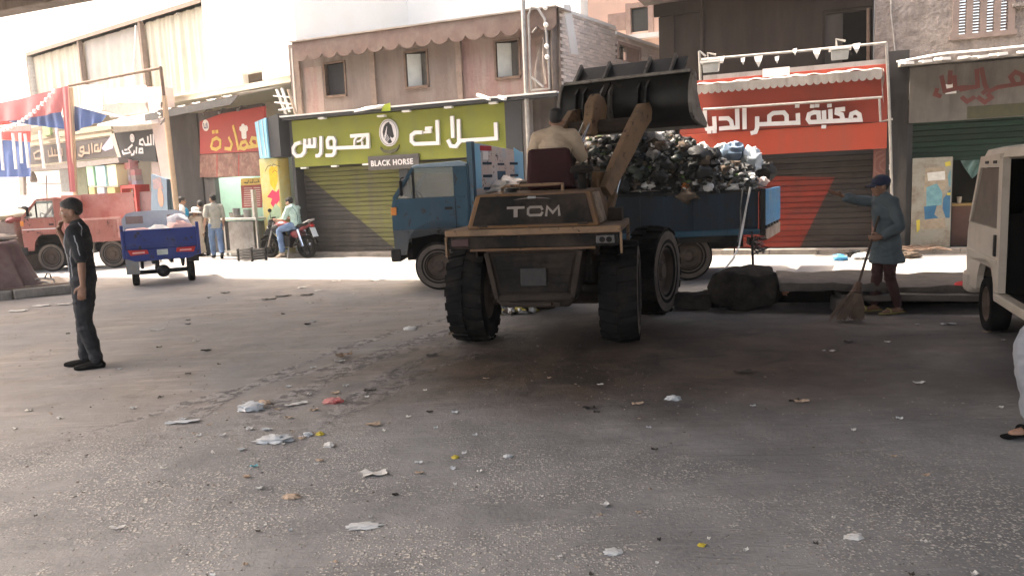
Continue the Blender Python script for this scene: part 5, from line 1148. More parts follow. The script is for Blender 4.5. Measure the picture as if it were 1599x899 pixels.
# ================================================================== VEHICLES
m_tyre = m_black
m_rimb = M('dusty_rim', (0.085, 0.055, 0.040), (0.045, 0.032, 0.025), 0.75, 0.2, sc=6, dirt=(0.13, 0.095, 0.07))
m_side = M('dusty_sidewall', (0.16, 0.125, 0.10), (0.07, 0.06, 0.052), 0.9, sc=7, bump=.3)
def wheel(parent, c, ax, r, w_, rim_r, rimmat, lugs=0, side=None, spokes=0, out=1):
    """rim and hub as the wheel, the tyre as its sub-part; ax = axle direction, pointing outwards"""
    c = Vector(c); ax = Vector(ax).normalized(); x = Vector((1, 0, 0)); x = (x-ax*x.dot(ax)).normalized(); z = ax.cross(x)
    h = w_/2
    rm = MB()
    if spokes:
        rm.lathe([(rim_r, -h*.6), (rim_r, h*.6), (rim_r*.9, h*.6), (rim_r*.9, -h*.6)], c, ax, 28, True)
        rm.lathe([(.001, -h*.8), (r*.16, -h*.8), (r*.16, h*.8), (.001, h*.8)], c, ax, 12)
        for k in range(spokes):
            a = 2*math.pi*k/spokes; d = x*math.cos(a)+z*math.sin(a); rm.beam(c+d*r*.1, c+d*rim_r*.93, r*.10, h*.7, ax)
    else:
        rm.lathe([(rim_r, h*.82), (rim_r*.94, h*.86), (rim_r*.86, h*.45), (rim_r*.5, h*.35), (rim_r*.34, h*.6), (rim_r*.30, h*.72), (.001, h*.72)], c, ax, 28)
        rm.lathe([(.001, -h*.4), (rim_r*.9, -h*.45), (rim_r, -h*.82)], c, ax, 28)
        for k in range(6):
            a = 2*math.pi*k/6; d = x*math.cos(a)+z*math.sin(a); rm.disc(c+d*rim_r*.42+ax*h*.37, ax, rim_r*.055, h*.16, 6)
    wo_ = part(parent, 'wheel', rm, rimmat, smooth=40)
    t = MB(); k = r-rim_r
    prof = [(rim_r*.985, -h*.80), (rim_r+k*.12, -h*.93), (rim_r+k*.5, -h), (rim_r+k*.82, -h*.95), (r-.018*r, -h*.72), (r-.01*r, 0), (r-.018*r, h*.72), (rim_r+k*.82, h*.95), (rim_r+k*.5, h), (rim_r+k*.42, h*.975), (rim_r+k*.36, h*1.0), (rim_r+k*.12, h*.93), (rim_r*.985, h*.80)]
    t.lathe(prof, c, ax, 36)
    if side: 
        t.mi = 1; t.lathe([(rim_r+k*.78, h*.965), (rim_r+k*.5, h*1.006), (rim_r+k*.10, h*.94)], c, ax, 36); t.mi = 0
    for q in range(lugs):
        a = 2*math.pi*q/lugs
        for sgn in (-1, 1):
            a2 = a+(math.pi/lugs if sgn > 0 else 0)
            d = x*math.cos(a2)+z*math.sin(a2); tn_ = ax.cross(d); e = 2*math.pi*r/lugs*.27
            p0 = c+d*(r*.985); i_, o_ = ax*(sgn*h*.04), ax*(sgn*h*.97); sk = tn_*(e*.9)
            lo = [p0+i_-tn_*e+sk, p0+i_+tn_*e+sk, c+d*(r*.95)+o_+tn_*e, c+d*(r*.95)+o_-tn_*e]
            hi = [v+d*(r*.04) for v in lo[:2]]+[v+d*(r*.035) for v in lo[2:]]
            t.hexa(lo+hi)
    ty = part(wo_, 'tyre', t, [m_tyre, side or m_tyre], smooth=35)
    return wo_
def rrect(x0, x1, z0, z1, r, n=5):
    P = []
    for cx, cz, a0 in ((x1-r, z1-r, 0), (x0+r, z1-r, 90), (x0+r, z0+r, 180), (x1-r, z0+r, 270)):
        for k in range(n+1):
            a = R(a0+90*k/n); P.append((cx+r*math.cos(a), cz+r*math.sin(a)))
    return P
def rail_yz(x, y0, y1, z0, z1, r): return [(x, y, z) for y, z in rrect(y0, y1, z0, z1, r)]

# ---------------- wheel loader (articulated: rear and front frames turned against each other)
ldo = Vector((0.37, 8.25, 0)); yr_, yf_ = R(78), R(60)
LR = place(ldo, yr_); joint = LR.w(1.0, 0, 0); LFm = place(joint, yf_)
m_ly = M('loader_orange', (0.165, 0.082, 0.026), (0.115, 0.057, 0.02), 0.75, sc=3, dirt=(0.095, 0.058, 0.04), dsc=2.5, damt=.5)
m_lb = M('loader_beige', (0.245, 0.152, 0.086), (0.165, 0.100, 0.058), 0.85, sc=3, dirt=(0.095, 0.066, 0.043), dsc=3, damt=.45)
m_lg = M('loader_grille', (0.013, 0.0115, 0.010), (0.007, 0.006, 0.0055), 0.8, dirt=(0.045, 0.032, 0.023), dsc=2.5, damt=.42, spec=.15)
m_ld = M('loader_grime', (0.032, 0.022, 0.016), (0.020, 0.014, 0.011), 0.85, sc=4, dirt=(0.055, 0.038, 0.027), spec=.25)
L_ = thing('wheel_loader', 'old orange wheel loader seen from behind with its black bucket raised over the truck', 'loader', LR)
# rear frame
part(L_, 'counterweight', MB().sect([(-.48, 1.05), (.48, 1.05), (.40, .55), (.34, .47), (-.34, .47), (-.40, .55)], -.70, -.10), m_ld, bevel=.03)
cf = MB()
for (a, b) in (((-.47, 1.03), (-.38, .57)), ((.47, 1.03), (.38, .57))): cf.beam((-.715, a[0], a[1]), (-.715, b[0], b[1]), .05, .06, (1, 0, 0))
cf.box(-.735, -.70, -.46, .46, 1.02, 1.07).box(-.735, -.70, -.375, .375, .545, .60)
part(L_, 'guard_frame', cf, m_ld, bevel=.008)
part(L_, 'radiator_grille', MB().sect([(-.41, 1.0), (.41, 1.0), (.33, .62), (-.33, .62)], -.712, -.703), m_lg)
for k in range(5): part(L_, 'louvre', MB().box(-.73, -.713, -.39+.015*k, .39-.015*k, .93-.075*k, .945-.075*k), m_lg)
part(L_, 'crest_plate', MB().box(-.745, -.731, -.13, .13, .69, .87), M('grimy_plate', (0.032, 0.029, 0.026), (0.018, 0.016, 0.015), .7, sc=18), bevel=.01)
tb = MB(); part(L_, 'tow_bar', MB().box(-.76, -.70, -.26, .26, .485, .53).tube([(-.74, -.17, .51), (-.80, -.17, .51), (-.80, .17, .51), (-.74, .17, .51)], .02, 6), m_ld, bevel=.006)
part(L_, 'fender_deck', MB().box(-.78, .62, -.875, .875, 1.20, 1.265), m_lb, bevel=.012)
part(L_, 'rear_apron', MB().box(-.765, -.62, -.85, .85, 1.075, 1.197), m_lg, bevel=.01)
part(L_, 'apron_edge', MB().box(-.785, -.75, -.62, .62, 1.052, 1.073), m_ly)
for s in (-1, 1): part(L_, 'fender_skirt', MB().box(-.78, -.70, s*.878-.02*(s > 0), s*.858-.0*(s > 0)+.02*(s > 0)-.0, 1.0, 1.198), m_lb)
for s in (-1, 1):
    part(L_, 'tail_light', MB().box(-.785, -.766, s*.72-.09, s*.72+.09, 1.10, 1.175), M('grimy_red_lens', (0.045, 0.012, 0.010), None, .5) if s > 0 else M('grimy_lens', (0.11, 0.10, 0.092), (0.07, 0.063, 0.06), .5), bevel=.01, label='red tail light' if s > 0 else 'clear lamp cluster')
part(L_, 'lamp_pair', MB().disc((-.786, -.69, 1.137), (-1, 0, 0), .028, .006, 12).disc((-.786, -.755, 1.137), (-1, 0, 0), .028, .006, 12), m_lg)
# hood
part(L_, 'hood', MB().hexa([(-.72, -.66, 1.268), (.45, -.66, 1.268), (.45, .66, 1.268), (-.72, .66, 1.268), (-.63, -.575, 1.60), (.45, -.575, 1.62), (.45, .575, 1.62), (-.63, .575, 1.60)]), m_ly, bevel=.015)
hp = MB(); hp.hexa([(-.727, -.60, 1.30), (-.70, -.60, 1.30), (-.70, .60, 1.30), (-.727, .60, 1.30), (-.652, -.525, 1.58), (-.62, -.525, 1.58), (-.62, .525, 1.58), (-.652, .525, 1.58)])
hpn = part(L_, 'rear_panel', hp, m_lg)
tb = MB()
for k_, ln_ in enumerate((((-.26, .09), (-.10, .09)), ((-.18, .078), (-.18, .012)), ((.085, .068), (.072, .09), (-.035, .09), (-.055, .075), (-.055, .027), (-.035, .012), (.072, .012), (.085, .034)), ((.125, .006), (.135, .09), (.19, .03), (.245, .09), (.255, .006)))):
    tb.stroke(ln_, .024 if k_ != 1 else .04, -.0003*k_, .005)
tz0 = 1.375; tb.v = [(-.727+(v[2]+tz0-1.30)*.268-(.006 if v[1] < 0 else -.004), -v[0]-.02, v[2]+tz0) for v in tb.v]
part(hpn, 'maker_lettering', tb, M('stencil_tan', (0.25, 0.21, 0.18), (0.17, 0.145, 0.12), .7, sc=9))
part(hpn, 'arc_mark', MB().tube([(-.655, .22-.05*k, 1.535+.02*math.sin(math.pi*k/9)) for k in range(10)], .008, 4), M('stencil_tan', (0.30, 0.26, 0.22)))
part(L_, 'side_panel', MB().hexa([(-.55, -.672, 1.29), (.02, -.672, 1.29), (.02, -.655, 1.29), (-.55, -.655, 1.29), (-.50, -.600, 1.585), (.0, -.600, 1.585), (.0, -.58, 1.585), (-.50, -.58, 1.585)]), M('panel_pale', (0.40, 0.31, 0.24), (0.28, 0.21, 0.16), .8, sc=9, dirt=(0.16, 0.11, 0.08), dsc=8, damt=.5))
part(L_, 'grab_rail', MB().tube([(-.45, .34, 1.60), (-.45, .34, 1.66), (-.45, .30, 1.68), (-.45, -.24, 1.68), (-.45, -.28, 1.68), (-.45, -.28, 1.60)], .017, 6), m_lb)
part(L_, 'rear_axle', MB().tube([(0, -.6, .53), (0, .6, .53)], .12, 10).ell((0, 0, .53), .2, .2, .2), m_ld)
part(L_, 'axle_housing', MB().box(-.12, .34, -.57, .57, .62, 1.19).box(-.08, .08, -.58, .58, .40, .62), m_ld, bevel=.03)
part(L_, 'rear_frame', MB().box(-.4, .95, -.26, .26, .5, 1.195), m_ld)
for s in (-1, 1): part(L_, 'step_bar', MB().tube([(.50, s*.86, 1.2), (.50, s*.86, .62), (.50, s*.62, .58)], .018, 6), m_lb); part(L_, 'step_bar', MB().tube([(.60, s*.86, 1.2), (.60, s*.86, .72)], .018, 6), m_lb)
for s in (-1, 1): wheel(L_, (0, s*.80, .53), (0, s, 0), .53, .40, .29, m_rimb, 22, m_side)
# bolts, hinges, latches and hoses on the rear end
for s in (-1, 1):
    for k in range(5): part(L_, 'bolt', MB().disc((-.786, s*(.12+.17*k), 1.187), (-1, 0, 0), .011, .008, 6), m_ld)
    part(L_, 'hinge', MB().box(-.735, -.715, s*.50-.05, s*.50+.05, 1.285, 1.31), m_ld, bevel=.005)
    part(L_, 'hydraulic_hose', MB().tube([(-.35, s*.50, 1.06), (-.42, s*.53, .85), (-.3, s*.50, .66), (.1, s*.42, .60)], .02, 6), m_black)
    part(L_, 'mud_plate', MB().box(-.60, .50, s*.60-.012, s*.60+.012, .98, 1.198), m_ld)
part(L_, 'panel_latch', MB().box(-.672, -.648, -.04, .04, 1.548, 1.572), m_grey, bevel=.004)
part(L_, 'fuel_cap', MB().disc((-.2, .30, 1.612), (0, 0, 1), .06, .04, 14), m_dark)
part(L_, 'tool_box', MB().box(.05, .42, -.83, -.68, 1.268, 1.40), m_ld, bevel=.01)
# seat and controls
m_seat = M('maroon_seat', (0.034, 0.0095, 0.010), (0.022, 0.007, 0.0075), .8, spec=.2)
st_ = part(L_, 'seat', MB().hexa([(.16, -.33, 1.63), (.30, -.33, 1.63), (.30, .21, 1.63), (.16, .21, 1.63), (.10, -.29, 2.06), (.19, -.29, 2.06), (.19, .17, 2.06), (.10, .17, 2.06)]), m_seat, bevel=.05)
part(st_, 'seat_cushion', MB().box(.30, .72, -.33, .21, 1.60, 1.72), m_seat, bevel=.04)
part(L_, 'platform', MB().box(.453, 1.05, -.6, .6, 1.15, 1.22), m_ld)
part(L_, 'dashboard', MB().box(1.0, 1.12, -.25, .45, 1.22, 1.72), m_ld, bevel=.02)
part(L_, 'steering_wheel', MB().tube([(.90+.05*math.cos(a), .10+.19*math.sin(a), 1.86+.10*math.cos(a)) for a in [i*math.pi/10 for i in range(21)]], .013, 6, cap=False).tube([(1.02, .1, 1.70), (.90, .1, 1.86)], .02, 6), m_black)
ac = part(L_, 'air_cleaner', MB().lathe([(.001, 0), (.045, 0), (.045, .16), (.12, .17), (.13, .20), (.11, .24), (.001, .255)], (.05, -.42, 1.615), (0, 0, 1), 18), m_lg, smooth=40)
part(L_, 'beacon_post', MB().tube([(.62, -.52, 1.22), (.62, -.52, 1.74)], .03, 6), m_ly)
for k, yy in enumerate((-.40, -.33)): part(L_, 'lever', MB().tube([(.85, yy, 1.3), (.80, yy-.02, 1.95)], .014, 6).ell((.80, yy-.02, 1.96), .028, .028, .028), m_ld)
# front frame: its own empty would be a second thing, so the parts are turned into the loader's frame
def tf(mb):
    Q = LR.I @ LFm.M; mb.v = [tuple(Q @ Vector(v)) for v in mb.v]; return mb
def fpart(name, mb, mats, **k): return part(L_, name, tf(mb), mats, **k)
fpart('front_frame', MB().xz([(.0, .42), (.95, .42), (1.15, .7), (.75, 1.2), (.55, 1.72), (.25, 1.72), (.1, 1.2), (0, .95)], -.22, .22), m_ld)
for s in (-1, 1): fpart('boom_tower', MB().xz([(.02, 1.0), (.55, .9), (.55, 1.3), (.46, 1.80), (.22, 1.80), (.10, 1.35)], s*.40-.03, s*.40+.03), m_ly, bevel=.01)
fpart('front_axle', MB().tube([(1.0, -.6, .53), (1.0, .6, .53)], .12, 10), m_ld)
Qr = (LR.I @ LFm.M)
for s in (-1, 1):
    wheel(L_, Qr @ Vector((1.0, s*.83, .53)), Qr.to_3x3() @ Vector((0, s, 0)), .56, .40, .30, m_rimb, 22, m_side)
for s in (-1, 1):
    fpart('boom_arm', MB().xz([(.22, 1.62), (.40, 1.50), (1.20, 2.02), (1.58, 2.30), (1.86, 2.46), (1.92, 2.62), (1.80, 2.70), (1.52, 2.66), (1.10, 2.36), (.55, 1.92)], s*.50-.045, s*.50+.045), m_lb, bevel=.012)
fpart('arm_brace', MB().tube([(1.42, -.46, 2.40), (1.42, .46, 2.40)], .10, 10), m_ld)
fpart('bell_crank', MB().xz([(1.12, 2.30), (1.30, 2.28), (1.66, 2.52), (1.72, 2.68), (1.60, 2.80), (1.42, 2.84), (1.24, 2.70)], .02, .16), m_lb, bevel=.02)
fpart('dump_cylinder', MB().tube([(.40, .09, 1.75), (.86, .09, 2.18)], .07, 10), m_ld)
for s in (-.025, .06): fpart('piston_rod', MB().tube([(.84, .09+s, 2.14), (1.22, .09+s, 2.48)], .018, 8), m_chrome, smooth=60)
fpart('dump_link', MB().beam((1.60, .09, 2.70), (1.92, .09, 3.02), .07, .05), m_lg)
for s in (-1, 1):
    fpart('lift_cylinder', MB().tube([(.55, s*.36, 1.05), (.86, s*.38, 1.52)], .055, 10), m_lb)
    for e in (-.03, .03): fpart('piston_rod', MB().tube([(.84, s*.38+e, 1.49), (1.20, s*.40+e, 2.02)], .014, 8), m_chrome, smooth=60)
    fpart('hydraulic_hose', MB().tube([(.5, s*.31, 1.4), (.85, s*.30, 1.75), (1.25, s*.36, 2.2), (1.45, s*.40, 2.45)], .018, 6), m_black)
# bucket
m_bk = M('bucket_steel', (0.012, 0.0115, 0.011), (0.008, 0.008, 0.008), 0.55, .3, sc=5, dirt=(0.032, 0.028, 0.025), dsc=3, damt=.3)
m_bke = M('bucket_edge', (0.20, 0.185, 0.17), (0.12, 0.11, 0.10), .6, .3, sc=8)
prof = [(1.99, 3.06), (1.91, 2.96), (1.87, 2.84), (1.86, 2.68), (1.90, 2.56), (2.0, 2.48), (2.2, 2.43), (2.52, 2.40)]
def offs(pr, d): 
    o = []
    for i, p in enumerate(pr):
        a = Vector(pr[max(i-1, 0)]); b = Vector(pr[min(i+1, len(pr)-1)]); t = (b-a).normalized(); n = Vector((-t.y, t.x)); o.append((p[0]+n.x*d, p[1]+n.y*d))
    return o
BY0, BY1 = -1.06, .80
sh = fpart('bucket', MB().xz(prof+list(reversed(offs(prof, .028))), BY0, BY1), m_bk, smooth=40)
def bpart(name, mb, mats, **k): return part(sh, name, tf(mb), mats, **k)
for yy in (BY0, BY1): bpart('end_plate', MB().xz([(1.98, 3.08), (1.87, 2.94), (1.82, 2.80), (1.82, 2.66), (1.87, 2.53), (1.98, 2.45), (2.2, 2.40), (2.54, 2.36), (2.56, 2.42), (2.24, 2.62), (2.10, 2.82), (2.07, 3.04)], yy-.022+(.0225 if yy > 0 else -.0225), yy+.022+(.0225 if yy > 0 else -.0225)), m_bke)
bpart('spill_guard', MB().xz([(1.99, 3.085), (2.01, 3.06), (2.27, 3.28), (2.25, 3.31)], BY0+.12, BY1-.12), m_bk)
bpart('top_bar', MB().box(1.955, 2.02, BY0, BY1, 3.06, 3.105), m_bke, bevel=.008)
for yy in (BY0+.28, -.42, .18, BY1-.18): bpart('gusset', MB().xz([(1.95, 3.106), (2.03, 3.106), (2.26, 3.315), (2.20, 3.36)], yy-.016, yy+.016), m_bke)
for yy in (-.50, -.38, .03, .15, .42, .54): bpart('hinge_lug', MB().xz([(1.92, 3.0), (1.78, 2.90), (1.72, 2.58), (1.80, 2.46), (1.90, 2.50)], yy-.014, yy+.014), m_bke if yy in (.03, .15) else m_bk)
bpart('cutting_edge', MB().box(2.46, 2.60, BY0-.02, BY1+.02, 2.36, 2.398), m_bke)

# ---------------- lorries
def glass_mat(): 
    m = M('clear_glass', (0.92, 0.96, 0.95), (0.92, 0.96, 0.95), 0.03, trans=1.0); m.node_tree.nodes['Principled BSDF'].inputs['IOR'].default_value = 1.03; return m
m_glass = glass_mat()
m_dglass = M('dusty_glass', (0.46, 0.46, 0.43), (0.32, 0.33, 0.31), .25, sc=5, alpha=.42)
def arch(cx, r, z0, n=8): return [(cx+r*math.cos(R(180-180*k/n)), z0+r*math.sin(R(180-180*k/n))) for k in range(n+1)]
def cab(T, xb, xf, half, z0, zb, zr, wx, wr, m_body, m_low, zlow, ratio=.36, m_roof=None):
    """forward control cab: xb rear wall, xf nose, zb window sill, zr roof, wheel arch of radius wr at wx"""
    xs = xf-ratio; m_roof = m_roof or m_body
    for s in (-1, 1):
        y0, y1 = s*half, s*(half-.05)
        low = [(xb, zlow), (xb, z0+.1)]+[(wx-wr-.02, z0+.1)]+arch(wx, wr, z0+.12)+[(wx+wr+.02, z0+.05), (xf-.02, z0+.05), (xf, zlow)]
        part(T, 'lower_panel', MB().xz(low, y0, y1), m_low)
        part(T, 'door', MB().xz([(xb, zlow+.004), (xf, zlow+.004), (xf, zb-.12), (xf-.03, zb), (xb, zb)], y0, y1), m_body)
        part(T, 'rear_pillar', MB().box(xb, xb+.22, y0, y1, zb+.002, zr-.06), m_body)
        part(T, 'front_pillar', MB().beam((xf-.04, s*(half-.03), zb), (xs-.02, s*(half-.05), zr-.06), .055, .06), m_body)
        part(T, 'quarter_bar', MB().box(xs-.03, xs+.0, y0, y0-s*.03, zb+.002, zr-.12), m_dark)
        g_ = [(xb+.22, zb+.005), (xf-.08, zb+.005), (xs-.03, zr-.065), (xb+.22, zr-.065)]
        part(T, 'side_window', MB().xz(g_, s*(half-.035), s*(half-.041)), m_dglass)
        part(T, 'sun_strip', MB().xz([(xb+.22, zr-.13), (xs-.02, zr-.13), (xs-.03, zr-.068), (xb+.22, zr-.068)], s*(half-.042), s*(half-.045)), M('teal_strip', (0.10, 0.34, 0.31), None, .4))
        part(T, 'door_seam', MB().box(xb+.20, xb+.208, y0+s*.001, y0+s*.004, zlow, zb), m_dark)
        part(T, 'door_handle', MB().box(xb+.26, xb+.38, y0+s*.002, y0+s*.018, zb-.2, zb-.16), m_dark)
        mr = part(T, 'mirror', MB().box(xs+.15, xs+.19, s*(half+.10)-.06, s*(half+.10)+.06, zb+.05, zb+.30), m_dark, bevel=.012)
        part(mr, 'mirror_arm', MB().tube([(xs+.14, s*(half-.02), zr-.2), (xs+.17, s*(half+.08), zr-.22), (xs+.17, s*(half+.1), zb+.3)], .012, 6), m_dark)
    part(T, 'inner_arch', MB().box(wx-wr*.98, wx+wr*.98, -half+.056, half-.056, z0+.14+wr*.55, zlow+.1).box(wx-wr-.3, wx+wr*.9, -half+.2, half-.2, z0-.02, z0+.13+wr*.55), m_void)
    part(T, 'nose', MB().xz([(xf-.05, z0+.05), (xf, z0+.1), (xf, zb-.12), (xf-.03, zb), (xf-.08, zb)], -half+.052, half-.052), m_body)
    part(T, 'bumper', MB().box(xf-.12, xf+.06, -half-.01, half+.01, z0-.06, z0+.16), m_dark, bevel=.03)
    part(T, 'windscreen', MB().hexa([(xf-.055, -half+.06, zb), (xf-.045, -half+.06, zb), (xf-.045, half-.06, zb), (xf-.055, half-.06, zb), (xs-.02, -half+.06, zr-.065), (xs-.01, -half+.06, zr-.065), (xs-.01, half-.06, zr-.065), (xs-.02, half-.06, zr-.065)]), m_glass)
    part(T, 'roof', MB().xz([(xb, zr-.06), (xs-.02, zr-.06), (xs, zr-.03), (xs-.08, zr), (xb+.1, zr+.03), (xb, zr-.0)], -half, half), m_roof, bevel=.03)
    part(T, 'rear_wall', MB().box(xb-.03, xb-.002, -half+.01, half-.01, z0+.15, zr-.03), m_body)
    part(T, 'floor', MB().box(xb, xf-.06, -half+.055, half-.055, zlow-.05, zlow+.15), m_void)
    for s in (-1, 1):
        sq = part(T, 'seat', MB().box(xb+.05, xb+.2, s*half*.5-.24, s*half*.5+.24, zb-.5, zb+.12), m_dark, bevel=.04)
        part(sq, 'headrest', MB().box(xb+.08, xb+.18, s*half*.5-.12, s*half*.5+.12, zb+.13, zb+.38), M('pale_cover', (0.68, 0.68, 0.70), None, .8), bevel=.05)
    part(T, 'steering_wheel', MB().tube([(xs-.05+.05*math.cos(a), half*.5+.2*math.sin(a), zb+.03+.09*math.cos(a)) for a in [i*math.pi/8 for i in range(17)]], .014, 6, cap=False), m_black)
    for s in (-1, 1):
        part(T, 'headlight', MB().box(xf+.001, xf+.02, s*(half-.3)-.12, s*(half-.3)+.12, z0+.22, z0+.40), m_letter, bevel=.01)
        part(T, 'indicator', MB().box(xf-.08, xf+.012, s*(half+.005)-.01, s*(half+.005)+.012, zlow+.25, zlow+.38), M('orange_lens', (0.75, 0.25, 0.03), None, .3), bevel=.006)

# garbage truck
TF = place((2.95, 13.42, 0), R(177.8))
gt = thing('garbage_truck', 'blue tipper lorry heaped with rubbish standing behind the loader', 'truck', TF)
m_blue = M('truck_blue', (0.022, 0.083, 0.132), (0.016, 0.060, 0.100), 0.5, sc=2, dirt=(0.05, 0.075, 0.10), dsc=2, damt=.35)
m_blue2 = M('truck_blue_lit', (0.05, 0.22, 0.42), (0.04, 0.17, 0.34), 0.5, sc=2, dirt=(0.16, 0.24, 0.30), dsc=3)  # lighter blue stands in for sunlight on the tailgate
m_bed = M('shaded_blue', (0.010, 0.024, 0.042), (0.006, 0.010, 0.015), 0.6, sc=1.6, dirt=(0.016, 0.045, 0.085), dsc=1.3, damt=.35)  # dirty truck blue, darkened for the shade of overpass and loader
m_lowg = M('truck_grey_skirt', (0.10, 0.115, 0.125), (0.075, 0.085, 0.095), .65, sc=2.5, dirt=(0.13, 0.115, 0.1))
cab(gt, 3.58, 4.84, .90, .56, 1.53, 2.08, 4.12, .50, m_blue, m_lowg, 1.02, m_roof=M('cab_roof_lit', (0.34, 0.42, 0.48), (0.25, 0.34, 0.42), .5))  # pale roof colour stands in for sun on the cab top
for wx_ in (4.12, 0):
    for s in (-1, 1): wheel(gt, (wx_, s*.78, .40), (0, s, 0), .40, .22, .22, m_rimb, 0, m_side)
for s in (-1, 1): wheel(gt, (0, s*.50, .40), (0, s, 0), .40, .22, .22, m_rimb, 0, m_side)
part(gt, 'chassis', MB().box(-1.0, 4.7, -.45, -.33, .48, .70).box(-1.0, 4.7, .33, .45, .48, .70).box(-.2, .2, -.8, .8, .34, .46).box(3.9, 4.3, -.7, .7, .34, .5), m_dark)
part(gt, 'bed_floor', MB().box(-1.10, 3.35, -.98, .98, .72, .82), m_blue)
for s in (-1, 1):
    sp = part(gt, 'side_panel', MB().box(-1.10, 3.35, s*.98, s*.93, .823, 1.40), m_bed)
    part(sp, 'top_rail', MB().box(-1.12, 3.35, s*1.0-.035, s*1.0+.02*s, 1.402, 1.45), m_dark)
    part(sp, 'bottom_rail', MB().box(-1.12, 3.35, s*.99-.03, s*.99+.03, .73, .81), m_blue)
    for k in range(6): part(sp, 'stake', MB().box(-1.0+k*.86, -.93+k*.86, s*.982, s*1.01, .825, 1.40), m_bed)
    part(gt, 'mudguard', MB().box(-.55, .5, s*.95-.02, s*.95+.02, .62, .715), m_dark)
part(gt, 'skirt_tank', MB().box(1.0, 2.2, .55, .9, .42, .70), m_dark, bevel=.04)
for yy in (1.0, -1.0): part(gt, 'rear_post', MB().box(-1.20, -1.125, yy-.05, yy+.03, .70, 1.46), m_dark)
_th = R(64-177.8)
hc = Vector((-1.22, .99, 0)); hd_ = Vector((math.cos(_th), math.sin(_th), 0)); hn = Vector((-hd_.y, hd_.x, 0))*.04
def leaf(a, b, z0, z1, e0=0, e1=0): 
    p = [hc+hd_*a, hc+hd_*b]; return MB().hexa([p[0]+Vector((0, 0, z0)), p[1]+Vector((0, 0, z0+e0)), p[1]+hn+Vector((0, 0, z0+e0)), p[0]+hn+Vector((0, 0, z0)), p[0]+Vector((0, 0, z1)), p[1]+Vector((0, 0, z1+e1)), p[1]+hn+Vector((0, 0, z1+e1)), p[0]+hn+Vector((0, 0, z1))])
tg = part(gt, 'tailgate', leaf(0, 1.9, .86, 1.44), m_blue2, label='blue tailgate swung open, painted as sunlit')
part(tg, 'rusty_lip', leaf(.05, 1.9, .62, .80), M('scraped_lip', (0.30, 0.26, 0.22), (0.16, 0.10, 0.07), .8, sc=7))
for k in range(5): part(tg, 'lip_tooth', leaf(.1+k*.36, .3+k*.36, .805, .855), m_dark)
for k, yy in enumerate((.62, .30, -.62)): part(gt, 'rear_lamp', MB().box(-1.16, -1.12, yy-.1, yy+.1, .50, .62), m_dark if k else M('grimy_red_lens', (0.045, 0.012, 0.010)), bevel=.01)
for k in range(7):
    p = Vector((-1.15, .75, .66)); pts = [p+Vector((rnd.uniform(-.13, .10), rnd.uniform(-.2, .25), -.055*j+rnd.uniform(-.03, .03))) for j in range(6)]
    part(gt, 'loose_cable', MB().tube(pts, .012, 5), m_grey if k % 2 else m_dark)
part(gt, 'prop_bar', MB().tube([(-.98, 1.05, .78), (-1.0, 1.06, .06)], .02, 6), m_dark)
part(gt, 'prop_bar', MB().tube([(-.70, 1.05, .72), (-.70, 1.06, .36)], .012, 6), m_dark)
# headboard behind the cab, standing askew, painted
ha = TF.I @ DEP(742, 300, 12.75); hb = TF.I @ DEP(819, 300, 14.35); hz = (TF.I @ DEP(742, 222, 12.75)).z; hz2 = (TF.I @ DEP(819, 237, 14.35)).z
hd2 = (hb-ha); hd2.z = 0; hl_ = hd2.length; hd2.normalize(); hn2 = Vector((-hd2.y, hd2.x, 0)); hn2 = hn2 if hn2.y > 0 else -hn2
def hbx(a, b, z0, z1, o0, o1, z1b=None):
    p = [Vector((ha.x, ha.y, 0))+hd2*a, Vector((ha.x, ha.y, 0))+hd2*b]; z1b = z1 if z1b is None else z1b
    q = [p[0]+hn2*o0, p[1]+hn2*o0, p[1]+hn2*o1, p[0]+hn2*o1]
    return [q[0]+Vector((0, 0, z0)), q[1]+Vector((0, 0, z0)), q[2]+Vector((0, 0, z0)), q[3]+Vector((0, 0, z0)), q[0]+Vector((0, 0, z1)), q[1]+Vector((0, 0, z1b)), q[2]+Vector((0, 0, z1b)), q[3]+Vector((0, 0, z1))]
sgn = 1 if (hn2.y > 0) else -1      # local +y looks at the camera
m_hb = M('headboard_paint', (0.64, 0.55, 0.48), (0.54, 0.45, 0.39), .7, sc=3, dirt=(0.26, 0.48, 0.60), dsc=1.1, damt=.35)
hbd = part(gt, 'headboard', MB().hexa(hbx(0, hl_, 1.40, hz, 0, -.05, hz2)), m_hb, label='peeling pinkish and blue headboard')
part(hbd, 'edge_post', MB().hexa(hbx(-.10, -.004, .9, hz+.01, .03, -.07, hz+.01)), m_blue)
m_slot = M('slot_dark', (0.02, 0.05, 0.08), None, .8)
O0, O1 = (.006, .001)
for r_ in range(3):
    for c_ in (0.16, .70):
        z = hz-.34-.21*r_; part(hbd, 'slot', MB().hexa(hbx(hl_*c_, hl_*(c_+.17), z-.022, z+.022, O0, O1)), m_slot)
part(hbd, 'slot', MB().hexa(hbx(hl_*.44, hl_*.60, hz-.66, hz-.47, O0, O1)), M('arch_blue', (0.04, 0.10, 0.15), None, .6))
part(hbd, 'slot', MB().hexa(hbx(hl_*.45, hl_*.58, hz-.37, hz-.335, O0, O1)), m_slot)
part(hbd, 'blue_stripe', MB().hexa(hbx(hl_*.80, hl_*.995, hz-.80, hz-.06, .0045, .0008, hz2-.02)), M('sky_blue_paint', (0.22, 0.50, 0.68), (0.30, 0.52, 0.66), .7, sc=4))
part(hbd, 'blue_stripe', MB().hexa(hbx(.01, hl_*.13, hz-.75, hz-.02, .0045, .0008, hz-.03)), M('sky_blue_paint', (0.14, 0.38, 0.55)))
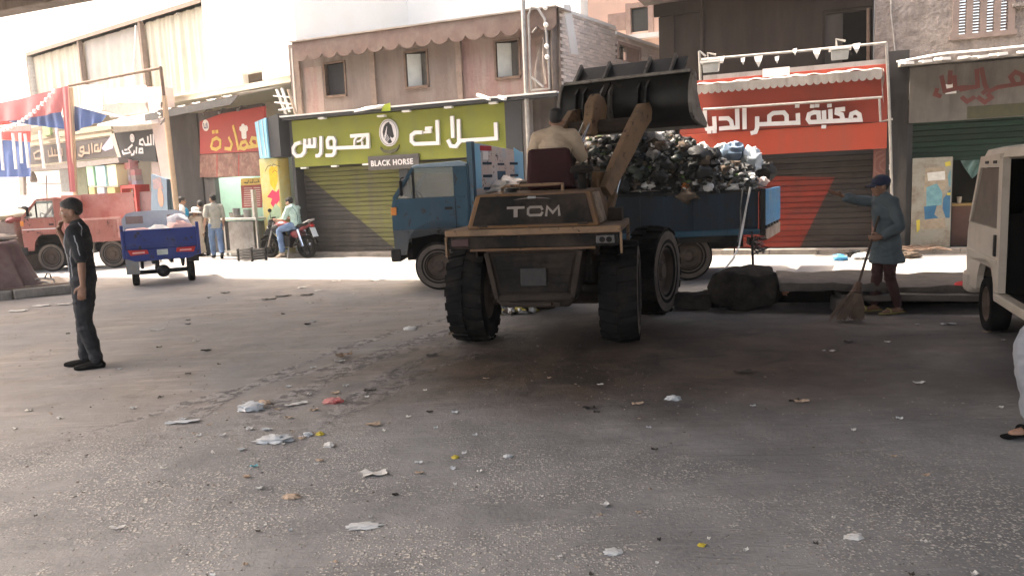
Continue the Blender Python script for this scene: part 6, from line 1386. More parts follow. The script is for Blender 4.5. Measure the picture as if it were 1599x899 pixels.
fl_ = part(hbd, 'red_mark', MB().hexa(hbx(hl_*.12, hl_*.34, hz-.13, hz-.05, .0052, .001)), M('mark_red', (0.48, 0.05, 0.06), None, .7))
part(fl_, 'white_mark', MB().hexa(hbx(hl_*.17, hl_*.27, hz-.28, hz-.135, .0052, .001)), m_white)

# red tipper at the left
RF = place(G(172, 418)+Vector((.02, .60, 0)), R(191))
rt_ = thing('red_tipper', 'faded pinkish red mini tipper truck parked behind the young man in black', 'truck', RF)
m_rt = M('faded_red', (0.40, 0.15, 0.115), (0.33, 0.12, 0.095), .6, sc=2, dirt=(0.46, 0.26, 0.215), dsc=1.5, damt=.4)
m_rtp = M('faded_pink_red', (0.62, 0.37, 0.32), (0.55, 0.31, 0.27), .7, sc=2, dirt=(0.45, 0.18, 0.14))
cab(rt_, 1.22, 2.34, .80, .52, 1.42, 1.92, 1.66, .40, m_rt, m_rt, .98, .42)
for wx_ in (1.66, 0):
    for s in (-1, 1): wheel(rt_, (wx_, s*.66, .38), (0, s, 0), .38, .22, .2, m_rimb, 0, m_side)
for s in (-1, 1): wheel(rt_, (0, s*.40, .38), (0, s, 0), .38, .20, .2, m_rimb, 0, m_side)
part(rt_, 'chassis', MB().box(-.25, 2.1, -.35, .35, .42, .62).box(-.2, 1.1, -.6, .6, .5, .66), m_dark)
part(rt_, 'bed_floor', MB().box(-.30, 1.18, -.8, .8, .72, .80), m_rt)
for s in (-1, 1):
    sp = part(rt_, 'side_panel', MB().box(-.30, 1.18, s*.80, s*.75, .803, 1.30 if s > 0 else 1.96), m_rt if s > 0 else m_rtp, label=None if s > 0 else 'tall pinkish far side board')
    part(sp, 'top_rail', MB().box(-.32, 1.18, s*.79-.035, s*.79+.035, 1.302 if s > 0 else 1.962, 1.35 if s > 0 else 2.0), m_rtp)
    part(sp, 'rib', MB().box(-.30, 1.18, s*.802, s*.825, .98, 1.02), m_rt)
    part(sp, 'rib', MB().box(-.30, -.23, s*.802, s*.83, .80, 1.29), m_rtp)
part(rt_, 'headboard', MB().box(1.18, 1.20, -.8, .8, .803, 1.98), m_rtp)
part(rt_, 'tail_panel', MB().box(-.36, -.305, -.82, .82, .78, 1.26), m_rtp)
for k in range(2): part(rt_, 'tail_rib', MB().box(-.385, -.362, -.8, .8, .92+.2*k, .96+.2*k), m_rt)
part(rt_, 'trim_line', MB().box(1.44, 2.32, .803, .812, 1.12, 1.145), m_white)
part(rt_, 'battery_box', MB().box(.5, 1.05, .45, .72, .42, .70), m_grey, bevel=.02)

rt_.scale = (.87, .92, .96)
# ---------------- blue cargo tricycle
KF = place((G(210, 444)+G(293, 437))/2+Vector((0, .12, 0)), R(117))
kt = thing('cargo_tricycle', 'blue three wheeled cargo motorcycle seen from behind with cloths in its box', 'tricycle', KF)
m_kb = M('trike_blue', (0.022, 0.045, 0.22), (0.017, 0.035, 0.175), .45, sc=2, dirt=(0.06, 0.08, 0.2), damt=.3)
m_kg = M('trike_grey', (0.42, 0.45, 0.50), (0.34, 0.37, 0.42), .6, sc=3)
part(kt, 'tailboard', MB().box(-.62, -.57, -.66, .66, .74, 1.12), m_kb, bevel=.01)
part(kt, 'rear_skirt', MB().sect([(-.66, .735), (.66, .735), (.66, .56), (.50, .50), (-.50, .50), (-.66, .56)], -.64, -.58), m_kb, bevel=.01)
part(kt, 'crease', MB().box(-.635, -.62, -.6, .6, .80, .83), m_kb)
for s in (-1, 1):
    part(kt, 'corner_post', MB().box(-.64, -.55, s*.69-.03, s*.69+.03, .56, 1.22), m_kb, bevel=.01)
    part(kt, 'side_board', MB().box(-.55, 1.0, s*.66-.02, s*.66+.02, .72, 1.12), m_kb)
    tl = part(kt, 'tail_light', MB().hexa([(-.662, s*.58-.0*s, .62), (-.641, s*.58, .62), (-.641, s*.25, .64), (-.662, s*.25, .64), (-.662, s*.62, .73), (-.641, s*.62, .73), (-.641, s*.27, .72), (-.662, s*.27, .72)]), M('tail_red', (0.55, 0.03, 0.025), None, .3))
    part(tl, 'lens', MB().box(-.667, -.6625, min(s*.54, s*.32), max(s*.54, s*.32), .655, .685), M('tail_lens', (0.9, 0.55, 0.5), None, .3))
    part(kt, 'mud_flap', MB().box(-.60, -.57, s*.56-.12, s*.56+.12, .25, .55) if s > 0 else MB().box(-.60, -.57, s*.56-.11, s*.56+.11, .42, .55), m_grey if s > 0 else m_dark)
    wheel(kt, (-.30, s*.52, .25), (0, s, 0), .25, .13, .14, m_grey, 0)
part(kt, 'number_plate', MB().box(-.655, -.641, -.10, .10, .60, .71), M('plate_pale', (0.55, 0.6, 0.55), None, .5), bevel=.006)
part(kt, 'bed_floor', MB().box(-.56, 1.0, -.64, .64, .70, .74), m_kb)
part(kt, 'rear_axle', MB().tube([(-.3, -.5, .25), (-.3, .5, .25)], .045, 8).ell((-.3, 0, .25), .13, .13, .13).box(-.5, .9, -.2, -.14, .42, .5).box(-.5, .9, .14, .2, .42, .5), m_dark)
for s in (-1, 1): part(kt, 'leaf_spring', MB().tube([(-.6, s*.38, .5), (-.3, s*.38, .34), (.05, s*.38, .5)], .03, 6), m_dark)
bhd = [(x, z) for x, z in rrect(-.62, .62, .9, 1.46, .22, 6)]
fr1 = part(kt, 'front_guard', MB().sect([(-.66, .745), (.66, .745), (.66, 1.30), (.56, 1.42), (.40, 1.46), (-.40, 1.46), (-.56, 1.42), (-.66, 1.30), (-.66, .745), (-.60, .745), (-.60, 1.24), (-.20, 1.24), (-.20, 1.36), (-.60, 1.36), (-.60, 1.30)][:8], 1.0, 1.03), m_kg)
for s in (-1, 1): part(fr1, 'guard_slot', MB().box(.992, .9995, min(s*.24, s*.58), max(s*.24, s*.58), 1.20, 1.36), M('slot_shade', (0.30, 0.22, 0.20), None, .8))
part(kt, 'saddle', MB().box(1.10, 1.75, -.16, .16, .72, .84), m_black, bevel=.05)
part(kt, 'tank', MB().ell((1.95, 0, .82), .28, .15, .14), m_kb, smooth=60)
part(kt, 'handlebar', MB().tube([(2.0, -.40, 1.05), (2.15, -.2, 1.08), (2.2, 0, 1.0), (2.15, .2, 1.08), (2.0, .40, 1.05)], .016, 6), m_dark)
part(kt, 'fork', MB().tube([(2.2, .09, 1.0), (2.5, .09, .26)], .025, 6).tube([(2.2, -.09, 1.0), (2.5, -.09, .26)], .025, 6), m_grey)
part(kt, 'spine', MB().tube([(.9, 0, .5), (1.5, 0, .45), (2.2, 0, .8)], .05, 6), m_dark)
wheel(kt, (2.5, 0, .26), (0, 1, 0), .26, .10, .17, m_grey, 0)
m_c1 = M('cloth_pale_pink', (0.62, 0.40, 0.37), (0.55, 0.33, 0.31), .9); m_c2 = M('cloth_white', (0.70, 0.68, 0.66), (0.58, 0.56, 0.54), .9); m_c3 = M('cloth_grey', (0.50, 0.50, 0.54), (0.36, 0.36, 0.4), .9)
def crumple(c, rx, ry, rz, seed, n=14, m=10, amp=.35, fr_=2.6):
    mb = MB(); c = Vector(c); vs = []
    for i in range(m+1):
        t = math.pi*i/m
        for j in range(n):
            a = 2*math.pi*j/n; d = Vector((math.sin(t)*math.cos(a), math.sin(t)*math.sin(a), math.cos(t)))
            k = 1+amp*mnoise.noise(d*fr_+Vector((seed, 0, 0)))+amp*.5*mnoise.noise(d*fr_*2.3+Vector((0, seed, 0)))
            vs.append(c+Vector((d.x*rx, d.y*ry, d.z*rz))*k)
    fs = [(i*n+j, (i+1)*n+j, (i+1)*n+(j+1) % n, i*n+(j+1) % n) for i in range(m) for j in range(n)]
    return mb.add(vs, fs)
for k, (x, y, z, a, b, c_, mt, lab) in enumerate(((-.25, .38, .98, .3, .3, .16, m_c1, 'pink cloth bundle at the left of the tricycle box'), (-.2, .02, 1.0, .3, .26, .17, m_c2, 'white cloth bundle in the middle of the tricycle box'), (-.2, -.38, 1.03, .3, .27, .20, m_c1, 'taller rosy cloth bundle at the right of the tricycle box'), (.45, -.42, 1.16, .3, .22, .2, m_c3, 'grey white bundle by the front guard of the tricycle box'), (.4, .2, .96, .4, .4, .16, m_c3, 'low grey bundle in front of the tricycle box guard'))):
    solo('cloth_bundle', lab, 'cloth', crumple((x, y, z), a, b, c_, k*3.1), mt, KF, (x, y, z), smooth=60, group='cloth bundles in the tricycle box')

# ---------------- motorbike
wF = FM.I @ G(436, 400); wR = FM.I @ G(494, 400)
BK = Frame(FM.w((wR.x+.02), -.62), STREET+R(180)+R(-4))
mk_ = thing('motorcycle', 'dark red and black motorcycle parked before the olive shutter', 'motorcycle', BK)
m_mred = M('bike_red', (0.16, 0.02, 0.025), None, .35)
wheel(mk_, (1.28, 0, .30), (0, 1, 0), .30, .09, .225, m_dark, 0, spokes=6); wheel(mk_, (0, 0, .30), (0, 1, 0), .30, .12, .225, m_dark, 0, spokes=6)
for s in (-1, 1): part(mk_, 'fork', MB().tube([(1.28, s*.075, .30), (1.02, s*.075, .95)], .024, 6), m_grey)
part(mk_, 'front_mudguard', MB().tube([(1.28+.33*math.cos(a), 0, .30+.33*math.sin(a)) for a in [R(35+15*k) for k in range(8)]], .055, 6, ry=.4), m_black, smooth=50)
part(mk_, 'headlamp', MB().ell((1.13, 0, .90), .13, .12, .13).ell((1.20, 0, .84), .08, .10, .07), m_dark, smooth=60)
part(mk_, 'lamp_glass', MB().ell((1.235, .03, .83), .03, .07, .05), m_letter, smooth=60)
part(mk_, 'fly_screen', MB().hexa([(1.17, -.11, .98), (1.19, -.11, .98), (1.19, .11, .98), (1.17, .11, .98), (1.04, -.07, 1.10), (1.06, -.07, 1.10), (1.06, .07, 1.10), (1.04, .07, 1.10)]), m_dark)
part(mk_, 'handlebar', MB().tube([(.86, -.36, 1.04), (.95, -.2, 1.06), (1.0, 0, 1.0), (.95, .2, 1.06), (.86, .36, 1.04)], .015, 6), m_chrome)
for s in (-1, 1):
    mr = part(mk_, 'mirror', MB().ell((.90, s*.30, 1.28), .03, .07, .055), m_dark, smooth=60); part(mr, 'mirror_stem', MB().tube([(.93, s*.25, 1.06), (.90, s*.30, 1.24)], .008, 5), m_dark)
part(mk_, 'tank', MB().ell((.78, 0, .86), .27, .15, .13), m_mred, smooth=60)
part(mk_, 'tank_shroud', MB().ell((.92, .12, .78), .16, .05, .12).ell((.92, -.12, .78), .16, .05, .12), m_dark, smooth=60)
part(mk_, 'saddle', MB().hexa([(-.10, -.09, .84), (.55, -.13, .78), (.55, .13, .78), (-.10, .09, .84), (-.22, -.08, .93), (.55, -.13, .85), (.55, .13, .85), (-.22, .08, .93)]), m_black, bevel=.03)
part(mk_, 'engine', MB().box(.45, .85, -.15, .15, .30, .60).tube([(.78, 0, .55), (.86, 0, .76)], .10, 8), m_dark, bevel=.03)
part(mk_, 'frame_tube', MB().tube([(1.04, 0, .92), (.95, 0, .40), (.5, 0, .28), (.3, 0, .5), (.28, 0, .78), (1.0, 0, .88)], .025, 6).tube([(.3, .1, .42), (0, .1, .30)], .025, 6).tube([(.3, -.1, .42), (0, -.1, .30)], .025, 6), m_dark)
part(mk_, 'side_cover', MB().ell((.25, .11, .64), .18, .03, .10).ell((.25, -.11, .64), .18, .03, .10), m_mred, smooth=60)
part(mk_, 'tail_cowl', MB().hexa([(.12, -.10, .72), (.12, .10, .72), (-.20, .06, .86), (-.20, -.06, .86), (.12, -.11, .80), (.12, .11, .80), (-.26, .06, .94), (-.26, -.06, .94)]), m_mred, bevel=.02)
part(mk_, 'grab_bar', MB().tube([(-.02, .10, .92), (-.24, .10, 1.0), (-.32, 0, 1.01), (-.24, -.10, 1.0), (-.02, -.10, .92)], .017, 6), m_grey)
part(mk_, 'exhaust', MB().tube([(.75, -.14, .32), (.3, -.16, .30), (-.1, -.18, .40)], [.03, .045, .05], 8), m_chrome, smooth=60)
part(mk_, 'exhaust', MB().tube([(.8, .13, .45), (.85, .13, .3), (.5, .14, .24)], .022, 6), m_chrome)
for s in (-1, 1): part(mk_, 'shock_absorber', MB().tube([(.16, s*.13, .76), (.02, s*.13, .32)], .03, 8), m_chrome)
part(mk_, 'number_plate', MB().hexa([(-.34, -.10, .56), (-.33, -.10, .56), (-.33, .10, .56), (-.34, .10, .56), (-.24, -.10, .80), (-.23, -.10, .80), (-.23, .10, .80), (-.24, .10, .80)]), M('plate_blue_white', (0.66, 0.74, 0.78), None, .4))
part(mk_, 'rear_mudguard', MB().tube([(.36*math.cos(a), 0, .30+.36*math.sin(a)) for a in [R(75+15*k) for k in range(7)]], .06, 6, ry=.35), m_black)
part(mk_, 'tail_light', MB().ell((-.24, 0, .85), .04, .08, .04), M('tail_red', (0.55, 0.03, 0.025)), smooth=60)
part(mk_, 'side_stand', MB().tube([(.5, .13, .3), (.42, .30, .01)], .015, 6), m_grey)

# ---------------- white van at the right edge
VF = place(G(1546, 517)+Vector((.04, .0, 0)), R(69.6))       # origin under the front axle, left wheel plane at y=0
vn = thing('white_van', 'old off white van with its sliding side door open at the right edge', 'van', VF)
m_van = M('van_cream', (0.50, 0.44, 0.37), (0.43, 0.375, 0.31), .5, sc=1.5, dirt=(0.36, 0.30, 0.24), dsc=2.2, damt=.4)
VW = 1.62; vz = 1.98
def vl(poly, y0, y1): return MB().xz(poly, y0, y1)
for s, yy in ((0, 0.10), (1, -VW)):
    y0, y1 = (yy, yy-.06) if s == 0 else (yy, yy+.06)
    part(vn, 'lower_panel', vl([(-.52, .50), (-.40, .50)]+arch(0, .38, .42)+[(.40, .40), (.86, .40), (.93, .72), (-.52, .72)], y0, y1), m_van)
    d = part(vn, 'door', vl([(-.50, .724), (.92, .724), (.90, 1.02), (.84, 1.14), (-.50, 1.14)], y0, y1), m_van)
    part(d, 'door_handle', MB().box(-.44, -.38, y0-.0, y0+(.022 if s == 0 else -.022), .86, 1.08), m_dark, bevel=.006)
    part(d, 'crease', MB().box(-.50, .905, y0, y0+(.012 if s == 0 else -.012), .80, .83), m_van)
    part(vn, 'rear_pillar', vl([(-.56, .5), (-.42, .5), (-.42, 1.80), (-.56, 1.86)], y0+(.003 if s == 0 else -.003), y1), m_van)
    part(vn, 'front_pillar', MB().beam((.84, (y0+y1)/2, 1.13), (.36, (y0+y1)/2, 1.86), .06, .07), m_van)
    part(vn, 'window_top', vl([(-.42, 1.76), (.42, 1.76), (.36, 1.88), (-.42, 1.90)], y0, y1), m_van)
    part(vn, 'side_window', vl([(-.40, 1.145), (.78, 1.145), (.38, 1.755), (-.40, 1.755)], y0-.02 if s == 0 else y0+.02, y0-.026 if s == 0 else y0+.026), M('tinted_glass', (0.15, 0.125, 0.10), (0.10, 0.085, 0.07), .45, spec=.2))
part(vn, 'roof', MB().sect([(.08, 1.86), (.04, 1.95), (-.1, vz), (-VW+.16, vz), (-VW+.02, 1.95), (-VW-.02, 1.86), (-VW+.05, 1.84), (.03, 1.84)], -3.4, .36), m_van, smooth=50)
part(vn, 'nose', vl([(.90, .42), (.94, .72), (.91, 1.02), (.86, 1.12), (.80, 1.12), (.86, .42)], .035, -VW+.065), m_van)
part(vn, 'windscreen', MB().hexa([(.84, .03, 1.125), (.85, .03, 1.125), (.85, -VW+.07, 1.125), (.84, -VW+.07, 1.125), (.34, .03, 1.85), (.35, .03, 1.85), (.35, -VW+.07, 1.85), (.34, -VW+.07, 1.85)]), m_glassd)
part(vn, 'bumper', MB().box(.72, 1.02, -VW-.02, .12, .30, .56), m_van, bevel=.05)
for yy in (-.1, -VW+.1): part(vn, 'headlight', MB().box(.93, .96, yy-.12, yy+.12, .62, .80), m_letter)
part(vn, 'sliding_door', vl([(-3.05, .48), (-1.95, .48), (-1.95, 1.84), (-3.05, 1.84)], .155, .11), m_van, bevel=.02)
part(vn, 'rear_side', vl([(-3.4, .48), (-1.98, .48), (-1.98, 1.86), (-3.4, 1.86)], .10, .05), m_van)
part(vn, 'far_side', vl([(-3.4, .48), (-.56, .48), (-.56, 1.86), (-3.4, 1.86)], -VW, -VW+.05), m_van)
part(vn, 'tail', MB().box(-3.44, -3.4, -VW, .1, .48, 1.88), m_van)
part(vn, 'sill', MB().box(-2.0, -.42, -.02, .11, .40, .49), m_van, bevel=.015)
part(vn, 'cabin_floor', MB().box(-3.38, .8, -VW+.06, .02, .46, .50), m_void)
part(vn, 'cabin_lining', MB().box(-3.38, -.4, -VW+.055, -VW+.065, .5, 1.83).box(-.56, -.52, -VW+.07, .03, .5, 1.30), m_void)
for k, xx in enumerate((-1.35, -2.2)): part(vn, 'bench', MB().box(xx-.25, xx+.25, -VW+.1, -.15, .5, .92).box(xx-.28, xx-.16, -VW+.1, -.15, .92, 1.45), M('bench_grey', (0.06, 0.055, 0.052), None, .8), bevel=.03)
part(vn, 'door_vent', MB().box(-2.05, -1.99, .156, .162, .95, 1.16), m_dark)
for xx in (0, -2.4):
    wheel(vn, (xx, .0, .30), (0, 1, 0), .30, .19, .19, m_rimb, 0); wheel(vn, (xx, -VW+.1, .30), (0, -1, 0), .30, .19, .19, m_rimb, 0)
part(vn, 'underbody', MB().box(-3.2, .7, -VW+.15, -.15, .28, .455), m_void)
vn.scale = (1, 1, .94)
for k in range(2): part(vn, 'roof_clip', MB().box(.02-.34*k, .16-.34*k, .101, .106, 1.80, 1.83), m_dark)
# ================================================================== PEOPLE
def ring_tube(bm_mb, pts, rad, n=12, flat=1.0, side=None, flat0=False):
    """a limb: rings along a smooth path, radii interpolated, rounded ends; flat = thickness ratio along `side`"""
    P = [Vector(p) for p in pts]; k = len(P); rr = list(rad)
    Q = []; Rr = []
    for i in range(k-1):
        p0 = P[max(i-1, 0)]; p1 = P[i]; p2 = P[i+1]; p3 = P[min(i+2, k-1)]
        st = max(2, min(7, int((p2-p1).length/0.035)))
        for s in range(st):
            t = s/st; t2 = t*t; t3 = t2*t
            Q.append(.5*((2*p1)+(-p0+p2)*t+(2*p0-5*p1+4*p2-p3)*t2+(-p0+3*p1-3*p2+p3)*t3)); e = t*t*(3-2*t); Rr.append(rr[i]*(1-e)+rr[i+1]*e)
    Q.append(P[-1]); Rr.append(rr[-1])
    T0 = (Q[1]-Q[0]).normalized(); T1 = (Q[-1]-Q[-2]).normalized()
    r0, r1 = Rr[0], Rr[-1]
    Q = [Q[0]-T0*r0*.8, Q[0]-T0*r0*.5]+Q+[Q[-1]+T1*r1*.5, Q[-1]+T1*r1*.8]
    Rr = [r0*.45, r0*.85]+Rr+[r1*.85, r1*.45]
    if flat0: Q = Q[2:]; Rr = Rr[2:]
    sd = Vector(side) if side is not None else None
    vs = []; m = len(Q)
    u = Vector((0, 0, 1)) if abs(T0.z) < .9 else Vector((1, 0, 0))
    for i in range(m):
        t = (Q[min(i+1, m-1)]-Q[max(i-1, 0)]).normalized()
        if sd is not None:
            y = (sd-t*sd.dot(t)).normalized(); x = y.cross(t)
        else:
            x = t.cross(u); x = x.normalized() if x.length > 1e-5 else t.orthogonal().normalized(); u = x.cross(t).normalized(); y = u
        for j in range(n):
            a = 2*math.pi*j/n; vs.append(Q[i]+x*(Rr[i]*math.cos(a))+y*(Rr[i]*flat*math.sin(a)))
    fs = [(i*n+j, i*n+(j+1) % n, (i+1)*n+(j+1) % n, (i+1)*n+j) for i in range(m-1) for j in range(n)]
    fs += [tuple(range(n-1, -1, -1)), tuple((m-1)*n+j for j in range(n))]
    bm_mb.add(vs, fs)
def fuse(name, mb, vox, mat, parent, smooth_it=2, wrinkle=0.0, label=None):
    """merge the overlapping limbs into one continuous skin"""
    me = to_mesh(name, mb, mat)
    o = bpy.data.objects.new(name, me); COL.objects.link(o)
    r = o.modifiers.new('remesh', 'REMESH'); r.mode = 'VOXEL'; r.voxel_size = vox; r.use_smooth_shade = True
    s = o.modifiers.new('smooth', 'SMOOTH'); s.iterations = smooth_it; s.factor = .5
    dg = bpy.context.evaluated_depsgraph_get(); dg.update()
    m2 = bpy.data.meshes.new_from_object(o.evaluated_get(dg)); m2.name = name
    bpy.data.objects.remove(o); bpy.data.meshes.remove(me)
    if wrinkle:
        n = len(m2.vertices); co = np.empty(n*3, 'f'); no = np.empty(n*3, 'f'); m2.vertices.foreach_get('co', co); m2.vertices.foreach_get('normal', no)
        co = co.reshape(-1, 3); no = no.reshape(-1, 3)
        d = np.array([mnoise.noise(Vector((c[0]*7, c[1]*7, c[2]*9+2*c[0])))+.7*(1-2*abs(mnoise.noise(Vector((c[0]*8+c[2]*5, c[1]*8, c[2]*17))))) for c in co], 'f')
        co = co+no*(d*wrinkle)[:, None]; m2.vertices.foreach_set('co', co.ravel()); m2.update()
    m2.materials.clear(); m2.materials.append(mat)
    m2.polygons.foreach_set('use_smooth', [True]*len(m2.polygons))
    q = link(bpy.data.objects.new(name, m2)); q.parent = parent
    ORG[q.name] = ORG[parent.name]
    if label: q['label'] = label
    return q
def hand(mb, wrist, dir_, palm, curl=.5, sc=1.0, thumb=None, spread=.10):
    """palm and five fingers; dir_ = along the hand, palm = where the palm looks"""
    w_ = Vector(wrist); d = Vector(dir_).normalized(); pn = Vector(palm); pn = (pn-d*pn.dot(d)).normalized(); s = d.cross(pn)
    if thumb is not None and s.dot(Vector(thumb)) < 0: s = -s       # s points to the thumb side
    ring_tube(mb, [w_-d*.01, w_+d*.035*sc, w_+d*.085*sc], [.026*sc, .040*sc, .041*sc], 12, .42, pn)
    for k, (o, ln) in enumerate(((.031, .072), (.010, .081), (-.012, .076), (-.032, .060))):
        p = w_+d*.088*sc+s*o*sc; dd = (d+s*o*spread*12).normalized(); pts = [p-dd*.015*sc, p]; c = 0
        for j in range(3):
            c += curl*(.55+.1*k) if j else curl*.45
            v = dd*math.cos(c)+pn*math.sin(c); p = p+v*ln*sc*(.45, .32, .25)[j]; pts.append(p)
        ring_tube(mb, pts, [.0098*sc, .0096*sc, .0092*sc, .0084*sc, .0070*sc], 8)
    p = w_+d*.028*sc+s*.030*sc; c = curl*.5
    v1 = (d*.62+s*.78+pn*.25*curl).normalized(); v2 = (d*.9+s*(.45-.35*curl)+pn*.6*curl).normalized()
    ring_tube(mb, [p-v1*.012, p+v1*.034*sc, p+v1*.034*sc+v2*.030*sc, p+v1*.034*sc+v2*.055*sc], [.015*sc, .0125*sc, .011*sc, .0085*sc], 8)
SK = {'a': M('skin_brown', (0.23, 0.125, 0.08), (0.19, 0.10, 0.065), .55, sc=9), 'b': M('skin_tan', (0.33, 0.19, 0.125), (0.28, 0.155, 0.10), .55, sc=9)}
m_hair = M('black_hair', (0.012, 0.011, 0.010), (0.007, 0.006, 0.006), .6, sc=40, bump=.6, bsc=90)
m_hairg = M('grey_black_hair', (0.045, 0.043, 0.042), (0.02, 0.02, 0.02), .7, sc=40, bump=.6, bsc=90)
m_eye = M('eye_white', (0.6, 0.58, 0.55), None, .3); m_iris = M('eye_dark', (0.02, 0.014, 0.01), None, .2)
def head(mb, c, yaw, pitch=0.0, sc=1.0):
    """skull, jaw, nose, brow, ears; returns the head's rotation"""
    Q = (Matrix.Rotation(yaw, 3, 'Z') @ Matrix.Rotation(pitch, 3, 'Y')); c = Vector(c)
    def e(x, y, z, a, b, d): mb.ell(c+Q @ (Vector((x, y, z))*sc), a*sc, b*sc, d*sc, Q, 16, 12)
    e(-.008, 0, .035, .098, .077, .090); e(.018, 0, -.020, .078, .066, .085); e(.040, 0, -.078, .045, .044, .036); e(.012, 0, -.058, .062, .058, .044)
    e(.092, 0, -.012, .020, .014, .026); e(.100, 0, -.026, .014, .017, .012); e(.080, 0, .022, .018, .052, .013)
    e(.078, 0, -.058, .016, .024, .007); e(.076, 0, -.070, .014, .020, .008)
    for s in (-1, 1): e(-.005, s*.077, -.012, .020, .011, .032); e(.066, s*.040, -.025, .022, .024, .024)
    return Q
def eyes(parent, c, Q, sc=1.0):
    c = Vector(c)
    for s in (-1, 1):
        p = c+Q @ (Vector((.082, s*.031, .003))*sc)
        w_ = part(parent, 'eye', MB().ell(p, .011*sc, .012*sc, .008*sc, Q, 10, 8), m_eye, smooth=80)
        part(w_, 'iris', MB().ell(p+Q @ Vector((.008*sc, 0, 0)), .005*sc, .006*sc, .006*sc, Q, 8, 6), m_iris, smooth=80)
def hair(parent, c, Q, mat, sc=1.0, low=-.02, grow=.012, name='hair', vox=.010, fringe=.03):
    mb = MB(); c = Vector(c)
    g = 1+grow*8
    vs = mb.v
    for (x, y, z, a, b, d) in ((-.016, 0, .052, .097, .080, .086), (-.044, 0, .018, .064, .072, .066), (.032, 0, .088, .052, .060, .034)):
        mb.ell(c+Q @ (Vector((x, y, z))*sc), a*sc*(1+grow*4), b*sc*(1+grow*3), d*sc*(1+grow*4), Q, 16, 12)
    return fuse(name, mb, vox, mat, parent, 2, .003)
def limb(mb, pts, rad, t0=0.0, t1=1.0, flat=1.0, side=None):
    """part of a limb, cut by fraction of its length"""
    P = [Vector(p) for p in pts]; L = [0]
    for i in range(len(P)-1): L.append(L[-1]+(P[i+1]-P[i]).length)
    def at(s):
        s *= L[-1]
        for i in range(len(P)-1):
            if s <= L[i+1]+1e-9:
                t = (s-L[i])/(L[i+1]-L[i]); return P[i].lerp(P[i+1], t), rad[i]*(1-t)+rad[i+1]*t
        return P[-1], rad[-1]
    q = [at(t0)]; q += [(P[i], rad[i]) for i in range(len(P)) if t0 < L[i]/L[-1] < t1]; q.append(at(t1))
    ring_tube(mb, [a for a, b in q], [b for a, b in q], 12, flat, side)
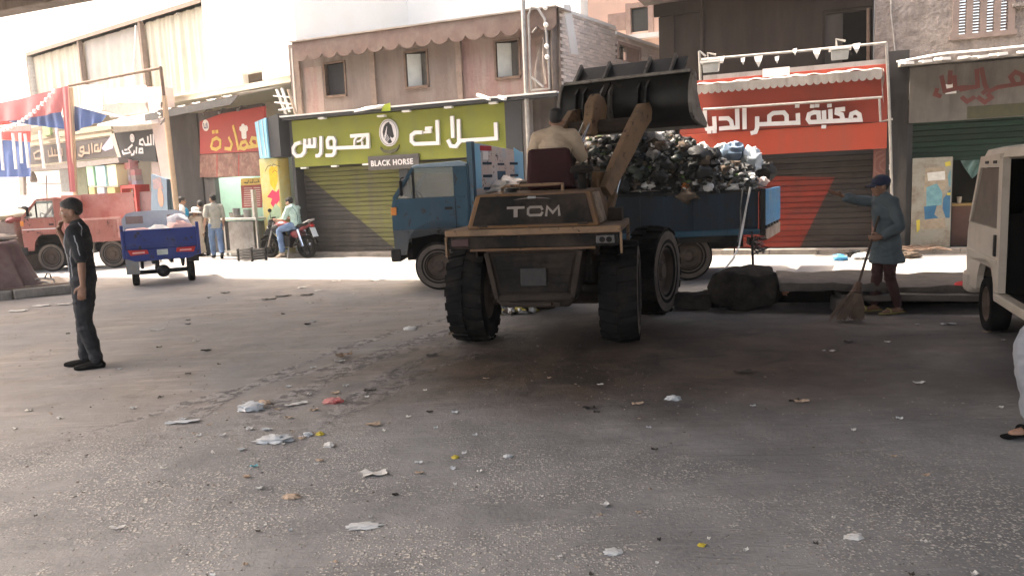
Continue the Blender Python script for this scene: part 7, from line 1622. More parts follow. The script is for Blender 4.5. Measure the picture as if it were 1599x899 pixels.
def person(label, fr, J, wear, skin='a', vox=.009, hands=((.4, None, None), (.4, None, None)), cat='person', hair_mat=None, hsc=1.0, face=True, group=None):
    """J: joints in the frame (x forward, y to the left, z up): pelvis, chest, neck, head (point, yaw, pitch), sh/el/wr/ha and hip/kn/an/toe as (left, right)"""
    J = dict(J); T = thing('person', label, cat, fr, (J['pelvis'][0], J['pelvis'][1], 0), group)
    org = ORG[T.name][1]; V = Vector
    pel, che, nek = V(J['pelvis']), V(J['chest']), V(J['neck']); hc_, hyaw, hpit = V(J['head'][0]), J['head'][1], J['head'][2]
    side = (V(J['sh'][0])-V(J['sh'][1])); side.normalize(); b = MB()
    fw = side.cross(V((0, 0, 1)))
    w_ = wear.get('build', 1.0)
    # one continuous body
    ring_tube(b, [pel, pel.lerp(che, .5), che, nek-(nek-che)*.25], [.135*w_, .12*w_, .15*w_, .11*w_], 14, .68, fw)
    ring_tube(b, [V(J['sh'][0]), che.lerp(nek, .62), V(J['sh'][1])], [.052*w_, .075*w_, .052*w_], 12)
    ring_tube(b, [nek-(hc_-nek)*.35, nek, hc_-(hc_-nek).normalized()*.04], [.062, .052, .050], 12)
    Q = head(b, hc_, hyaw, hpit, hsc)
    arms = []; legs = []
    for i in (0, 1):
        A = [V(J['sh'][i]), V(J['sh'][i]).lerp(V(J['el'][i]), .5), V(J['el'][i]), V(J['el'][i]).lerp(V(J['wr'][i]), .35), V(J['wr'][i])]
        ra = [.050*w_, .046*w_, .037*w_, .038*w_, .024*w_]; arms.append((A, ra)); ring_tube(b, A, ra)
        cu, pdir, th = hands[i]
        hd = V(J['ha'][i])-V(J['wr'][i]); hand(b, J['wr'][i], hd, pdir if pdir is not None else (-side if i == 0 else side), cu, wear.get('hand', 1.0), th if th is not None else fw)
        Lg = [V(J['hip'][i]), V(J['hip'][i]).lerp(V(J['kn'][i]), .45), V(J['kn'][i]), V(J['kn'][i]).lerp(V(J['an'][i]), .3), V(J['an'][i])]
        rl = [.085*w_, .077*w_, .054*w_, .052*w_, .034*w_]; legs.append((Lg, rl)); ring_tube(b, Lg, rl)
        tv = V(J['toe'][i])-V(J['an'][i]); up = V((0, 0, 1)); ft = V((tv.x, tv.y, 0)).normalized()
        he = V(J['an'][i])-up*.045-ft*.035
        ring_tube(b, [he, V(J['an'][i])-up*.048+ft*.05, V(J['toe'][i])-ft*.05+up*.0, V(J['toe'][i])], [.032, .036, .034, .022], 10, .8, up)
    # shift into the thing's own space is done by to_mesh through ORG, so remeshing happens around the origin
    b.v = [(v[0]-org[0], v[1]-org[1], v[2]-org[2]) for v in b.v]
    body = fuse('body', b, vox, SK[skin], T, 1)
    def cloth(name, mb, mat, wr_=.006, vx=None, label=None):
        mb.v = [(v[0]-org[0], v[1]-org[1], v[2]-org[2]) for v in mb.v]
        return fuse(name, mb, vx or vox*1.15, mat, T, 2, wr_, label)
    if 'trousers' in wear:
        mt, loose, length = wear['trousers']; c = MB()
        ring_tube(c, [pel+V((0, 0, .05)), pel-V((0, 0, .05))], [.143*w_, .140*w_], 14, .72, fw)
        for i in (0, 1):
            A, r = legs[i]; limb(c, A, [x+loose*(1+.35*k) for k, x in enumerate(r)], 0, length)
        cloth('trousers', c, mt, .010)
    if 'top' in wear:
        mt, loose, sleeve, hem = wear['top']; c = MB(); low = pel+(pel-che).normalized()*hem
        wl = wear.get('flare', 0.0)
        ring_tube(c, [low, pel.lerp(low, .4), pel.lerp(che, .5), che, nek-(nek-che)*.22], [(.148+wl)*w_+loose, (.143+wl*.55)*w_+loose, .126*w_+loose*1.2, .153*w_+loose, .105*w_+loose*.6], 20, .72+wl*1.6, fw, True)
        ring_tube(c, [V(J['sh'][0]), che.lerp(nek, .66), V(J['sh'][1])], [.056*w_+loose*.7, .080*w_+loose*.4, .056*w_+loose*.7], 12)
        for i in (0, 1):
            A, r = arms[i]; sl = sleeve[i] if isinstance(sleeve, tuple) else sleeve
            limb(c, A, [x+loose*((.9 if not wear.get('coat') else .55)+.12*k) for k, x in enumerate(r)], 0, sl)
        if wear.get('collar'): ring_tube(c, [nek-(hc_-nek).normalized()*.03, nek+(hc_-nek).normalized()*.022], [.078, .064], 12)
        cloth('shirt' if not wear.get('coat') else 'coat', c, mt, .013 if not wear.get('coat') else .009)
    if 'robe' in wear:
        mt = wear['robe']; c = MB()
        ring_tube(c, [V((pel.x, pel.y, .10)), V((pel.x, pel.y, .5)), pel, che, nek-V((0, 0, .05))], [.22, .19, .17, .165, .10], 16, .8, fw, True)
        ring_tube(c, [V(J['sh'][0]), che.lerp(nek, .66), V(J['sh'][1])], [.07, .085, .07], 12)
        for i in (0, 1): A, r = arms[i]; limb(c, A, [x+.02 for x in r], 0, .95)
        cloth('robe', c, mt, .012)
    if 'shoes' in wear:
        mt = wear['shoes']
        for i in (0, 1):
            c = MB(); tv = V(J['toe'][i])-V(J['an'][i]); ft = V((tv.x, tv.y, 0)).normalized(); up = V((0, 0, 1)); a = V(J['an'][i]); tp = V(J['toe'][i])
            if wear.get('slippers'):
                sl = (tp-a); he = a-ft*.075; he.z = max(a.z-.083, .0)+.012; te = tp+ft*.035; te.z = tp.z-.020
                ring_tube(c, [he, he.lerp(te, .5), te], [.036, .043, .040], 14, .34, up)
                st = he.lerp(te, .66)+up*.030; s2 = ft.cross(up)
                ring_tube(c, [st-s2*.042-up*.016, st-s2*.030+up*.016, st+up*.026, st+s2*.030+up*.016, st+s2*.042-up*.016], [.011]*5, 8, 1.6, ft)
            else:
                ring_tube(c, [a-up*.052-ft*.04, a-up*.050+ft*.06, tp-ft*.05+up*.002, tp+ft*.012], [.043, .046, .043, .030], 12, .85, up)
                ring_tube(c, [a-up*.04-ft*.02, a+up*.01-ft*.01], [.042, .040], 12)
            cloth('shoe' if not wear.get('slippers') else 'slipper', c, mt, 0, .007)
    if face: 
        c_loc = hc_
        eyes(T, c_loc, Q, hsc)
    if wear.get('hair', True):
        hair_o = hair(T, hc_-V(org), Q, hair_mat or m_hair, hsc)
    return T, Q, hc_
def stand(H=1.72, lean=0.0):
    k = H/1.75
    def s(p): return (p[0]*k, p[1]*k, p[2]*k)
    return dict(pelvis=s((0, 0, .95)), chest=s((.0, 0, 1.30)), neck=s((-.01, 0, 1.475)), head=(s((.025, 0, 1.625)), 0, 0),
                sh=(s((0, .185, 1.42)), s((0, -.185, 1.42))), el=(s((-.03, .23, 1.13)), s((-.03, -.23, 1.13))), wr=(s((.03, .24, .87)), s((.03, -.24, .87))), ha=(s((.06, .24, .75)), s((.06, -.24, .75))),
                hip=(s((0, .09, .93)), s((0, -.09, .93))), kn=(s((.03, .10, .50)), s((.03, -.10, .50))), an=(s((0, .10, .085)), s((0, -.10, .085))), toe=(s((.19, .12, .03)), s((.19, -.12, .03))))
m_blk = M('black_cotton', (0.012, 0.013, 0.016), (0.008, 0.009, 0.011), .9, sc=6)
m_jean = M('dark_denim', (0.017, 0.019, 0.023), (0.009, 0.010, 0.013), .9, sc=5)
m_jeanb = M('blue_denim', (0.13, 0.20, 0.32), (0.09, 0.14, 0.24), .9, sc=5)
m_navy = M('navy_cloth', (0.02, 0.026, 0.06), None, .85)

# young man in black at the left, facing left, one hand at his mouth
J = stand(1.74)
J['head'] = ((.035, 0, 1.615), R(14), R(6)); J['neck'] = (-.015, 0, 1.465)
J['el'] = ((-.06, .24, 1.13), (.13, -.24, 1.15)); J['wr'] = ((-.045, .23, .88), (.185, -.075, 1.435)); J['ha'] = ((-.02, .225, .77), (.13, -.012, 1.555))
J['kn'] = ((.015, .085, .50), (.055, -.10, .50)); J['an'] = ((-.06, .075, .085), (.09, -.12, .085)); J['toe'] = ((.12, .11, .03), (.27, -.13, .03))
yF = place(G(146, 573), R(196))
p1_, Q, hc = person('young man in black shirt with pale piping and dark jeans, hand at his mouth', yF, J,
    dict(top=(m_blk, .020, .50, .06), trousers=(m_jean, .012, .97), shoes=m_black, slippers=False, collar=True), 'a', .008, ((.5, None, None), (.75, (-1, .4, 0), (0, 1, .3))))
m_pipe = M('pale_piping', (0.36, 0.36, 0.38), None, .8)
def on_side(pts, yaw_off=0): return pts
from mathutils.bvhtree import BVHTree
def snapped(parent, cloth_name, lines, r):
    """thin seams laid on the surface of a garment"""
    ob = [c for c in parent.children if c.name.startswith(cloth_name)][0]; o = Vector(ORG[parent.name][1])
    bv = BVHTree.FromPolygons([v.co.copy() for v in ob.data.vertices], [tuple(p.vertices) for p in ob.data.polygons]); g = MB()
    for ln in lines:
        P = [Vector(p) for p in ln]; Q = []
        for i in range(len(P)-1):
            for k in range(6): Q.append(P[i].lerp(P[i+1], k/6))
        out = []
        for q in Q+[P[-1]]:
            h, n, _, _ = bv.find_nearest(q-o); out.append(h+n*r*.4+o)
        g.tube(out, r, 5)
    return g
g = snapped(p1_, 'shirt', [[(-.03, .07, 1.50), (-.075, .12, 1.44), (-.02, .172, 1.36), (.05, .168, 1.25), (.08, .155, 1.1), (.08, .165, .95), (.075, .170, .89)],
    [(.095, .07, 1.45), (.15, .095, 1.36), (.15, .105, 1.2), (.15, .10, 1.0), (.15, .09, .90)], [(-.03, .30, 1.40), (-.06, .32, 1.27), (-.075, .33, 1.19)]], .0055)
part(p1_, 'piping', g, m_pipe)

# street sweeper with cap, arm stretched out, broom
sF = place(G(1381, 487), R(186))
J = stand(1.62)
J['pelvis'] = (0, 0, .87); J['chest'] = (.02, 0, 1.20); J['neck'] = (.05, 0, 1.355); J['head'] = ((.085, .0, 1.485), 0, R(4))
J['sh'] = ((.035, .17, 1.305), (.045, -.17, 1.31)); J['el'] = ((-.02, .235, 1.03), (.27, -.22, 1.33)); J['wr'] = ((.185, .20, .915), (.46, -.20, 1.40)); J['ha'] = ((.27, .17, .90), (.56, -.19, 1.44))
J['hip'] = ((0, .09, .86), (0, -.09, .86)); J['kn'] = ((.01, .11, .46), (.04, -.10, .46)); J['an'] = ((-.09, .12, .085), (.07, -.10, .085)); J['toe'] = ((.10, .15, .03), (.25, -.11, .03))
m_coat = M('faded_blue_coat', (0.092, 0.113, 0.124), (0.062, 0.080, 0.090), .9, sc=4, dirt=(0.13, 0.148, 0.150), damt=.3); m_mrn = M('maroon_cloth', (0.055, 0.022, 0.019), (0.036, 0.015, 0.014), .9)
sw_, Q, hc = person('street sweeper in navy cap and faded blue coat pointing left with a broom', sF, J,
    dict(top=(m_coat, .026, (.90, .80), .27), flare=.06, build=.94, coat=True, trousers=(m_mrn, .006, .96), shoes=M('ochre_slipper', (0.30, 0.235, 0.09), None, .7), slippers=True, collar=True), 'a', .008, ((1.25, (.2, -1, 0), (0, 0, 1)), (.18, (0, .3, -1), (0, 1, 0))))
cpm = MB(); o = Vector(ORG[sw_.name][1]); cc = hc-o
cpm.ell(cc+Q @ Vector((-.012, 0, .055)), .112, .092, .082, Q, 18, 12)
capo = fuse('cap', cpm, .008, m_navy, sw_, 2)
part(capo, 'cap_brim', MB().surf(lambda s, t: hc+Q @ Vector((.085+.095*t*math.cos((s-.5)*2.2), .082*math.sin((s-.5)*2.4)*(1-.15*t), .045-.022*t-.018*abs(s-.5)*2)), 12, 5).surf(lambda s, t: hc+Q @ Vector((.085+.095*t*math.cos((s-.5)*2.2), .082*math.sin((s-.5)*2.4)*(1-.15*t), .038-.022*t-.018*abs(s-.5)*2)), 12, 5), m_navy, smooth=60)
part(sw_, 'shirt_collar', MB().lathe([(.066, 0), (.072, .03), (.062, .035)], (.045, 0, 1.345), (.25, 0, 1), 16), M('pale_collar', (0.45, 0.44, 0.42), None, .9))
# broom held by the near hand
bt = sF.I @ G(1340, 500); btop = Vector((.165, .27, 1.36)); bh = Vector((bt.x, bt.y, .30)).lerp(Vector((.27, .22, .90)), .02)
bm_ = thing('broom', 'long handled reed broom with spread worn bristles held by the sweeper', 'broom', sF, (bh.x, bh.y, 0))
gp = Vector((.275, .165, .895)); low = Vector((bt.x+.02, bt.y, .36)); dirb = (gp-low).normalized()
part(bm_, 'handle', MB().tube([low-dirb*.05, gp, gp+dirb*.52], [.014, .015, .013], 8), M('broom_stick', (0.075, 0.05, 0.038), (0.05, 0.033, 0.025), .7))
part(bm_, 'binding', MB().tube([low-dirb*.06, low+dirb*.08], [.060, .034], 10), M('binding_brown', (0.12, 0.07, 0.05), None, .8))
br_ = MB()
for k in range(260):
    a = rnd.uniform(0, 6.28); q = rnd.uniform(0, 1)**.5; s0 = low+Vector((math.cos(a)*.05*q, math.sin(a)*.04*q, 0)); ex_ = rnd.uniform(-.05, .07)
    if rnd.random() < .30: ex_ += rnd.uniform(0, .30)
    e = Vector((bt.x+ex_, bt.y+math.sin(a)*.06*q, .008+rnd.uniform(0, .05))); m_ = s0.lerp(e, .55)+Vector((-.03*ex_, math.sin(a)*.03*q, .03)); br_.tube([s0, m_, e], [.008, .008, .004], 4, cap=False)
part(bm_, 'bristles', br_, M('reed_bristle', (0.17, 0.115, 0.08), (0.09, 0.06, 0.045), .9), kind='stuff')

# loader driver seen from behind
dF = Frame(LR.w(.42, -.08, 0), yr_)
J = dict(pelvis=(0, 0, 1.80), chest=(.02, -.01, 2.09), neck=(.06, -.015, 2.255), head=((.115, -.02, 2.375), R(-6), R(14)),
         sh=((.03, .185, 2.20), (.05, -.20, 2.20)), el=((.10, .27, 1.95), (.16, -.29, 1.95)), wr=((.34, .20, 1.90), (.40, -.30, 1.95)), ha=((.44, .17, 1.91), (.42, -.31, 2.05)),
         hip=((.02, .1, 1.79), (.02, -.1, 1.79)), kn=((.42, .16, 1.76), (.42, -.2, 1.76)), an=((.5, .16, 1.33), (.5, -.2, 1.33)), toe=((.7, .17, 1.27), (.7, -.21, 1.27)))
person('loader driver in pale beige shirt sitting on the maroon seat with his back turned', dF, J,
    dict(top=(M('beige_shirt', (0.42, 0.33, 0.24), (0.35, 0.27, 0.195), .9), .026, .50, .05), trousers=(m_jean, .012, .95), shoes=m_black), 'a', .009, ((.9, None, None), (.6, (0, 1, 0), (0, 0, 1))))

# motorbike rider
rF = Frame(BK.w(.30, 0, 0), BK.ang)
J = dict(pelvis=(0, 0, .90), chest=(.03, 0, 1.20), neck=(.10, 0, 1.36), head=((.175, 0, 1.47), R(8), R(16)),
         sh=((.07, .18, 1.31), (.07, -.18, 1.31)), el=((.20, .24, 1.05), (.22, -.22, 1.06)), wr=((.44, .22, 1.02), (.46, -.24, 1.04)), ha=((.53, .24, 1.03), (.55, -.27, 1.04)),
         hip=((.02, .1, .88), (.02, -.1, .88)), kn=((.42, .20, .74), (.42, -.2, .74)), an=((.33, .24, .16), (.36, -.22, .33)), toe=((.50, .28, .05), (.53, -.25, .26)))
rid, Q, hc = person('motorbike rider in mint green shirt and blue jeans looking down at his handlebar', rF, J,
    dict(top=(M('mint_shirt', (0.42, 0.56, 0.50), (0.36, 0.49, 0.44), .9), .022, .48, .05), trousers=(m_jeanb, .014, .95), shoes=M('tan_shoe', (0.35, 0.28, 0.22), None, .8)), 'b', .010, ((.9, None, None), (.9, None, None)))
part(rid, 'strap', MB().tube([(-.10, .06, .93), (-.115, .05, 1.10), (-.075, .07, 1.25), (.02, .10, 1.375)], .011, 6), M('teal_strap', (0.10, 0.20, 0.20), None, .8))

# walkers by the grill shop
wF_ = place(G(341, 404), R(122))
J = stand(1.76); J['head'] = ((.02, 0, 1.635), R(28), 0)
J['hip'] = ((0, .09, .93), (0, -.09, .93)); J['kn'] = ((.16, .09, .52), (-.02, -.09, .50)); J['an'] = ((.24, .06, .11), (-.26, -.06, .16)); J['toe'] = ((.42, .07, .04), (-.12, -.07, .03))
J['el'] = ((-.07, .25, 1.14), (.02, -.24, 1.13)); J['wr'] = ((.06, .27, .91), (.14, -.24, .89)); J['ha'] = ((.11, .27, .80), (.20, -.24, .79))
wk, Q, hc = person('bearded man in khaki shirt and blue jeans walking past the grill counter', wF_, J,
    dict(top=(M('khaki_shirt', (0.36, 0.35, 0.30), (0.29, 0.28, 0.24), .9), .022, .45, .10), trousers=(m_jeanb, .012, .96), shoes=m_black, collar=True), 'b', .010)
part(wk, 'beard', MB().ell(hc+Q @ Vector((.045, 0, -.075)), .058, .056, .045, Q, 12, 8), m_hair, smooth=80)
part(wk, 'sunglasses', MB().ell(hc+Q @ Vector((.080, .032, .004)), .014, .024, .017, Q, 10, 6).ell(hc+Q @ Vector((.080, -.032, .004)), .014, .024, .017, Q, 10, 6), m_black, smooth=60)
nF = Frame(G(320, 399), R(100)); J = stand(1.60); J['head'] = ((.02, 0, 1.485), R(20), 0)
person('person in brown patterned top half hidden behind the khaki shirted man', nF, J, dict(top=(M('patterned_brown', (0.30, 0.22, 0.18), (0.10, 0.07, 0.06), .9, sc=26), .024, .6, .10), trousers=(M('black_trousers', (0.02, 0.022, 0.03), None, .9), .02, .97), shoes=m_black), 'b', .011)
tF_ = Frame(G(291, 401), R(30)); J = stand(1.74); J['head'] = ((.03, 0, 1.615), R(0), 0)
tw, Q, hc = person('man in white, blue and yellow shirt standing beyond the tricycle', tF_, J, dict(top=(m_white, .024, .45, .06), trousers=(M('blue_trousers', (0.05, 0.08, 0.28), None, .9), .02, .97), shoes=m_black), 'b', .010, hair_mat=m_hairg)
o = Vector(ORG[tw.name][1]); c = MB(); c.ell(Vector((.06, -.10, 1.28))-o, .12, .13, .17, None, 14, 10); fuse('blue_patch', c, .012, M('cyan_cloth', (0.03, 0.36, 0.62), None, .9), tw, 2)
c = MB(); c.ell(Vector((-.09, -.09, 1.33))-o, .10, .11, .13, None, 14, 10); fuse('yellow_patch', c, .012, M('yellow_cloth', (0.62, 0.42, 0.05)), tw, 2)
cF = Frame(G(311, 400), R(75)); J = stand(1.36); 
ch, Q, hc = person('short person in a long beige robe and white sun hat between the two men', cF, J, dict(robe=M('beige_robe', (0.50, 0.41, 0.32), (0.42, 0.34, 0.26), .9), shoes=m_black, hair=False), 'b', .011)
part(ch, 'sun_hat', MB().lathe([(.19, -.02), (.175, .0), (.115, .02), (.11, .10), (.07, .14), (.001, .15)], hc+Vector((0, 0, .02)), Q @ Vector((.1, 0, 1)), 20), m_white, smooth=50)

# man bending by the fridge
bF = Frame(G(228, 408), R(176)); J = stand(1.70)
J.update(pelvis=(0, 0, .95), chest=(.33, 0, 1.10), neck=(.50, 0, 1.12), head=((.62, 0, 1.10), 0, R(38)), sh=((.44, .18, 1.10), (.44, -.18, 1.10)), el=((.52, .22, .84), (.52, -.22, .84)), wr=((.66, .18, .66), (.66, -.18, .66)), ha=((.72, .16, .56), (.72, -.16, .56)))
person('man in white shirt bending forward behind the tricycle', bF, J, dict(top=(m_white, .024, .45, .08), trousers=(m_jean, .012, .97), shoes=m_black), 'b', .011)
# blue robed man and dark man at the far left
for px, dep, lab, wr_, hh in ((30, 25.5, 'man in light blue robe far back at the left edge', dict(robe=M('blue_robe', (0.16, 0.34, 0.47), (0.12, 0.27, 0.39), .9), shoes=m_black), 1.62), (39, 27.5, 'dark clothed person far back beside the blue robed man', dict(top=(m_jean, .02, .9, .08), trousers=(m_jean, .02, .97), shoes=m_black), 1.66)):
    q = DEP(px, 330, dep); person(lab, Frame((q.x, q.y, 0), R(200)), stand(hh), wr_, 'a', .013, face=False)

# passer-by at the right edge, only the front leg in view
gF = place(G(1583, 677)+Vector((.56, .05, 0)), R(181)); J = stand(1.74)
J['hip'] = ((0, .09, .93), (0, -.09, .93)); J['kn'] = ((.50, .10, .60), (-.05, -.10, .52)); J['an'] = ((.43, .10, .10), (-.38, -.10, .16)); J['toe'] = ((.63, .12, .035), (-.24, -.11, .03)); J['pelvis'] = (.10, 0, .90); J['hip'] = ((.12, .09, .88), (.10, -.09, .88))
person('passer by in pale trousers and black sandals stepping in at the right edge', gF, J, dict(top=(M('grey_shirt', (0.3, 0.3, 0.31), None, .9), .022, .5, .08), trousers=(M('pale_trousers', (0.24, 0.245, 0.27), (0.19, 0.195, 0.215), .9), .028, .95), shoes=m_black, slippers=True), 'b', .008)
# ================================================================== RUBBISH, LITTER AND SMALL THINGS
# the heap on the lorry: one mass of crumpled bags, and the bags one can point at
pal = [M('bag_black', (0.013, 0.0125, 0.012), None, .62), M('bag_dark_green', (0.022, 0.030, 0.022), None, .5), M('bag_grey', (0.16, 0.155, 0.15), (0.09, 0.088, 0.085), .6, sc=14), M('bag_white', (0.62, 0.61, 0.59), (0.44, 0.43, 0.42), .55, sc=12), M('rubbish_brown', (0.12, 0.085, 0.058), (0.055, 0.04, 0.03), .9, sc=15), M('leaf_green', (0.10, 0.16, 0.04), (0.05, 0.09, 0.03), .8, sc=15), M('bag_yellow', (0.55, 0.45, 0.10), None, .6), M('bag_blue', (0.10, 0.14, 0.19), (0.06, 0.09, 0.13), .75, sc=9), M('heap_card', (0.30, 0.22, 0.15), (0.2, 0.145, 0.1), .9, sc=9)]
def heap_h(x, y):       # local to the lorry: x from the tail (-1.1) to the cab (3.3)
    kx = max(0, 1-abs((x-.80)/(1.98 if x < .80 else 1.35))**(1.6 if x < .8 else 2.2))
    k = kx*max(0, 1-abs(y/.98)**3.2)
    return 1.30+1.22*k**.8
hm = MB()
def scrap(c, s, seed, n=7, m=4):
    v0 = len(hm.v); mi = hm.mi; q = crumple(c, s*rnd.uniform(.7, 1.3), s*rnd.uniform(.7, 1.3), s*rnd.uniform(.45, .9), seed, n, m, .75, 2.2)
    hm.add(q.v, q.f)
nx, ny = 46, 18
hm.mi = 0; hm.surf(lambda s, t: (-1.05+4.35*s, -.93+1.86*t, heap_h(-1.05+4.35*s, -.93+1.86*t)-.07+.05*mnoise.noise(Vector((s*20, t*9, 0)))), nx, ny)
for k in range(330):        # whole bags, mostly black
    x = rnd.uniform(-1.05, 2.0); y = rnd.uniform(-.95, .98) if k % 2 else .86-abs(rnd.gauss(0, .22)); z = max(heap_h(x, y)+(rnd.uniform(0, .2) if not k % 2 else 0), 1.44)
    hm.mi = rnd.choice((0, 0, 0, 0, 1, 1, 2, 4, 4, 0)) if rnd.random() > (.16 if x < -.3 else .03) else 3
    scrap((x, y, z+rnd.uniform(-.06, .03)), rnd.uniform(.07, .16), rnd.uniform(0, 90), 12, 8)
for k in range(1500):       # scraps
    x = rnd.uniform(-1.12, 2.1); y = rnd.uniform(-.98, 1.0) if k % 5 < 3 else .97-abs(rnd.gauss(0, .14)); z = max(heap_h(x, y)+.05+(rnd.uniform(0, .2) if k % 5 >= 3 else 0), 1.45)
    bright = (.32 if x < -.2 else .16 if x < .4 else .09); r_ = rnd.random()
    hm.mi = 3 if r_ < bright*.7 else 2 if r_ < bright*1.7 else rnd.choice((0, 0, 0, 1, 1, 4, 4, 4, 2, 5 if rnd.random() < .35 else 0, 6 if rnd.random() < .12 else 1, 7 if rnd.random() < .3 else 4))
    scrap((x, y, z+rnd.uniform(-.04, .05)), rnd.uniform(.018, .055), rnd.uniform(0, 90), 6, 4)
for k in range(46):         # cardboard and boards sticking out
    x = rnd.uniform(-.9, 1.8); y = rnd.uniform(-.6, 1.0); z = heap_h(x, y)+.05; hm.mi = rnd.choice((4, 4, 8, 8, 2)); e = Euler((rnd.uniform(-1, 1), rnd.uniform(-1, 1), rnd.uniform(0, 6))).to_matrix(); a, b_, c_ = rnd.uniform(.05, .13), rnd.uniform(.03, .10), rnd.uniform(.006, .03)
    hm.hexa([Vector((x, y, z))+e @ Vector(q) for q in ((-a, -b_, -c_), (a, -b_, -c_), (a, b_, -c_), (-a, b_, -c_), (-a, -b_, c_), (a, -b_, c_), (a, b_, c_), (-a, b_, c_))])
for k in range(520):        # flapping torn edges
    x = rnd.uniform(-1.1, 2.6); y = rnd.uniform(-.95, .98); z = heap_h(x, y)+.03
    hm.mi = rnd.choice((0, 0, 1, 2, 3, 3, 4) if x < .6 else (0, 0, 1, 0, 4, 2)); s = rnd.uniform(.04, .12)
    a = Vector((x, y, z)); v = [a+Vector((rnd.uniform(-s, s), rnd.uniform(-s, s), rnd.uniform(-.2, 1)*s)) for _ in range(4)]
    hm.add(v, [(0, 1, 2), (1, 3, 2)])
solo('garbage_heap', 'mixed heap of torn black and white rubbish filling the lorry bed', 'rubbish', hm, pal, TF, (1, 0, 1.3), smooth=70, kind='stuff')
def bag(px, py, dep, r, mt, lab, sq=.8, seed=1.0):
    p = TF.I @ DEP(px, py, dep); n = solo('rubbish_bag', lab, 'rubbish bag', crumple(p, r, r*.9, r*sq, seed, 18, 12, .45, 2.4), mt, TF, p, smooth=50, group='bags on top of the lorry load'); return n
m_den = M('faded_denim_rag', (0.20, 0.27, 0.36), (0.12, 0.17, 0.25), .9, sc=9)
for args in ((1143, 240, 13.0, .20, m_den, 'pale blue bundle near the right end of the load', .9, 3.), (1172, 252, 12.95, .19, M('bag_bluewhite', (0.50, 0.55, 0.60), (0.36, 0.42, 0.48), .7, sc=8), 'blue white bag slumping at the right end of the load', 1.1, 5.), (1196, 268, 13.0, .17, pal[0], 'shiny black bag at the far right end of the load', .9, 7.), (1128, 233, 13.1, .13, pal[3], 'white bag on the right slope above the blue bundle', .7, 9.), (1096, 232, 13.1, .12, pal[3], 'white torn bag high on the heap under the bucket edge', .8, 12.), (1165, 285, 12.65, .13, pal[3], 'white bag on the lorry rim at the right', .7, 15.), (1190, 284, 12.7, .10, M('bag_pinkwhite', (0.6, 0.48, 0.46), None, .7), 'pinkish bag at the very end of the lorry rim', .8, 18.),
             (1072, 290, 12.55, .10, M('bag_orange', (0.62, 0.20, 0.04), (0.5, 0.16, 0.03), .6), 'orange bag on the near rim of the lorry', .7, 21.), (1086, 293, 12.52, .07, M('bag_amber', (0.62, 0.38, 0.05), None, .6), 'small amber bag beside the orange one', .8, 24.), (1112, 288, 12.6, .14, M('bag_bluegrey', (0.33, 0.36, 0.42), (0.23, 0.26, 0.31), .7, sc=8), 'blue grey cloth lying along the near rim', .55, 27.), (1142, 289, 12.58, .13, M('rag_teal', (0.08, 0.17, 0.24), (0.05, 0.12, 0.18), .8), 'dark teal rag on the near rim', .45, 30.), (1060, 230, 13.0, .17, pal[0], 'big black bag in the middle of the heap', .8, 33.), (1030, 262, 12.7, .16, pal[0], 'black bag low on the near slope', .8, 36.), (1155, 270, 12.75, .07, M('bag_lime', (0.38, 0.42, 0.05), None, .6), 'small lime yellow wrapper on the right slope', .8, 39.), (1080, 272, 12.65, .12, pal[2], 'grey bag above the orange one', .7, 42.), (1012, 290, 12.55, .11, pal[3], 'white bag on the near rim beside the loader arm', .6, 45.)):
    bag(*args)
_p = TF.I @ DEP(797, 294, 13.2); solo('tarpaulin', 'crumpled pale tarpaulin lying in the bed in front of the headboard', 'tarpaulin', crumple(_p, .36, .45, .17, 8.2, 22, 14, .5, 2.2), M('tarp_pale', (0.46, 0.43, 0.39), (0.33, 0.30, 0.27), .8, sc=4), TF, _p, smooth=45)
_p = TF.I @ DEP(822, 278, 13.0); solo('brown_sheet', 'brown sheet slanting up between the tarpaulin and the loader seat', 'sheet', MB().surf(lambda s, t: (_p.x+.32-.62*s, _p.y-.3+.7*t, _p.z-.28+.62*s*s+.05*math.sin(7*t+3*s)), 12, 10), M('sheet_brown', (0.25, 0.17, 0.12), (0.18, 0.12, 0.09), .9, sc=5), TF, _p, smooth=60)
# white tapes hanging from the lorry side
def w3(px, py, d): return TF.I @ DEP(px, py, d)
solo('plastic_tape', 'longer white plastic tape hanging from the lorry rim down to the tarmac lump', 'tape', MB().tube([w3(1172, 292, 12.36), w3(1166, 320, 12.33), w3(1160, 352, 12.3), w3(1154, 385, 12.1), w3(1144, 405, 11.2), w3(1134, 417, 10.4)], [.018, .014, .02, .013, .018, .014], 6, ry=.25), pal[3], TF, w3(1160, 350, 12.3))
solo('plastic_tape', 'shorter grey white tape hanging beside the long white one', 'tape', MB().tube([w3(1160, 294, 12.36), w3(1156, 325, 12.33), w3(1157, 350, 12.3), w3(1152, 378, 12.28)], [.012, .010, .013, .008], 6, ry=.3), pal[2], TF, w3(1156, 330, 12.3))
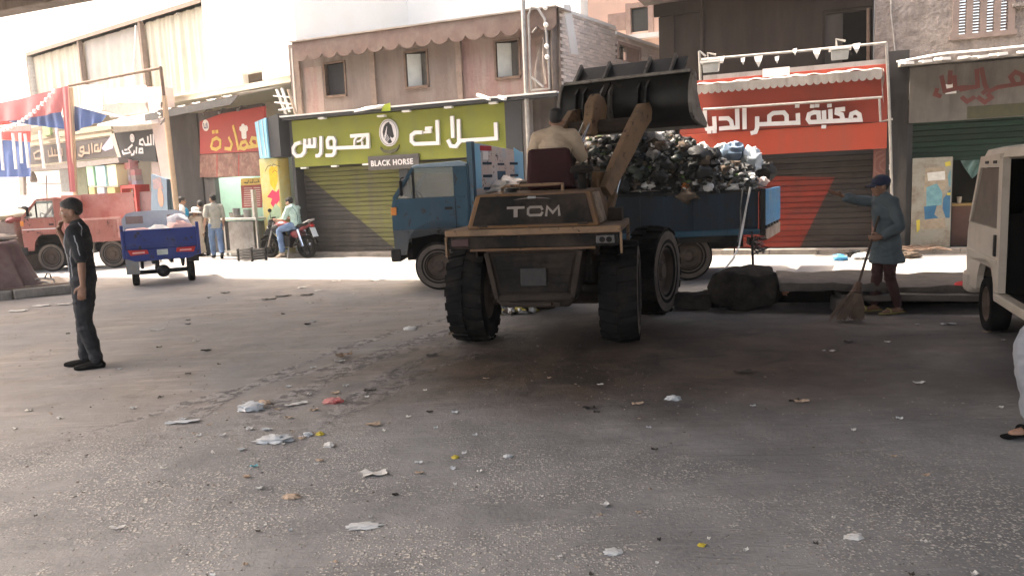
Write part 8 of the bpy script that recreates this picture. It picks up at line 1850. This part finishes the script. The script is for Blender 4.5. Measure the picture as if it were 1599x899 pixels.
# trash strewn in the hollow and behind the loader
def trash_pile(name, lab, cx, cy, rx, ry, h, n, seed, cols, fr=WORLD):
    global hm
    hm = MB()
    for k in range(n):
        a = rnd.uniform(0, 6.28); q = rnd.random()**.6; x = cx+rx*q*math.cos(a); y = cy+ry*q*math.sin(a); z = h*(1-q)*rnd.random()
        hm.mi = rnd.choice(cols); scrap((x, y, z+.02), rnd.uniform(.018, .06), rnd.uniform(0, 90))
    return solo(name, lab, 'rubbish', hm, pal, fr, (cx, cy, 0), kind='stuff')
q = G(801, 487); trash_pile('trash_pile', 'small pile of pale and reddish rubbish seen between the loader rear tyres', q.x, q.y, .30, .22, .16, 110, 1, (3, 3, 2, 4, 0, 7, 6, 3))
q = G(1092, 478); trash_pile('trash_pile', 'dark wet rubbish in the hollow left of the tarmac lump', q.x+.1, q.y+.1, .40, .25, .2, 120, 2, (0, 0, 1, 2, 3, 4, 5, 0))
q = G(1120, 478); trash_pile('trash_pile', 'bits of white and dark rubbish at the foot of the tarmac lump', q.x, q.y-.02, .30, .10, .08, 60, 2, (0, 0, 1, 2, 3, 4, 0))
q = G(1310, 470); trash_pile('trash_pile', 'rubbish in the hollow behind the broom', q.x-.1, q.y+.25, .45, .12, .12, 70, 2, (3, 2, 4, 0, 0, 6))
_q = G(1223, 452, .22); solo('orange_rag', 'orange pink rag stuck in the gap right of the tarmac lump', 'rag', crumple((_q.x, _q.y, .22), .07, .05, .08, 4., amp=.6), M('rag_orange', (0.55, 0.24, 0.15), None, .8), WORLD, (_q.x, _q.y, .2), smooth=50)
_q = G(1507, 444, .3); solo('red_rag', 'small bright red rag on the slab edge beside the van', 'rag', crumple((_q.x, _q.y, .30), .11, .07, .035, 6., amp=.5), M('rag_red', (0.50, 0.03, 0.03), None, .8), WORLD, (_q.x, _q.y, .3), smooth=50)
# sunlit gutter litter along the right kerb
for k, (px, py, s, c, lab) in enumerate(((1312, 402, .13, 'bag_blue_bright', 'light blue plastic bag lying in the sunlit gutter left of the sweeper'), (1334, 396, .15, 'bag_black', 'dark round bag on the kerb just left of the sweeper'), (1345, 400, .16, 'bag_white', 'white bag in the gutter beside the sweeper'), (1420, 398, .2, 'rubbish_brown', 'brown twigs and rubbish on the kerb right of the sweeper'))):
    p = G(px, py, .06); solo('gutter_litter', lab, 'litter', crumple((p.x, p.y, .05), s, s*.6, .07, k*4., amp=.6), MATS.get(c) or M(c, (0.10, 0.38, 0.72), None, .5), WORLD, (p.x, p.y, 0), smooth=50, group='litter in the sunlit gutter')
for k in range(16):
    p = G(1395+rnd.uniform(0, 75), 397+rnd.uniform(-1, 3)); a = rnd.uniform(-.4, .4)-.4; l_ = rnd.uniform(.2, .6)
    solo('twig', 'thin grey twig on the kerb by the metal cabinet', 'twig', MB().tube([(p.x-l_*math.cos(a), p.y-l_*math.sin(a), .11), (p.x, p.y, .14+rnd.uniform(0, .04)), (p.x+l_*math.cos(a)*.6, p.y+l_*math.sin(a)*.6, .11)], .012, 4), m_wood, WORLD, (p.x, p.y, .1), group='twigs on the kerb by the metal cabinet')
# covered cart at the left edge
ca = IF.I @ G(62, 452); 
cvx = ca.x
cart = thing('covered_cart', 'street cart under a dusty maroon cloth at the left edge', 'cart', IF, (cvx-1.0, 1.0, .15))
m_mc = M('maroon_cover', (0.155, 0.092, 0.088), (0.115, 0.068, 0.066), .95, sc=1.6, dirt=(0.21, 0.155, 0.14), damt=.35)
ctop = IF.pt(25, 372, .9)[1]
def cover(s, t):
    # s runs round the cart, t from the top centre down to the skirt
    a = s*2*math.pi; cx, cy = cvx-1.15, 1.05; k = min(t*1.55, 1.0)
    sx = math.copysign(abs(math.cos(a))**.45, math.cos(a)); sy = math.copysign(abs(math.sin(a))**.45, math.sin(a))
    hang = max(0, t-.645)/.355
    wv = (.05*math.sin(a*9)+.03*math.sin(a*17+1))*hang
    x = cx+(.86*k+.30*hang+wv)*sx; y = cy+(.62*k+.10*hang+wv)*sy
    z = ctop-.02-.04*k*k-(ctop-.20)*hang**.9+.03*mnoise.noise(Vector((x*2, y*2, 1)))
    return (x, y, max(z, .165))
part(cart, 'cover', MB().surf(cover, 90, 24), m_mc, smooth=60)
part(cart, 'frame', MB().box(cvx-1.95, cvx-.4, .5, 1.6, .5, ctop-.10), m_wood)
for sx in (-1, 1):
    for sy in (-1, 1): part(cart, 'leg', MB().box(cvx-1.17+sx*.7-.04, cvx-1.17+sx*.7+.04, 1.05+sy*.45-.04, 1.05+sy*.45+.04, .15, .497), m_wood)
q = IF.pt(20, 369, 1.0); solo('pale_sack', 'pale sack lying on top of the covered cart', 'sack', crumple((q[0]-.25, 1.1, ctop+.02), .34, .25, .07, 2., amp=.3), M('sack_pale', (0.60, 0.50, 0.42), (0.5, 0.4, 0.33), .9), IF, (q[0], 1, ctop), smooth=60)
# stall goods further back at the left edge
for k, (px0, py0, px1, py1, mt, lab) in enumerate(((-20, 345, 22, 372, M('taupe_box', (0.27, 0.215, 0.19), None, .9), 'taupe covered stall box behind the maroon cart'), (-20, 328, 22, 346, M('sack_cream', (0.62, 0.55, 0.42), (0.5, 0.43, 0.32), .9), 'cream sacks on top of the taupe stall box'), (2, 340, 14, 350, M('maroon_bundle', (0.25, 0.09, 0.09), None, .9), 'small maroon bundle on the taupe stall box'))):
    a = DEP(px0, py1, 19.5-.2*(k == 2)); b_ = DEP(px1, py0, 19.5-.2*(k == 2)); c = (a+b_)/2
    if k == 0: solo('stall_box', lab, 'box', MB().box(a.x, b_.x, a.y, a.y+1.2, 0, b_.z), mt, WORLD, (c.x, c.y+.6, 0), bevel=.04)
    else: solo('stall_sack', lab, 'sack', crumple((c.x, c.y+.5, c.z), (b_.x-a.x)*.55, .5, (b_.z-a.z)*.6, 3.+k, amp=.25), mt, WORLD, c, smooth=60)
# wire things lying on the island
q = IF.pt(75, 436, .55); ws = thing('wire_stand', 'small bent wire stand lying on the traffic island beside the cart', 'wire stand', IF, (q[0], .5, .15))
def iq(px, py, y=.5): a, z = IF.pt(px, py, y); return (a, y, max(z, .155))
part(ws, 'frame', MB().tube([iq(50, 446), iq(54, 436), iq(68, 434, .6), iq(84, 436), iq(86, 444), iq(70, 440, .62), iq(52, 440)], .018, 6), m_steel)
part(ws, 'hoop', MB().tube([iq(70, 434), iq(73, 427), iq(78, 428), iq(80, 434)], .014, 6), m_dark)
for k in range(5):
    q = iq(40+14*k, 446-rnd.uniform(0, 4), .45+.1*(k % 2)); solo('island_scrap', 'beige scrap of rubbish on the traffic island', 'litter', crumple((q[0], q[1], .165), .13, .08, .03, k*2.2, amp=.6), M('scrap_beige', (0.45, 0.37, 0.29), None, .9), IF, (q[0], q[1], .15), smooth=50, group='scraps on the traffic island')
q = IF.pt(80, 448, .3); solo('flat_board', 'thin long board lying along the traffic island kerb', 'board', MB().box(q[0]-1.2, q[0]+.35, .24, .40, .172, .19), m_wood, IF, (q[0], .3, .17))

# ---------------- litter on the road: (px, py, width px, kind, colour, label)
m_paper = M('paper_scrap', (0.66, 0.63, 0.58), (0.52, 0.49, 0.45), .8, sc=14); m_film = M('plastic_film', (0.55, 0.56, 0.56), (0.40, 0.41, 0.41), .35, sc=12); m_card = M('card_brown', (0.30, 0.21, 0.14), (0.22, 0.15, 0.1), .9, sc=12); m_bark = M('scrap_dark', (0.045, 0.038, 0.032), None, .9)
LC = {'paper': m_paper, 'film': m_film, 'card': m_card, 'dark': m_bark, 'red': M('wrapper_red', (0.42, 0.06, 0.055), (0.55, 0.3, 0.26), .6, sc=18), 'yellow': M('wrapper_yellow', (0.55, 0.42, 0.04), None, .5), 'blue': M('scrap_cyan', (0.16, 0.45, 0.50), None, .5), 'tan': M('scrap_tan', (0.50, 0.37, 0.26), None, .8)}
def flat_scrap(px, py, wpx, c, lab, name='paper_scrap', asp=.5, h=.012, ang=None, group=None, cat='litter', seed=0):
    p = G(px, py); s = wpx/FPX*p.y/2; a = rnd.uniform(-.5, .5) if ang is None else ang; mb = MB(); N = 6
    ca_, sa_ = math.cos(a), math.sin(a)
    def fn(u, v):
        x = (u-.5)*2*s; y = (v-.5)*2*s*asp; k = mnoise.noise(Vector((u*2.3+seed, v*2.3, seed*3.1)))
        x *= 1+.25*k; y *= 1+.35*mnoise.noise(Vector((u*3, v*3+seed, 5.)))
        z = .004+h*(.5+.9*mnoise.noise(Vector((u*3.1, v*2.7, seed+9)))+.35*abs(u-.5)*2)
        return (p.x+x*ca_-y*sa_, p.y+x*sa_+y*ca_, max(z, .004))
    mb.surf(fn, N, N); mb.surf(lambda u, v: (lambda q: (q[0], q[1], max(q[2]-.0025, .0015)))(fn(u, v)), N, N)
    return solo(name, lab, cat, mb, LC[c], WORLD, (p.x, p.y, 0), group=group)
def crumpled(px, py, wpx, c, lab, asp=.6, hh=.35, name='plastic_bag', seed=1., group=None):
    p = G(px, py); s = wpx/FPX*p.y/2; return solo(name, lab, 'litter', crumple((p.x, p.y, s*hh*.6), s, s*asp*1.3, s*hh, seed, 22, 12, .55, 2.6), LC[c], WORLD, (p.x, p.y, 0), smooth=40, group=group)
crumpled(392, 640, 42, 'film', 'translucent plastic bag with a yellowish corner, left of centre on the road', .5, .35, seed=2.)
crumpled(413, 631, 20, 'tan', 'crumpled yellowish paper touching the translucent bag', .5, .4, 'paper_wad', 3.)
crumpled(430, 689, 56, 'film', 'largest clear grey plastic bag lying flat on the road', .42, .22, seed=5.)
crumpled(521, 629, 32, 'red', 'crumpled red and pink wrapper on the brown dust', .35, .35, 'wrapper', 7.)
crumpled(568, 822, 54, 'film', 'flattened grey film stuck to the asphalt near the bottom', .35, .10, seed=9.)
crumpled(1334, 840, 30, 'paper', 'crumpled white tissue on dark asphalt at the lower right', .4, .3, 'paper_wad', 11.)
crumpled(958, 862, 30, 'film', 'dusty film scrap near the bottom centre', .6, .15, seed=13.)
crumpled(455, 777, 26, 'tan', 'crumpled beige paper pair in the left foreground', .5, .3, 'paper_wad', 15.)
crumpled(1052, 624, 24, 'film', 'grey crushed cup lying right of the loader shadow', .5, .35, 'crushed_cup', 17.)
crumpled(641, 519-4, 20, 'paper', 'pale wad of paper left of the loader tyre', .4, .35, 'paper_wad', 21.)
crumpled(711, 715, 12, 'yellow', 'small yellow wrapper in the middle foreground', .6, .5, 'wrapper', 23.)
crumpled(500, 679, 13, 'yellow', 'small yellow wrapper right of the largest plastic bag', .5, .5, 'wrapper', 25.)
crumpled(1095, 852, 12, 'yellow', 'small yellow wrapper near the bottom right', .6, .5, 'wrapper', 27.)
crumpled(793, 713, 13, 'film', 'small crumpled foil right of the yellow wrapper', .7, .4, 'foil_scrap', 29.)
crumpled(481, 680, 14, 'film', 'small wad of film beside the largest plastic bag', .6, .6, 'film_scrap', 31.)
crumpled(514, 697, 18, 'paper', 'small white paper cup lying below the yellow wrapper', .6, .5, 'paper_cup', 33.)
for k, (px, py, w_, c, lab, asp, ang, nm) in enumerate((
    (583, 741, 44, 'paper', 'long white torn card with a folded middle in the foreground', .45, .05, 'torn_card'), (286, 660, 50, 'film', 'flat transparent bottle wrapper left of the translucent bag', .3, .1, 'film_strip'), (583, 664, 22, 'tan', 'small beige and blue carton flap', .6, .1, 'carton_flap'), (463, 632, 34, 'paper', 'beige paper strip between the translucent bag and red wrapper', .3, .4, 'paper_strip'), (538, 558, 26, 'card', 'brown card flap tilted up on the dust', .5, .3, 'card_flap'), (530, 565, 16, 'paper', 'white scrap beside the tilted brown card', .4, .1, 'paper_scrap'),
    (397, 730, 12, 'blue', 'tiny pale blue scrap in the left foreground', .6, .4, 'paper_scrap'), (404, 764, 13, 'paper', 'small white scrap above the beige paper pair', .6, 0, 'paper_scrap'), (183, 826, 24, 'paper', 'thin white leaf of paper at the lower left', .35, .3, 'paper_scrap'), (390, 671, 11, 'paper', 'oval white label right of the bottle wrapper', .7, 0, 'paper_label'), (1436, 599, 18, 'paper', 'white scrap on the brown dust in front of the van', .45, .1, 'paper_scrap'), (1252, 628, 22, 'tan', 'tan slipper sole lying on the dark ground', .5, -.1, 'shoe_sole'), (1240, 627, 18, 'dark', 'dark strap beside the tan slipper sole', .3, .1, 'strap_scrap'), (944, 790, 13, 'paper', 'small folded white wrapper lower centre', .9, .4, 'wrapper'), (1480, 507, 22, 'film', 'white film scrap left of the van wheel', .4, 0, 'film_scrap'), (1325, 535, 14, 'dark', 'dark flat lump right below the broom', .7, 0, 'dark_scrap'), (920, 638, 20, 'dark', 'dark flat scrap in front of the right rear tyre', .5, 0, 'dark_scrap'), (995, 632, 18, 'tan', 'tan scrap left of the crushed cup', .4, .2, 'paper_scrap'), (1160, 582, 26, 'dark', 'low dark clod right of the loader', .5, 0, 'dark_scrap'), (675, 556, 18, 'dark', 'dark torn scrap behind the left tyre tracks', .6, .2, 'dark_scrap'), (578, 611, 20, 'dark', 'dark shred on the pale tyre track', .4, .1, 'dark_scrap'), (712, 525, 20, 'card', 'brown card corner at the left rear tyre', .5, .1, 'card_flap'), (420, 468, 22, 'dark', 'dark stringy scrap far left of the truck', .4, .2, 'dark_scrap'), (443, 463, 24, 'dark', 'second dark stringy scrap farther right', .4, .2, 'dark_scrap'), (480, 461, 20, 'dark', 'third dark scrap nearest the truck', .5, .1, 'dark_scrap'),
    (471, 450, 12, 'paper', 'white disc like scrap on the sunlit edge', .8, 0, 'paper_scrap'), (66, 478, 26, 'paper', 'first white sheet on the road left of the young man', .5, 0, 'paper_sheet'), (28, 486, 28, 'paper', 'white sheet nearest the left edge of the road', .4, 0, 'paper_sheet'), (100, 476, 22, 'paper', 'white sheet just left of the young man', .5, .1, 'paper_sheet'), (246, 516, 20, 'paper', 'long white slip right of the young man', .25, .35, 'paper_strip'), (322, 548, 16, 'dark', 'dark curved shred on the brown dust', .35, .1, 'dark_scrap'), (306, 533, 10, 'paper', 'white speck above the dark shred', .6, 0, 'paper_scrap'), (352, 458, 12, 'dark', 'small black lump below the tricycle', .6, 0, 'dark_scrap'))):
    flat_scrap(px, py, w_, c, lab, nm, asp, .016 if c != 'card' else .05, ang, seed=k*1.7)
for k in range(92):
    px = rnd.uniform(20, 1580); py = 440+460*rnd.random()**1.3
    if 690 < px < 1090 and py < 545: continue
    if px > 1050 and py < 492: continue
    if 690 > px > 300 and rnd.random() < .0: continue
    c = rnd.choice(('paper', 'paper', 'tan', 'film', 'dark', 'dark'))
    flat_scrap(px, py, rnd.uniform(5, 11), c, 'tiny scrap of %s trodden into the road' % {'paper': 'white paper', 'tan': 'tan card', 'film': 'clear film', 'dark': 'dark rubbish'}[c], {'paper': 'paper_scrap', 'tan': 'card_scrap', 'film': 'film_scrap', 'dark': 'dark_scrap'}[c], rnd.uniform(.35, .8), .012, group='tiny %s scraps on the road' % c, seed=k*.77)
for k in range(34):     # denser drift of scraps around the bags left of centre
    px = rnd.gauss(470, 90); py = rnd.gauss(668, 38)
    c = rnd.choice(('paper', 'paper', 'tan', 'film', 'tan'))
    flat_scrap(px, py, rnd.uniform(5, 13), c, 'tiny scrap of %s trodden into the road' % {'paper': 'white paper', 'tan': 'tan card', 'film': 'clear film'}[c], {'paper': 'paper_scrap', 'tan': 'card_scrap', 'film': 'film_scrap'}[c], rnd.uniform(.35, .8), .014, group='tiny %s scraps on the road' % c, seed=k*.9+50)
for k in range(18):     # far sunlit road
    px = rnd.uniform(310, 690); py = rnd.uniform(402, 440)
    flat_scrap(px, py, rnd.uniform(8, 16), rnd.choice(('paper', 'film')), 'white paper scrap on the sunlit far side of the road', 'paper_scrap', .8, .01, group='scraps on the sunlit road', seed=k*.9+90)
# ================================================================== DUSTY AIR, haze box added for the glare veil
hz = MB().box(-60, 60, -32, 60, -1.0, 16.0)
ho = solo('haze', None, None, hz, [], WORLD, (0, 0, 0), kind='stuff')
hm_ = bpy.data.materials.new('dusty_veil'); hm_.use_nodes = True
hm_.node_tree.nodes.clear()
_o = hm_.node_tree.nodes.new('ShaderNodeOutputMaterial'); _v = hm_.node_tree.nodes.new('ShaderNodeVolumePrincipled')
_v.inputs['Color'].default_value = (0.95, 0.92, 0.88, 1); _v.inputs['Density'].default_value = 0.0016; _v.inputs['Anisotropy'].default_value = 0.2
hm_.node_tree.links.new(_v.outputs[0], _o.inputs['Volume'])
ho.data.materials.append(hm_)
